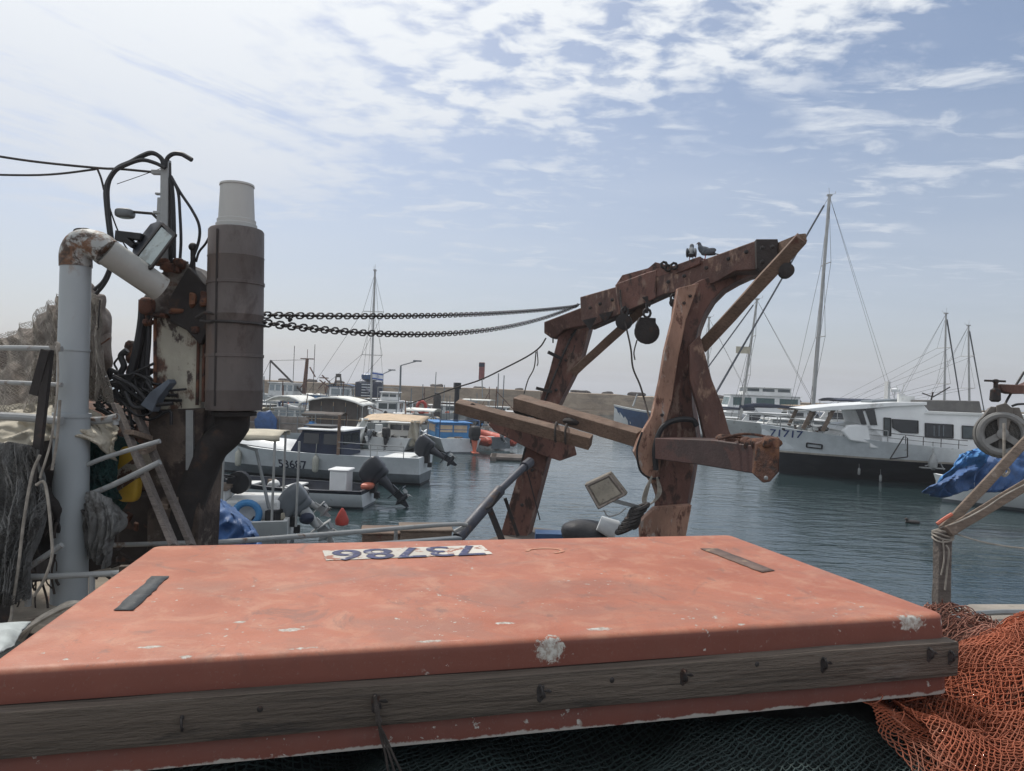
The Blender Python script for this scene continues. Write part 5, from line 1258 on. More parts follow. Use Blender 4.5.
def canopy(t, x0, x1, w, z, m, rise=.12, poles=True, arch='y', thick=.02, zb=None, slope=0, nm='canopy'):
    mb = MB(); nu, nv = 14, 10
    def f(u, v):
        x = x0 + (x1 - x0) * u; y = -w / 2 + w * v
        a = (2 * v - 1) if arch == 'y' else (2 * u - 1)
        h = rise * (1 - a * a) if arch != 'peak' else rise * (1 - abs(2 * v - 1))
        return V((x, y, z + h + slope * (u - .5) + .02 * noise.noise(V((x * 3, y * 3, z)))))
    mb.grid(f, nu, nv)
    for (e, k) in ((0, 0), (0, 1)):                       # valance
        vs = []; fs = []
        for i in range(nu + 1):
            p = f(i / nu, k); vs += [p, p - V((0, 0, .07 + .01 * math.sin(i * 2.1)))]
        for i in range(nu): fs.append((2 * i, 2 * i + 1, 2 * i + 3, 2 * i + 2))
        mb.add(vs, fs)
    c = mb.build(nm, m, t, solid=thick, sharp=60)
    if poles:
        for x in (x0 + .08, x1 - .08):
            for y in (-w / 2 + .04, w / 2 - .04):
                mb = MB(); mb.tube([V((x, y, .3 if zb is None else zb)), V((x, y, z))], .022, 8); mb.build('canopy_pole', m_alu, t)
    return c
def cabin(t, x0, x1, w, z0, z1, m, mroof=None, win=m_win, lean=.25, over=.12, name='cabin', nwin=3, rz_=.05):
    mb = MB(); h = z1 - z0
    mb.add([(x0, -w / 2, z0), (x1, -w / 2 * .92, z0), (x1, w / 2 * .92, z0), (x0, w / 2, z0),
            (x0 + .03, -w / 2 * .94, z1), (x1 - lean * h, -w / 2 * .86, z1), (x1 - lean * h, w / 2 * .86, z1), (x0 + .03, w / 2 * .94, z1)],
           [(0, 1, 5, 4), (1, 2, 6, 5), (2, 3, 7, 6), (3, 0, 4, 7), (4, 5, 6, 7), (0, 3, 2, 1)])
    c = mb.build(name, m, t, bevel=.03)
    mb = MB(); mb.box(((x0 + x1 - lean * h) / 2, 0, z1 + rz_ / 2), (x1 - x0 - lean * h + over * 2, w + over, rz_)); mb.build('roof', mroof or m, c, bevel=.02)
    za, zb = z0 + h * .48, z1 - h * .12
    for s_ in (-1, 1):
        for k in range(nwin):
            a = x0 + (x1 - x0 - lean * h) * (k + .1) / nwin + .03; b = x0 + (x1 - x0 - lean * h) * (k + .9) / nwin
            y = lambda x, z_: s_ * (w / 2 * (1 - .06 * (z_ - z0) / h - .08 * (x - x0) / (x1 - x0)) + .012)
            mb = MB(); mb.prism([V((a, y(a, za), za)), V((b, y(b, za), za)), V((b, y(b, zb), zb)), V((a, y(a, zb), zb))], (0, -s_ * .02, 0)); mb.build('window', win, c)
    for (x, l_, d_) in ((x1, lean, 1), (x0, 0, -1)):
        for s_ in (-1, 1):
            ya, yb = s_ * .04, s_ * w / 2 * .78
            xa = x - l_ * (za - z0) if d_ > 0 else x + .01; xb = x - l_ * (zb - z0) if d_ > 0 else x + .025
            mb = MB(); mb.prism([V((xa, ya, za)), V((xa, yb, za)), V((xb, yb, zb)), V((xb, ya, zb))], (d_ * .015, 0, 0)); mb.build('window', win, c)
    return c
def rails(t, pts, posts, h, m=None, r=.014, name='guard_rail'):
    mb = MB(); mb.tube(pts, r, 6)
    if h > .3: mb.tube([q - V((0, 0, h * .5)) for q in pts], r * .7, 6)
    for p in posts: mb.tube([V(p), V(p) - V((0, 0, h))], r, 6)
    return mb.build(name, m or m_steel, t)
def fender(t, x, y, z, s=1.0, m=None):
    mb = MB(); mb.lathe([(.01, -.26 * s), (.07 * s, -.23 * s), (.095 * s, -.17 * s), (.095 * s, .15 * s), (.06 * s, .22 * s), (.02 * s, .25 * s), (.015 * s, .30 * s)], (x, y, z), seg=12)
    mb.tube([V((x, y, z + .28 * s)), V((x, y - .03 * (1 if y > 0 else -1), z + .6 * s))], .008, 5); return mb.build('fender', m or m_tyre, t)
def clutter(t, x0, x1, w, z, n, seed, mats_, smax=.3, nm='gear'):
    r_ = random.Random(seed)
    for k in range(n):
        mb = MB(); c = V((r_.uniform(x0, x1), r_.uniform(-w / 2, w / 2), z + r_.uniform(0, smax * .6))); s = r_.uniform(.3, 1) * smax
        q = r_.random()
        if q < .4: mb.box(c, (s, s * r_.uniform(.5, 1.2), s * r_.uniform(.4, 1)), R(r_.uniform(0, 90)))
        elif q < .75: mb.blob(c, (s * .6, s * .5, s * .4), .9, 12, 8, .5, 5, off=k)
        else: mb.lathe([(s * .3, -s * .3), (s * .35, 0), (s * .3, s * .4)], c, (r_.uniform(-.5, .5), r_.uniform(-.5, .5), 1), 10)
        mb.build(nm, r_.choice(mats_), t, bevel=.01 if q < .4 else 0)
def aframe(mb, pts, r): mb.tube(pts, r, 6)

# ---- white boat 53687
hA = Hull(6.8, 2.1, .80, .30, .3, .82, .7, .75)
A = boat('motor_boat', 'white and grey boat numbered 53687 with a dark glazed cabin and white roof', 'boat', hA, [m_blackhull, m_dkgrey, m_palegrey, m_white], [(.06, 0), (.33, 1), (None, 2)], stern=G(425, 483), bow=G(203, 470), floor=.35)
hull_text(A, hA, '53687', 291, 465, .36, m_numk, 1, 1.05)
mb = MB(); n = 24
mb.grid(lambda u, v: V((hA.L * (.05 + .42 * u), (v * 2 - 1) * (hA.hb(.55 + .42 * u) * .72), .84 + .24 * (1 - (v * 2 - 1) ** 4) * min(1, (1 - u) * 3, u * 9 + .3) + .2 * u)), 20, 10)
mb.build('foredeck', m_white, A, sharp=50)
c = cabin(A, -1.25, .45, 1.75, .72, 1.50, m_navyc, m_white, m_win, .55, .10, nwin=2)
mb = MB(); mb.box((-.35, .1, 1.60), (.9, .9, .05)); mb.build('roof_hatch', m_blk, A, bevel=.01)
mb = MB(); mb.box((-2.9, .0, .80), (.8, 1.5, .05)); mb.build('stern_bench', m_white2, A, bevel=.02)
outboard(A, (-hA.L / 2, .1, .80), 58, 1.15, m_motor_b, m_motor_b)
for x in (2.1, -.55, -2.4): fender(A, x, hA.y_at(x, .6) + .1, .52)
mb = MB(); mb.tube([V((-1.2, .98, .8)), V((-1.2, .98, 2.0))], .05, 8); mb.build('pole', m_wood_r, A)
rails(A, [V((-3.2, 1.0, 1.15)), V((-1.2, 1.02, 1.2))], [(-3.2, 1.0, 1.15), (-2.2, 1.01, 1.17)], .35)
# ---- skiff with white console
hB = Hull(4.6, 1.6, .42, .35, .2, .85, .8, .75)
B_ = boat('skiff', 'low open white skiff with a dark gunwale stripe and a white console box', 'boat', hB, [m_dkgrey, m_palegrey, m_white2, m_navy], [(.05, 0), (.36, 1), (None, 3)], stern=G(369, 506), bow=G(210, 497), floor=.12)
mb = MB(); mb.box((-1.3, 0, .48), (.42, .5, .72)); mb.box((-1.3, 0, .86), (.5, .56, .05)); mb.build('console', m_white, B_, bevel=.025)
outboard(B_, (-hB.L / 2, -.1, .50), 42, 1.22, m_motor_b, m_motor_b)
mb = MB(); mb.blob((-2.0, .1, .5), (.16, .2, .09), .8, 12, 8, .3, 6); mb.build('life_vest', m_pink, B_)
mb = MB(); mb.box((-.1, 0, .38), (.28, 1.3, .05)); mb.build('thwart', m_white2, B_, bevel=.01)
mb = MB(); mb.box((1.0, 0, .38), (.28, 1.0, .05)); mb.build('thwart', m_white2, B_, bevel=.01)
clutter(B_, -1.0, 1.4, .9, .25, 7, 3, [m_white2, m_blk, m_navyc, m_wood], .28)
# ---- near boat with cream canopy and big outboard
hC = Hull(4.6, 1.8, .55, .3, .25, .85, .6, .7)
C_ = boat('motor_boat', 'near boat under a flat cream canopy with one big grey and silver outboard', 'boat', hC, [m_dkgrey, m_white2, m_white2], [(.1, 0), (None, 1)], stern=G(291, 545), bow=G(120, 545), floor=.2)
ca = side(C_, 285, 443, 0); cb = side(C_, 178, 437, 0)
canopy(C_, ca.x, cb.x, 1.5, 2.0, m_canvas, .05, slope=-.02)
outboard(C_, (-hC.L / 2 + .02, .25, .55), 38, 1.05, m_motor_g, m_motor_s)
outboard(C_, (-hC.L / 2 - .02, -.5, .62), 52, .75, m_blk, m_motor_s)
q = side(C_, 212, 505, .3); mb = MB(); mb.box((q.x, .2, .62), (.5, .6, .85)); mb.build('console', m_white2, C_, bevel=.02); mb = MB(); mb.box((q.x, .2, 1.07), (.58, .66, .06)); mb.build('console_top', m_wood, C_, bevel=.01)
mb = MB(); mb.tube([V((q.x, .2, 1.1)), V((q.x - .1, .25, 1.3)), V((q.x + .1, .15, 1.32))], .02, 8); mb.tube([V((q.x - .2 + .14 * math.cos(a), .2 + .14 * math.sin(a), 1.24)) for a in [i * .52 for i in range(12)]], .014, 6, closed=True); mb.build('steering_wheel', m_blk, C_)
mb = MB(); q2 = side(C_, 256, 508, .1); mb.box((q2.x, 0, .7), (.9, 1.0, .35)); mb.build('engine_box', m_white2, C_, bevel=.04)
mb = MB(); q2 = side(C_, 247, 515, .6); mb.tube([V((q2.x + .20 * math.cos(a), .62, .66 + .20 * math.sin(a))) for a in [i * math.pi / 10 for i in range(20)]], .06, 10, closed=True); mb.build('lifebuoy', m_blue2, C_)
mb = MB(); q2 = side(C_, 237, 483, .2); mb.lathe([(.02, -.08), (.2, -.08), (.2, .08), (.02, .08)], (q2.x, .0, 1.12), (.1, 1, 0), 18); mb.build('drum', m_blk, C_)
q2 = side(C_, 255, 480, .5); mb = MB(); mb.tube([V((q2.x - .25, .5, .75)), V((q2.x, .5, 1.75)), V((q2.x + .7, .4, 1.95))], .03, 8); mb.build('davit', m_steel, C_)
clutter(C_, -1.9, 1.5, 1.2, .5, 12, 11, [m_white2, m_navyc, m_blk, m_steel, m_wood, m_canvas], .34)
for (x, y, c2) in ((223, 470, 0), (298, 475, 1)): 
    q2 = side(C_, x, y, .85); mb = MB(); mb.tube([V((q2.x, .85, .5)), V((q2.x, .85, 1.95))], .02, 8); mb.build('canopy_pole', m_alu, C_)
mb = MB(); f = sheet_fn(fold=.10, ff=7, fv=2.5, rows=[PP([(196, 503, 9.6), (216, 498, 9.5), (232, 507, 9.5), (246, 518, 9.5)]), PP([(196, 518, 9.1), (218, 512, 9.0), (238, 520, 9.0), (254, 528, 9.0)]), PP([(196, 545, 8.9), (215, 545, 8.8), (240, 545, 8.8), (262, 546, 8.8)])], amp=.05, freq=3.5, off=2)
mb.grid(f, 60, 50); solo(mb, 'blue_tarp', m_blue, 'deep blue tarpaulin draped over gear right of the exhaust pipe', 'tarp', sharp=60, solid=.01)
# red buoys in the water
mb = MB(); q = G(342, 527); q2 = P(342, 520, 13.5); mb.lathe([(.01, -.12), (.12, -.08), (.13, 0), (.07, .14), (.02, .22)], q2, seg=14); solo(mb, 'buoy', m_red, 'small red cone buoy just beyond the bulwark rail', 'buoy')
# wooden drums/boxes beyond rail
for k, (x, y, w_) in enumerate(((385, 538, 1.0), (425, 535, 1.1))):
    mb = MB(); q = P(x, y + 8, 9.9); mb.box(q, (.62 * w_, .5, .42), R(10)); mb.box(q + V((0, 0, .22)), (.66 * w_, .54, .03), R(10)); solo(mb, 'fish_box', m_wood if k else m_wood_r, ('left' if k == 0 else 'right') + ' one of two lidded wooden boxes behind the bulwark rail', 'box', 'lidded boxes behind the rail', bevel=.015)

# ---- tan bimini boat seen from astern
hD = Hull(5.5, 2.2, .6, .3, .3, .9, .5, .7)
D_ = boat('motor_boat', 'white boat moored stern on under a tan canopy with white side curtains', 'boat', hD, [m_dkgrey, m_white2], [(.08, 0), (None, 1)], at=G(391, 452) + V((0, 2.7, 0)), rz=R(86), floor=.25)
canopy(D_, -2.4, -.4, 2.75, 1.40, m_canvas_t, .06, slope=.22)
outboard(D_, (-2.75, .0, .65), 5, .95, m_blk, m_blk); outboard(D_, (-2.75, .75, .65), 12, .6, m_motor_g, m_motor_g)
for (y0, y1) in ((1.35, .95), (-1.3, -.95)):
    mb = MB(); mb.grid(lambda u, v: V((-2.35 + .1 * math.sin(v * 5 + u * 9), y0 + (y1 - y0) * u * (1 + v * .5) + (.5 * v * (1 if y0 > 0 else -1) if y0 > 0 else 0), 1.4 - 1.15 * v)), 8, 10); mb.build('side_curtain', m_awning if y0 > 0 else m_drape_c, D_, solid=.01, sharp=60)
clutter(D_, -2.3, .8, 1.6, .4, 9, 21, [m_white2, m_drape_c, m_blk, m_steel], .4)
cabin(D_, .2, 1.6, 1.5, .5, 1.1, m_white2, nwin=2)
# ---- blue and white boat
hE = Hull(5.8, 2.1, .62, .3, .3, .88, .6, .75)
E_ = boat('fishing_boat', 'white hulled boat with a bright blue cabin and a bulky black outboard', 'boat', hE, [m_dkgrey, m_palegrey, m_palegrey], [(.06, 0), (None, 1)], at=G(436, 452) + V((.2, 2.6, 0)), rz=R(108), floor=.25)
cabin(E_, -1.4, .9, 1.7, .45, 1.25, m_blue2, m_blue_f, m_canvas_t, .2, nwin=1)
outboard(E_, (-2.9, -.55, .68), 0, 1.35, m_blk, m_pink)
rails(E_, [V((-1.4, -.9, 1.5)), V((-2.6, -.9, 1.45)), V((-2.6, .9, 1.45)), V((-1.4, .9, 1.5))], [(-2.6, -.9, 1.45), (-2.6, .9, 1.45)], .85, m_blueh, .025)
mb = MB(); mb.tube([V((-.6, -.3, 1.3)), V((-.6, -.3, 2.9))], .12, 10); mb.box((-.6, -.3, 3.0), (.3, .3, .3)); mb.build('chimney', m_blk, E_)
clutter(E_, -2.4, -1.5, 1.4, .4, 6, 22, [m_white2, m_canvas, m_blueh, m_wood], .35)
# ---- inflatable with red tubes
F0 = G(491, 449); t = thing('inflatable_boat', 'small inflatable boat with red and pale tubes beside the blue cabin boat', 'boat', tuple(F0 + V((-.2, .9, .12))), R(118))
hw = .68
for s_ in (-1, 1):
    mb = MB(); pts = [V((-1.6, s_ * hw, .28)), V((-.6, s_ * hw, .28)), V((.5, s_ * hw, .32)), V((1.15, s_ * hw * .7, .40)), V((1.5, s_ * .02, .47))]
    mb.tube(catmull(pts, 5), [.10] + [.24] * 19 + [.2], 14); mb.build('tube', m_rib if s_ > 0 else m_rib, t)
mb = MB(); mb.prism([V((-1.4, -.6, .1)), V((.9, -.5, .12)), V((1.3, 0, .2)), V((.9, .5, .12)), V((-1.4, .6, .1))], (0, 0, .04)); mb.prism([V((-1.45, -.5, -.05)), V((-1.45, .5, -.05)), V((-1.45, .5, .5)), V((-1.45, -.5, .5))], (.06, 0, 0)); mb.build('floor', m_dkgrey, t)
for x in (-.6, .3):
    mb = MB(); mb.box((x, 0, .38), (.22, 1.2, .04)); mb.build('thwart', m_white2, t, bevel=.01)
mb = MB(); 
for s_ in (-1, 1): mb.tube(catmull([V((-1.4, s_ * (hw + .16), .50)), V((-.4, s_ * (hw + .2), .44)), V((.5, s_ * (hw + .2), .54)), V((1.2, s_ * .5, .62))], 4), .014, 6)
mb.build('grab_line', m_rope, t)
outboard(t, (-1.5, 0, .5), 30, .6, m_motor_s, m_motor_g)
# raft
mb = MB(); q = G(513, 461)
for k in range(6): mb.box(q + V((0, k * .28, .1)), (1.9, .2, .10))
for x in (-.8, .8): mb.box(q + V((x, .7, 0)), (.2, 1.8, .3))
solo(mb, 'raft', m_wood_g, 'low grey wooden raft floating beside the inflatable boat', 'raft')

# ---- middle rows (x position, waterline y, ...)
def simple(name, label, px, py, rz, L, B, H, mats, bands, cat='boat', **kw):
    h = Hull(L, B, H, kw.get('sheer', .4), .3, .8, .6, .8)
    t = boat(name, label, cat, h, mats, bands, at=G(px, py), rz=R(rz), floor=kw.get('floor', .3)); return t, h
t, h = simple('fishing_boat', 'cluttered beige boat carrying a blue tarp, behind the boat numbered 53687', 272, 444, 178, 5.6, 2.0, .6, [m_dkgrey, m_palegrey], [(.08, 0), (None, 1)])
mb = MB(); mb.box((-.2, .75, .95), (3.4, .05, .75)); mb.build('side_screen', m_canvas_t if 0 else m_drape, t); mb = MB(); mb.blob((.0, .85, .95), (.5, .22, .55), .8, 16, 12, .3, 4); mb.build('tarp', m_blue, t)
mb = MB(); mb.blob((-1.9, .6, .9), (.3, .2, .25), .8, 14, 10, .3, 4); mb.build('tarp', m_blue_f, t)
clutter(t, -2.2, 2.2, 1.5, .6, 22, 41, [m_white2, m_blue, m_wood, m_drape, m_dkgrey, m_blk, m_rust], .45)
rails(t, [V((-2.6, .8, 1.5)), V((2.2, .8, 1.5))], [(x * .8 - 2.2, .8, 1.5) for x in range(6)], .95, m_steel, .02)
t, h = simple('fishing_boat', 'boat with a pale awning pitched like a shallow roof', 283, 432, 172, 6.0, 2.2, .7, [m_dkgrey, m_blueh, m_white2], [(.08, 0), (.3, 1), (None, 2)])
canopy(t, -1.6, .5, 2.6, 1.75, m_awning, .34, arch='x', slope=0)
cabin(t, -1.0, .6, 1.5, .6, 1.35, m_white2, m_white2, m_glass_p, nwin=3); clutter(t, -2.6, 2.6, 1.5, .6, 16, 42, [m_white2, m_wood, m_blk, m_blue, m_drape], .4)
t, h = simple('fishing_boat', 'boat with an arched white awning over brown canvas side screens', 337, 440, 180, 5.6, 2.2, .55, [m_dkgrey, m_palegrey], [(.08, 0), (None, 1)])
canopy(t, -1.6, 1.6, 2.9, 1.85, m_awning, .36, arch='x')
mb = MB(); mb.prism([V((-1.3, 1.0, .6)), V((1.2, 1.0, .6)), V((1.2, 1.0, 2.0)), V((0, 1.0, 2.13)), V((-1.3, 1.0, 2.0))], (0, -2.0, 0)); mb.build('side_screen', m_brown, t)
rails(t, [V((-1.3, 1.04, 1.1)), V((1.3, 1.04, 1.1))], [(-1.2 + k * .6, 1.04, 1.95) for k in range(5)], .0 + .2, m_canvas_t, .02)
mb = MB()
for k in range(5): mb.tube([V((-1.2 + k * .6, 1.03, .6)), V((-1.2 + k * .6, 1.03, 2.0))], .02, 6)
mb.build('frame', m_dkgrey, t)
clutter(t, -2.6, 2.4, 1.7, .55, 14, 43, [m_white2, m_wood, m_blk, m_blue_f, m_drape], .4)
t, h = simple('trawler', 'distant trawler with a dark mast and slanting derrick below the chains', 300, 411, 175, 9.5, 3.2, 1.2, [m_dkgrey, m_blueh, m_white2], [(.2, 0), (.9, 1), (None, 2)])
cabin(t, .3, 2.8, 2.4, 1.2, 2.6, m_white2, m_white, m_glass_p, .1, nwin=4)
mb = MB(); mb.tube([V((-.3, 0, 1.2)), V((-.5, 0, 5.0))], [.24, .16], 8); mb.box((-.5, 0, 5.0), (1.3, .1, .1)); mb.tube([V((-.5, 0, 5)), V((-.5, 0, 5.9))], .03, 6); mb.build('mast', m_rust, t)
mb = MB(); mb.tube([V((-.2, .2, 1.8)), V((3.0, .3, 4.7))], .10, 8); mb.tube([V((3.0, .3, 4.7)), V((3.0, .2, 1.4))], .06, 6); mb.build('derrick', m_dark, t)
mb = MB(); mb.tube([V((3.0, .3, 4.7)), V((-.5, 0, 4.9))], .02, 5); mb.tube([V((3.0, .3, 4.7)), V((4.6, 0, 1.5))], .02, 5); mb.tube([V((.8, 0, 1.3)), V((.8, 0, 6.2))], .03, 5); mb.tube([V((-1.2, .0, 1.3)), V((-1.2, 0, 6.4))], .03, 5); build_each(mb, 'rigging', m_dark, t)
mb = MB(); rb = random.Random(4)
for k in range(16): a = V((rb.uniform(-4, -.6), rb.uniform(-.9, .9), rb.uniform(1, 3.4))); mb.beam(a, a + V((rb.uniform(-1.2, 1.2), 0, rb.uniform(-1.2, 1.0))), .1, .1)
build_each(mb, 'deck_gear', m_rust, t); clutter(t, -4.4, -.5, 2.2, 1.2, 22, 44, [m_white2, m_rust, m_blk, m_drape, m_dkgrey], .7)
t, h = simple('motor_boat', 'white cabin boat with a dark blue domed roof in front of the breakwater', 343, 412, 95, 7, 2.7, 1.0, [m_dkgrey, m_white2], [(.2, 0), (None, 1)])
cabin(t, -2.2, .4, 2.2, 1.0, 2.45, m_white, m_blueh, m_glass_p, 0, nwin=2); canopy(t, -2.5, .8, 2.5, 2.55, m_blueh, .22, False); clutter(t, -3.2, -2.3, 1.8, 1.0, 6, 45, [m_white2, m_blk, m_blue], .4)
t, h = simple('motor_boat', 'small white flybridge boat moored right of the flagged yacht', 391, 426, 92, 6.0, 2.1, .85, [m_dkgrey, m_white2], [(.15, 0), (None, 1)])
cabin(t, -2.0, .6, 1.6, .8, 1.75, m_white, m_white, m_win2, 0, nwin=2); cabin(t, -1.6, .0, 1.2, 1.82, 2.35, m_white2, m_white, m_win2, 0, nwin=2); clutter(t, -2.8, -2.1, 1.4, .8, 6, 46, [m_white2, m_blk, m_steel], .35)
rails(t, [V((-2.1, -.7, 2.7)), V((-2.1, .7, 2.7))], [(-2.1, -.7, 2.7), (-2.1, .7, 2.7)], .9, m_steel, .03)
# orange lifebuoy boat
t, h = simple('motor_boat', 'low white boat carrying a red lifebuoy on its rail in front of the breakwater', 432, 424, 10, 7.0, 2.2, .8, [m_dkgrey, m_white2], [(.1, 0), (None, 1)])
cabin(t, -.2, 2.0, 1.7, .8, 1.45, m_white2, m_white2, m_win2, .3, nwin=2)
mb = MB(); mb.tube([V((-.9 + .32 * math.cos(a), -1.1, 1.3 + .42 * math.sin(a))) for a in [i * .628 for i in range(10)]], .12, 8, closed=True); mb.build('lifebuoy', m_red, t)
clutter(t, -3, 2.6, 1.8, .8, 24, 47, [m_white2, m_white, m_blk, m_navyc, m_steel, m_pink], .45)
t, h = simple('motor_boat', 'low boat with a flat white sunroof behind the end of the lower timber', 476, 424, 170, 6.5, 2.2, .7, [m_dkgrey, m_white2], [(.1, 0), (None, 1)])
canopy(t, -1.3, 1.0, 2.0, 1.95, m_awning, .04); clutter(t, -2.8, 2.8, 1.7, .7, 22, 48, [m_white2, m_white, m_blk, m_dkgrey, m_steel, m_wood], .45)
outboard(t, (-3.25, 0, .75), 40, 1, m_blk, m_blk)
t, h = simple('motor_boat', 'white boat half hidden behind the left gallows leg with a low cuddy', 522, 428, 165, 6.0, 2.1, .7, [m_dkgrey, m_white2], [(.1, 0), (None, 1)])
cabin(t, -.2, 1.5, 1.5, .7, 1.2, m_white2, m_white, m_win, .4, nwin=2); clutter(t, -2.6, 2.0, 1.5, .6, 14, 49, [m_white2, m_white, m_blk, m_rope], .4)
t, h = simple('skiff', 'grey open boat moored below the cluttered trawler gear at the far left', 238, 430, 160, 5.5, 2.0, .8, [m_dkgrey, m_blueh, m_white2], [(.1, 0), (.45, 1), (None, 2)])
cabin(t, -1.9, -.2, 1.5, .7, 1.5, m_drape, m_white2, m_win, .1, nwin=2); clutter(t, -2.6, 2.0, 1.6, .7, 16, 50, [m_white2, m_blk, m_blue_f, m_rope, m_rust], .45)
t, h = simple('motor_boat', 'white low boat lying between the arched awning and the tan canopy', 372, 432, 20, 5.5, 2.0, .6, [m_dkgrey, m_white2], [(.1, 0), (None, 1)])
clutter(t, -2.4, 2.4, 1.5, .5, 18, 51, [m_white2, m_wood, m_blk, m_navyc, m_drape], .45)
outboard(t, (-2.75, 0, .6), 20, .9, m_motor_g, m_motor_g)

# ---- the crowded row along the wall
ROW = [('white half decked boat with a mast tucked behind the peaked awning', 262, 424, 20, 6.5, 1, 1.3), ('grey boat with stacked gear and two poles right of the distant trawler', 322, 420, 165, 6.0, 0, 1.1),
       ('small boat showing a blue wheelhouse left of the domed blue roof', 318, 413, 15, 6.5, 2, 1.5), ('pale boat with a short mast between the flybridge boat and the lifebuoy boat', 408, 419, 170, 6.0, 1, 1.2),
       ('white boat with a brown wheelhouse right of the lifebuoy boat', 452, 420, 12, 6.5, 3, 1.3), ('low grey boat under the red beacon', 492, 422, 168, 6.0, 0, 1.0),
       ('dark boat with a raised bow left of the left gallows leg', 506, 430, 172, 5.0, 4, .8), ('pale boat close under the breakwater seen between the gallows legs', 548, 418, 8, 5.0, 1, .9),
       ('beige boat with fishing gear left of the tan canopy', 345, 428, 176, 5.0, 3, .9), ('small white boat half hidden behind the flybridge boat', 402, 434, 100, 4.5, 1, .8)]
for k, (lb, px_, py_, rz_, L_2, kind, hh) in enumerate(ROW):
    hm = [m_dkgrey, m_white2, m_blueh, m_canvas, m_navy][kind]
    t, h = simple('small_boat', lb, px_, py_, rz_, L_2, L_2 * .34, .75, [m_dkgrey, hm, m_white2], [(.1, 0), (-.8, 1), (None, 2)])
    t['group'] = 'boats moored along the breakwater'
    if kind != 4 and k not in (7,): cabin(t, -.6 - (k % 3) * .4, 1.0, L_2 * .22, .7, .7 + hh * .62, [m_white2, m_white, m_blue2, m_wood_r, m_dkgrey][kind], m_white2, m_win2, .1, nwin=2)
    clutter(t, -L_2 * .42, L_2 * .35, L_2 * .26, .7, 14, 200 + k, [m_white2, m_blk, m_navyc, m_wood, m_drape, m_steel, m_rust, m_blue_f if k % 2 else m_pink], .42)
    rm = random.Random(k)
    for j in range(3):
        x = rm.uniform(-L_2 * .4, L_2 * .3); y = rm.uniform(-.5, .5); zt = rm.uniform(1.6, 3.4 if k % 3 else 4.6)
        mb = MB(); mb.tube([V((x, y, .6)), V((x + rm.uniform(-.1, .1), y, zt))], .035, 6)
        if j == 0: mb.tube([V((x, y, zt * .9)), V((x + rm.uniform(-1.6, 1.6), y, 1.2))], .03, 5)
        mb.build('pole', m_dkgrey if j else m_rust, t)
    if k % 2: outboard(t, (-L_2 / 2, 0, .8), rm.uniform(5, 50), .95, m_blk, m_motor_g)
# ---- small craft packed into the gaps
MORE = [('small blue skiff piled with gear, left of the beige cluttered boat', 243, 438, 170, 4.2, 2), ('little white boat with a cream cover behind the beige cluttered boat', 262, 431, 10, 4.4, 1), ('small boat heaped with brown gear below the arched awning', 318, 446, 178, 4.0, 3),
        ('small grey skiff between the arched awning and the white flybridge boat', 377, 422, 172, 4.4, 0), ('small white skiff behind the tan canopy on its right', 418, 434, 165, 4.2, 1), ('little blue boat in front of the lifebuoy boat', 428, 431, 12, 3.8, 2),
        ('small pale boat right of the blue cabin boat', 464, 437, 168, 3.8, 1), ('grey skiff behind the inflatable boat', 484, 434, 170, 4.2, 0), ('white skiff behind the raft', 512, 438, 8, 3.8, 1), ('dark skiff beside the distant trawler', 286, 419, 175, 5.0, 4),
        ('brown workboat with stacked nets right of the distant trawler mast', 313, 408, 5, 6.0, 3), ('small white boat just left of the domed blue roof', 329, 418, 172, 4.5, 1)]
for k, (lb, px_, py_, rz_, L_2, kind) in enumerate(MORE):
    hm = [m_dkgrey, m_white2, m_blueh, m_brown, m_navy][kind]
    t, h = simple('small_boat', lb, px_, py_, rz_, L_2, L_2 * .36, .6, [m_dkgrey, hm, m_white2], [(.1, 0), (-.8, 1), (None, 2)])
    t['group'] = 'small craft packed into the harbour'
    rm = random.Random(300 + k)
    clutter(t, -L_2 * .42, L_2 * .38, L_2 * .28, .6, 22, 300 + k, [m_white2, m_blk, m_brown, m_wood, m_drape, m_dkgrey, m_rust, m_canvas, m_blue_f if k % 3 == 0 else m_drape], .36)
    if k % 2 == 0: canopy(t, -L_2 * .3, L_2 * .15, L_2 * .32, 1.45, [m_canvas, m_awning, m_brown][k % 3], .12)
    for j in range(4):
        x = rm.uniform(-L_2 * .45, L_2 * .4); y = rm.uniform(-.4, .4); zt = rm.uniform(1.1, 2.4)
        mb = MB(); mb.tube([V((x, y, .5)), V((x + rm.uniform(-.3, .3), y, zt))], .025, 5); mb.build('pole', [m_dkgrey, m_rust, m_wood][j % 3], t)
    if k % 3 != 1: outboard(t, (-L_2 / 2, 0, .65), rm.uniform(5, 60), .85, m_blk, m_blk)
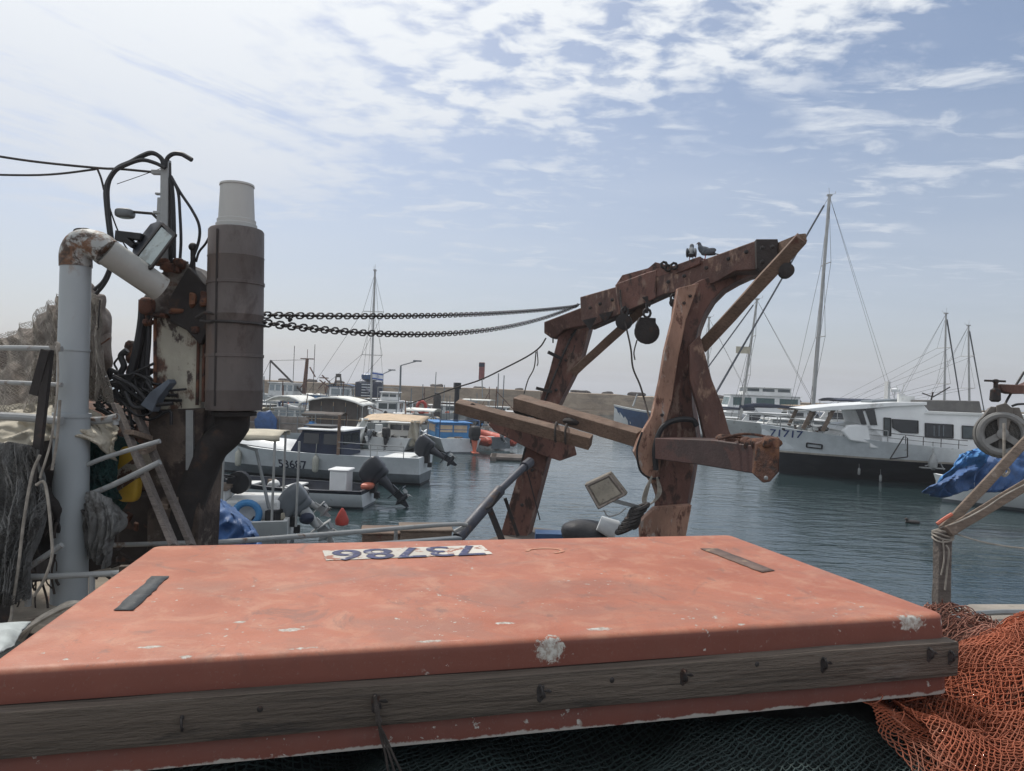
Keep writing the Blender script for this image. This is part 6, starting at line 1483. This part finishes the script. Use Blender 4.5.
# ---- sailing yachts
def yacht(label, px, py, rz, L, mast_base, mast_top, my, cover=None, extra=None, sail=None, spread=True, hullm=None, shroud=.011, mw_=.085):
    h = Hull(L, L * .3, L * .1, .3, .3, .7, 1.2, .8)
    t = boat('sailing_yacht', label, 'sailing yacht', h, [m_dkgrey, hullm or m_white2], [(.12, 0), (None, 1)], at=G(px, py), rz=R(rz), floor=L * .085)
    zdk = h.H
    cabin(t, -L * .12, L * .2, L * .17, zdk, zdk + .42, m_white2, m_white, m_win2, .9, .03, name='coachroof', nwin=3)
    b_ = to_local(t, P(*mast_base, my)); tp = to_local(t, P(*mast_top, my)); b_.z = min(b_.z, 2.0)
    dm = (tp - b_); foot = b_ + dm * ((zdk + .3 - b_.z) / dm.z)
    mb = MB(); mb.tube([foot, tp], [mw_, mw_ * .8], 10); mb.box(tp + V((0, 0, .05)), (.28, .18, .1)); mb.tube([tp, tp + V((.05, 0, .5))], .012, 5); mb.tube([tp + V((-.1, 0, .1)), tp + V((-.35, 0, .15)), tp + V((-.35, 0, .3))], .012, 5)
    mast = mb.build('mast', m_alu, t)
    mb = MB()
    for f_ in ((.38, .7) if spread else ()):
        q = foot.lerp(tp, f_); mb.tube([q - V((.1, .75, 0)), q, q + V((-.1, .75, 0))], .028, 6)
    if spread: mb.build('spreader', m_alu, mast)
    mb = MB(); L2 = L / 2
    ends = [V((L2 * .97, 0, zdk * 1.25)), V((-L2 * .97, .3, zdk)), V((-L2 * .97, -.3, zdk)), V((foot.x, L * .14, zdk)), V((foot.x, -L * .14, zdk))]
    for k, e in enumerate(ends):
        if k < 3: mb.tube([tp, e], shroud, 4)
        else:
            sp_ = foot.lerp(tp, .7) + V((-.1, .75 if k == 3 else -.75, 0)); mb.tube([tp.lerp(foot, .02), sp_, e], shroud, 4); mb.tube([foot.lerp(tp, .7), foot.lerp(tp, .38) + V((-.1, .75 if k == 3 else -.75, 0)), e], shroud, 4)
    mb.tube([tp, foot + V((.15, 0, .5))], shroud, 4); mb.build('standing_rigging', m_dark, t)
    if sail: mb = MB(); mb.tube([tp.lerp(V((L2 * .97, 0, zdk * 1.3)), .04), V((L2 * .95, 0, zdk * 1.3))], sail, 8); mb.build('furled_sail', mat('furled_grey', (.10, .11, .13), .8, bump=.2), t)
    bx = foot + V((0, 0, .95)); be = V((-L2 * .72, 0, bx.z + .1))
    mb = MB(); mb.tube(catmull([bx, bx.lerp(be, .25) + V((0, 0, .12)), bx.lerp(be, .7) + V((0, 0, .03)), be], 5), [.16] * 8 + [.13] * 8, 10); mb.build('boom_cover', m_navyc, t)
    rails(t, [V((-L2 * .95, -L * .13, zdk + .6)), V((0, -L * .15, zdk + .6)), V((L2 * .9, -.2, zdk * 1.3 + .6))], [(-L2 * .95, -L * .13, zdk + .6), (-L * .2, -L * .145, zdk + .6), (0, -L * .15, zdk + .6), (L * .2, -L * .13, zdk + .6), (L2 * .9, -.2, zdk * 1.3 + .6)], .6, m_steel, .016)
    rails(t, [V((-L2 * .95, L * .13, zdk + .6)), V((0, L * .15, zdk + .6)), V((L2 * .9, .2, zdk * 1.3 + .6))], [(-L2 * .95, L * .13, zdk + .6), (-L * .2, L * .145, zdk + .6), (0, L * .15, zdk + .6), (L * .2, L * .13, zdk + .6), (L2 * .9, .2, zdk * 1.3 + .6)], .6, m_steel, .016)
    return t, h, foot, tp
def flag(t, p, w_, h_, name='flag', ax='x'):
    """white flag with two blue bars and a star outline, local frame of t"""
    f = lambda u, v: V(p) + (V((-w_ * u, .10 * w_ * math.sin(u * 6), -h_ * v - .12 * w_ * u)) if ax == 'x' else V((.10 * w_ * math.sin(u * 6), -w_ * u, -h_ * v - .12 * w_ * u)))
    mb = MB(); mb.grid(f, 14, 6); o = mb.build(name, m_flagw, t, solid=.008, sharp=180)
    for a in (.12, .72):
        mb = MB(); mb.grid(lambda u, v: f(u, a + .16 * v), 14, 2); mb.build('bar', m_flagb, o, solid=.02, sharp=180)
    for s_ in (0, 1):
        mb = MB(); pts = [f(.5 + .13 * math.sin(R(120 * k + 60 * s_)) * h_ / w_ * 1.2, .5 - .14 * math.cos(R(120 * k + 60 * s_)) * 1.2) for k in range(3)]; mb.tube(pts, .012, 4, closed=True); mb.build('star', m_flagb, o)
    return o
t, h, f0, tp = yacht('yacht with a dark hood and tall mast flying a small blue and white flag', 374, 413, 88, 9.5, (371.5, 385), (375, 271), 52, sail=None)
mb = MB(); mb.prism([V((-3.6, -1.05, 1.6)), V((-1.2, -1.05, 1.6)), V((-1.3, -.95, 3.1)), V((-3.4, -.95, 3.0))], (0, 2.1, 0)); mb.build('spray_hood', m_navyc, t, bevel=.1)
mb = MB(); mb.blob((-2.2, 0, 3.5), (.8, .75, .4), .8, 14, 8, .3, 2); mb.build('boom_bundle', m_blueh, t)
for k in range(5): mb = MB(); mb.box((-3.68, 0, 1.75 + k * .26), (.05, .9, .08)); mb.build('ladder_rung', m_palegrey, t)
fo_ = flag(t, f0.lerp(tp, .26) + V((-.15, -.08, 0)), .80, .62, ax='y')
fo_.rotation_euler = (0, 0, 0)

S_, hS, f0, tp = yacht('large white sailing yacht with the tallest mast of the right side', 800, 447, 178, 13.0, (813, 398), (829.5, 196), 43, sail=.055, mw_=.115)
canopy(S_, -4.6, -1.6, 2.9, 3.05, m_navyc, .14, zb=1.4, nm='bimini'); 
mb = MB(); mb.box((-5.0, .6, 3.6), (.12, .5, 1.5)); mb.build('radar_mast', m_white2, S_); mb = MB(); mb.lathe([(.02, 0), (.3, .02), (.3, .2), (.1, .26)], (-5.9, -.3, 3.7), seg=14); mb.tube([V((-5.9, -.3, 1.5)), V((-5.9, -.3, 3.7))], .04, 8); mb.build('radar', m_white, S_)
T_, hT, f0, tp = yacht('yacht with a leaning mast carrying a small pale board, just right of the gallows', 747, 440, 172, 11.0, (742, 398), (757, 300), 48, sail=.05)
mb = MB(); q = to_local(T_, P(743, 350, 47.6)); mb.box(q, (.9, .05, .45)); mb.build('name_board', m_canvas, T_)
t, h, f0, tp = yacht('left of two yachts showing mainly masts above the boat numbered 71717', 925, 432, 10, 10.0, (944.5, 400), (946, 314), 58, sail=.06)
t, h, f0, tp = yacht('right of two yachts showing mainly masts above the boat numbered 71717', 952, 430, 10, 10.0, (970, 400), (968.5, 326), 62, sail=.06)
# thin masts and rigs behind the gallows
t, h, f0, tp = yacht('small yacht almost hidden behind the right gallows leg', 726, 431, 175, 6.5, (707, 396), (709, 318), 56)

# ---- right side motor boats
t, h = simple('fishing_boat', 'blue hulled fishing boat with a white wheelhouse behind the right gallows leg', 668, 431, 168, 9.0, 3.0, 1.35, [m_blackhull, m_blueh, m_white2], [(.15, 0), (-.93, 1), (None, 2)], sheer=.45)
cabin(t, -.6, 1.3, 1.9, 1.3, 2.7, m_white, m_white2, m_win2, .1, nwin=2); mb = MB(); mb.tube([V((.2, 0, 2.7)), V((.2, 0, 3.4))], .04, 6); mb.lathe([(.05, 0), (.5, .02), (.5, .12), (.1, .2)], (.2, 0, 3.1), seg=14); mb.build('radar', m_blk, t)
mb = MB(); mb.beam(V((-.5, 0, 2.7)), V((-.5, 0, 5.0)), .12, .12); mb.box((-.1, 0, 4.2), (.5, .05, 1.5)); mb.build('signal_mast', m_alu, t)
mb = MB(); mb.tube([V((2.9, -.8, 1.9)), V((2.6, 0, 2.9)), V((2.9, .8, 1.9))], .06, 6); mb.build('bow_arch', m_steel, t)
t, h = simple('motor_yacht', 'tall white motor yacht with a green tinted window and an upper deck', 742, 431, 175, 12.0, 4.0, 1.5, [m_dkgrey, m_white], [(.15, 0), (None, 1)])
cabin(t, -4.5, 1.8, 3.2, 1.5, 3.2, m_white, m_white, mat('green_glass', (.05, .10, .10), .2, bump=0), .25, nwin=3)
cabin(t, -3.8, .2, 2.6, 3.25, 3.9, m_white2, m_white, m_win2, .2, nwin=3)
mb = MB(); mb.tube([V((3.2, 2.0, 2.0)), V((3.2, 2.0, 3.9))], .025, 6); mb.build('flag_staff', m_alu, t); flag(t, (3.2, 2.0, 3.8), -1.2, .8)
t, h = simple('motor_boat', 'white cabin cruiser with a raked windscreen moored behind the trawl boom', 752, 441, 174, 7.5, 2.6, 1.0, [m_dkgrey, m_white, m_white], [(.12, 0), (None, 1)])
cabin(t, -2.4, 1.2, 2.0, 1.0, 1.95, m_white, m_white, m_win, .7, nwin=3)
t, h = simple('motor_boat', 'white boat with beige rolled covers on deck left of the number 71717', 790, 437, 172, 8.5, 2.8, 1.1, [m_dkgrey, m_white, m_white], [(.12, 0), (None, 1)])
cabin(t, -3.4, 1.0, 2.2, 1.1, 2.1, m_white, m_white, m_win, .6, nwin=3); clutter(t, -2.8, .6, 1.6, 2.15, 8, 61, [m_canvas_t, m_canvas, m_wood, m_white2], .5)
mb = MB(); mb.blob((-.5, 0, 2.35), (1.6, .8, .22), .7, 16, 8, .2, 2); mb.build('rolled_cover', m_canvas_t, t)
t, h = simple('motor_boat', 'long white boat with a dark window band moored close behind the boat numbered 71717', 850, 446, 176, 12, 3.4, 1.3, [m_dkgrey, m_white, m_white], [(.12, 0), (None, 1)])
cabin(t, -4.4, 2.8, 2.6, 1.3, 2.35, m_white, m_white, m_win, .7, nwin=5)

# ---- the boat numbered 71717
hY = Hull(14.2, 4.1, 1.36, .42, .5, .86, .75, .55, full=.5)
Y_ = boat('motor_yacht', 'big white trawler yacht numbered 71717 with a black lower hull and boxy cabin', 'motor yacht', hY, [m_blackhull, m_palegrey, mat('rubbing_strake', (.42, .38, .33), .7, bump=.1), m_white], [(.86, 0), (.93, 2), (None, 1)], stern=V((24.2, 26.4, 0)), bow=V((10.15, 29.3, 0)), floor=1.0)
hull_text(Y_, hY, '71717', 792, 436, .40, mat('number_navy', (.03, .05, .16), .6, bump=0), 1, 1.15)
yw = 1.62
def Ys(px, py, y=yw): return side(Y_, px, py, y)
wall = [Ys(862, 411), Ys(893, 405), Ys(912, 403), Ys(924, 405), Ys(929, 411), Ys(1070, 417), Ys(1070, 458), Ys(870, 448), Ys(868, 432)]
mb = MB(); mb.prism(wall, (0, -2 * yw, 0)); hs = mb.build('deckhouse', m_white, Y_, bevel=.03)
mb = MB(); mb.prism([Ys(804, 409), Ys(830, 406), Ys(893, 402), Ys(926, 402), Ys(926, 405), Ys(892, 406.5), Ys(862, 409), Ys(812, 411.5)], (0, -2 * yw - .0, 0)); mb.v = [q + V((0, .12 if q.y > 0 else -.12, 0)) for q in mb.v]; mb.build('roof', m_white, hs, bevel=.02)
mb = MB(); mb.prism([Ys(927, 411.0), Ys(1070, 416.5), Ys(1070, 419.0), Ys(924, 413.6)], (0, -2 * yw, 0)); mb.v = [q + V((0, .08 if q.y > 0 else -.08, 0)) for q in mb.v]; mb.build('roof_edge', m_canvas if 0 else m_white2, hs, bevel=.01)
def Ywin(pts, m=m_win, name='window', d_=.012, fr_=True):
    q = [Ys(*p, yw + .008) for p in pts]; mb = MB(); mb.prism(q, (0, d_, 0)); w_ = mb.build(name, m, hs)
    if fr_:
        c_ = sum(q, V()) / len(q); mb = MB()
        for i in range(len(q)): mb.beam(c_ + (q[i] - c_) * 1.03 + V((0, .018, 0)), c_ + (q[(i + 1) % len(q)] - c_) * 1.03 + V((0, .018, 0)), .03, .045, (0, 1, 0))
        mb.build('frame', m_blk, w_)
    return w_
Ywin([(892.5, 419.5), (917.5, 421), (917.5, 433), (901, 432.2), (893, 427.5)])
w_ = Ywin([(925.5, 423.5), (952.5, 425), (952.5, 438), (925.5, 436.5)]); Ywin([(962.5, 426), (985, 427.5), (985, 439.5), (962.5, 438.2)], m_win2)
Ywin([(1000, 428.5), (1022, 429.5), (1022, 441), (1000, 440)])
for x in (934, 939, 943.5): mb = MB(); mb.beam(Ys(x, 425.5, yw + .03), Ys(x, 436, yw + .03), .03, .02, (0, 1, 0)); mb.build('curtain', m_dkgrey, w_)
Ywin([(884, 418), (890.5, 418.5), (890.5, 435.5), (884, 435)], m_win2, 'door_window')
# slanted side windows and open wing of the pilothouse
for (a, b, c_, d_) in (((855.5, 409.5), (862, 409.5), (866.5, 424.5), (861, 424)), ((864.5, 409), (874, 409), (877, 425), (870, 425))):
    q = [Ys(*p, yw - .02) for p in (a, b, c_, d_)]; mb = MB(); mb.prism(q, (0, .06, 0)); mb.build('side_window', m_win, hs)
for (a, b) in (((834, 409), (822.5, 431)), ((812.5, 410), (803, 429))):
    for y_ in (yw - .02, -yw + .1):
        q0 = Ys(*a); q1 = Ys(*b); q0.y = y_; q1.y = y_; mb = MB(); mb.beam(q0, q1, .14, .06, (0, 1, 0)); mb.build('roof_strut', m_wood if y_ > 0 else m_wood, hs)
mb = MB(); q = [Ys(876, 410, -1.4), Ys(868, 424, -1.4)]
mb.prism([Ys(842, 431), Ys(848, 425), Ys(870, 424), Ys(884, 436), Ys(884, 446), Ys(850, 441)], (0, -2.9, 0)); mb.build('trunk_cabin', m_white, Y_, bevel=.06)
mb = MB(); mb.prism([Ys(845, 430, yw - .3), Ys(838, 438, yw - .3), Ys(886, 446, yw - .3), Ys(886, 436, yw - .3)], (0, -2.6, 0)); mb.build('trunk_cabin', m_white2, Y_, bevel=.05)
# hull hawse slot
q = [Ys(812, 444.5, 0), Ys(826, 446, 0), Ys(826, 451, 0), Ys(812, 449.5, 0)]
xs = [side(Y_, a, b, 1.75) for (a, b) in ((812, 444.8), (826.5, 446.3), (826.5, 450.4), (812, 449))]
mb = MB()
for i in range(4):
    a, b = xs[i], xs[(i + 1) % 4]; a = V((a.x, hY.y_at(a.x, a.z) + .02, a.z)); b = V((b.x, hY.y_at(b.x, b.z) + .02, b.z)); mb.beam(a, b, .05, .05, (0, 1, 0))
mb.build('hawse_frame', m_blk, Y_)
# pulpit and bow gear
def gun(tt, s_=1, dz=0, inn=.05): p = hY.pt(tt, hY.g(tt), s_); return V((p.x, p.y - s_ * inn, p.z + dz))
rails(Y_, [gun(tt, 1, .42) for tt in (.995, .95, .9, .85, .8, .75, .70)], [gun(tt, 1, .42) for tt in (.99, .95, .9, .85, .8, .75, .70)], .42, m_steel, .018)
rails(Y_, [gun(tt, -1, .42) for tt in (.995, .95, .9, .85, .8, .75, .70)], [gun(tt, -1, .42) for tt in (.99, .95, .9, .85, .8, .75, .70)], .42, m_steel, .018)
rails(Y_, [gun(tt, 1, .34) for tt in (.70, .64, .58, .52)], [gun(tt, 1, .34) for tt in (.70, .66, .62, .58, .54)], .34, m_dark, .014)
clutter(Y_, 4.6, 6.6, 1.0, 1.75, 16, 71, [m_blk, m_white2, m_rust, m_steel, m_rope_d], .34)
mb = MB(); a, b, c_ = Ys(890, 459, 2.1), Ys(904, 436.5, 2.15), Ys(907.5, 438, 2.15); e = Ys(907.5, 457, 2.1); mb.tube([a, b, c_, e], .022, 8); mb.tube([a, e], .022, 8); mb.build('boarding_ladder', m_dark, Y_)
mb = MB(); mb.lathe([(.02, -.3), (.14, -.2), (.16, 0), (.1, .2), (.03, .3)], Ys(933, 462, 2.2), seg=12); mb.tube([Ys(933, 442, 1.75), Ys(933, 456, 2.2)], .02, 6); mb.tube([Ys(935, 470, 2.2), Ys(925, 466, 2.2), Ys(940, 462, 2.2), Ys(944, 470, 2.2)], .025, 6); mb.box(Ys(932, 468, 2.2), (.8, .2, .04)); mb.build('hanging_anchor', m_steel, Y_)
for (x, y) in ((866, 474), (888, 481)): q = side(Y_, x, y, 2.0); fender(Y_, q.x, hY.y_at(q.x, q.z) + .10, q.z, .55, m_steel)
# roof gear
mb = MB(); mb.prism([Ys(912, 402, 1.2), Ys(912, 400, 1.2), Ys(960, 400.5, 1.2), Ys(980, 401, 1.2), Ys(983, 416, 1.2), Ys(924, 412, 1.2), Ys(922, 406, 1.2)], (0, -2.4, 0)); mb.build('covered_dinghy', mat('grey_boat_cover', (.13, .125, .12), .85, var=.15, wear=(.18, .17, .16), wa=.36, bump=.25), Y_, bevel=.05)
mb = MB(); mb.prism([Ys(872, 400.5, .8), Ys(900, 399, .8), Ys(912, 400, .8), Ys(912, 403, .8), Ys(872, 403, .8)], (0, -1.6, 0)); mb.build('solar_panel', m_dkgrey, Y_, bevel=.02)
mb = MB(); mb.box(Ys(901, 399, .9), (.22, .2, .4)); mb.box(Ys(906, 400, .9), (.5, .3, .3)); mb.tube([Ys(901, 398, .9), Ys(896, 385, .9)], .02, 5); mb.tube([Ys(901, 398, .9), Ys(904, 384, .9)], .02, 5); mb.build('antenna_base', m_white2, Y_)
mb = MB(); mb.tube([Ys(931, 401, .5), Ys(933, 392, .5)], .03, 6); mb.tube([Ys(922, 393, .5), Ys(933, 397, .5), Ys(950, 387, .5)], .025, 6); mb.build('antenna_arm', m_dark, Y_)

# ---- boats at the far right with blue covers
h = Hull(5.5, 2.0, .55, .3, .25, .85, .6, .75)
X_ = boat('motor_boat', 'small white boat under a sagging bright and dark blue cover behind the sloping planks', 'boat', h, [m_dkgrey, m_white], [(.1, 0), (None, 1)], stern=G(966, 499), bow=G(1085, 487), floor=.25)
for rows, m_, lb, off in (([[(932, 486, 18.4), (955, 478, 18.5), (985, 474, 18.6)], [(945, 474, 18.0), (962, 462, 18.1), (990, 455, 18.3)], [(958, 455, 18.2), (972, 450, 18.3), (990, 446, 18.4)]], m_blue_f, 'bright blue tarp stretched up to a point', 1),
                      ([[(921, 492, 17.6), (940, 498, 17.6), (955, 494, 17.6), (975, 488, 17.7)], [(930, 486, 17.3), (945, 482, 17.3), (958, 476, 17.4), (975, 470, 17.6)], [(950, 478, 17.8), (955, 474, 17.9), (962, 468, 17.9), (972, 466, 18)]], m_blue, 'dark blue tarp end trailing to the water', 4),
                      ([[(975, 494, 18), (995, 492, 18), (1030, 490, 18)], [(980, 470, 18.2), (1000, 468, 18.2), (1040, 466, 18.2)], [(985, 458, 18.6), (1005, 452, 18.6), (1040, 450, 18.6)]], m_blue, 'navy canvas', 7)):
    f = sheet_fn([PP(r) for r in rows], .08, 2.0, off, fold=.22, ff=6, fv=1.5); mb = MB(); mb.grid(f, 24, 16)
    mb.v = [to_local(X_, q) for q in mb.v]; mb.build('cover', m_, X_, solid=.02, sharp=60)
outboard(X_, (-h.L / 2, 0, .6), 10, .9, m_blk, m_pink)
clutter(X_, -2.4, 0, 1.5, .45, 10, 81, [m_white, m_white2, m_steel, m_palegrey], .45)
t, h = simple('motor_boat', 'white speedboat bow lying at the right edge under the sloping planks', 1030, 510, 150, 5.0, 2.0, .6, [m_dkgrey, m_white], [(.1, 0), (None, 1)])
cabin(t, -1.0, 1.0, 1.3, .6, 1.05, m_white, m_white, m_win, .6, nwin=2)
t, h = simple('skiff', 'small white dinghy floating between the blue cover and the right edge', 990, 502, 175, 2.6, 1.2, .38, [m_dkgrey, m_white], [(.06, 0), (None, 1)])
clutter(t, -.9, .9, .7, .25, 6, 82, [m_white, m_steel, m_white2, m_rope], .3)
mb = MB(); q = side(Y_, 985, 432, 3.2); 

# ---- along the breakwater
def lamp_post(px, top, arm, Yl, label):
    b_ = P(px, 400, Yl); b_.z = .5; t = thing('street_lamp', label, 'street lamp', tuple(b_), world=True); tp = P(px + .8, top, Yl); ap = P(*arm, Yl)
    mb = MB(); mb.tube([b_, tp], .09, 8); mb.build('pole', m_dkgrey, t); mb = MB(); mb.tube([tp, ap], .055, 6); mb.build('arm', m_dkgrey, t); mb = MB(); mb.box(ap, (.8, .3, .14)); mb.build('lamp_head', m_dkgrey, t)
lamp_post(400, 365.5, (417.5, 361), 70, 'taller lamp post with an upturned arm by the breakwater')
lamp_post(382, 374, (392, 370), 84, 'shorter lamp post with an upturned arm, left of the taller one')
bt = thing('beacon', 'dark red box beacon on a thin pole above the breakwater', 'beacon', tuple(P(482, 400, 80)), world=True)
mb = MB(); mb.tube([P(482.5, 398, 80), P(482, 378, 80)], .06, 6); mb.build('pole', m_steel, bt); mb = MB(); mb.box(P(481.8, 371, 80), (.62, .5, 1.9)); mb.build('box', m_beacon, bt); mb = MB(); mb.box(P(481.8, 365, 80) - V((0, .28, 0)), (.62, .05, .4)); mb.build('cap', m_navyc, bt)
mb = MB(); mb.tube([P(335.5, 386, 75), P(336, 377, 75), P(340.5, 377, 75), P(341.5, 386, 75)], .09, 6); mb.box(P(338.5, 375.5, 75), (.5, .3, .35)); solo(mb, 'gantry_sign', m_dark, 'small dark frame standing on the breakwater above the blue roofed boat', 'frame')
for k, (x, y) in enumerate(((434.5, 402), (436, 410))):
    if k == 0: mb = MB(); q = G(436, 428); mb.lathe([(.28, -1), (.28, 2.2), (.22, 2.3), (.0, 2.3)], (q.x, q.y, 0), seg=12); mb.lathe([(.2, 2.3), (.2, 2.45), (0, 2.5)], (q.x, q.y, 0), seg=10); solo(mb, 'piling', m_dark, 'tall dark mooring pile standing behind the blue cabin boat', 'piling')
mb = MB(); q = G(470, 436); mb.lathe([(.35, -1), (.36, 2.0), (.3, 2.1), (0, 2.1)], (q.x, q.y, 0), seg=12); solo(mb, 'piling', m_dkgrey, 'thick grey mooring pile below the left end of the timbers', 'piling')
# bird on the water
mb = MB(); q = G(912, 523); mb.blob(q + V((0, 0, .05)), (.16, .09, .07), 1, 12, 8); mb.blob(q + V((-.13, 0, .15)), (.04, .035, .04)); mb.tube([q + V((-.11, 0, .07)), q + V((-.13, 0, .14))], .025, 8); mb.tube([q + V((-.16, 0, .145)), q + V((-.21, 0, .14))], [.012, .004], 6)
solo(mb, 'duck', m_dark, 'small dark duck swimming in front of the white trawler yacht', 'bird').scale = (1.2, 1.2, .7)

# ================================================================ HAZE
mb = MB(); mb.box((0, 740, 9.0), (3000, 1640, 24))
hzm = bpy.data.materials.new('haze'); hzm.use_nodes = True
hn = hzm.node_tree; hn.nodes.remove(hn.nodes['Principled BSDF'])
pv = hn.nodes.new('ShaderNodeVolumePrincipled'); pv.inputs['Color'].default_value = (.93, .95, 1, 1); pv.inputs['Density'].default_value = .0010; pv.inputs['Anisotropy'].default_value = .2
hn.links.new(pv.outputs[0], hn.nodes['Material Output'].inputs['Volume'])
tag(mb.build('haze', hzm), kind='stuff')
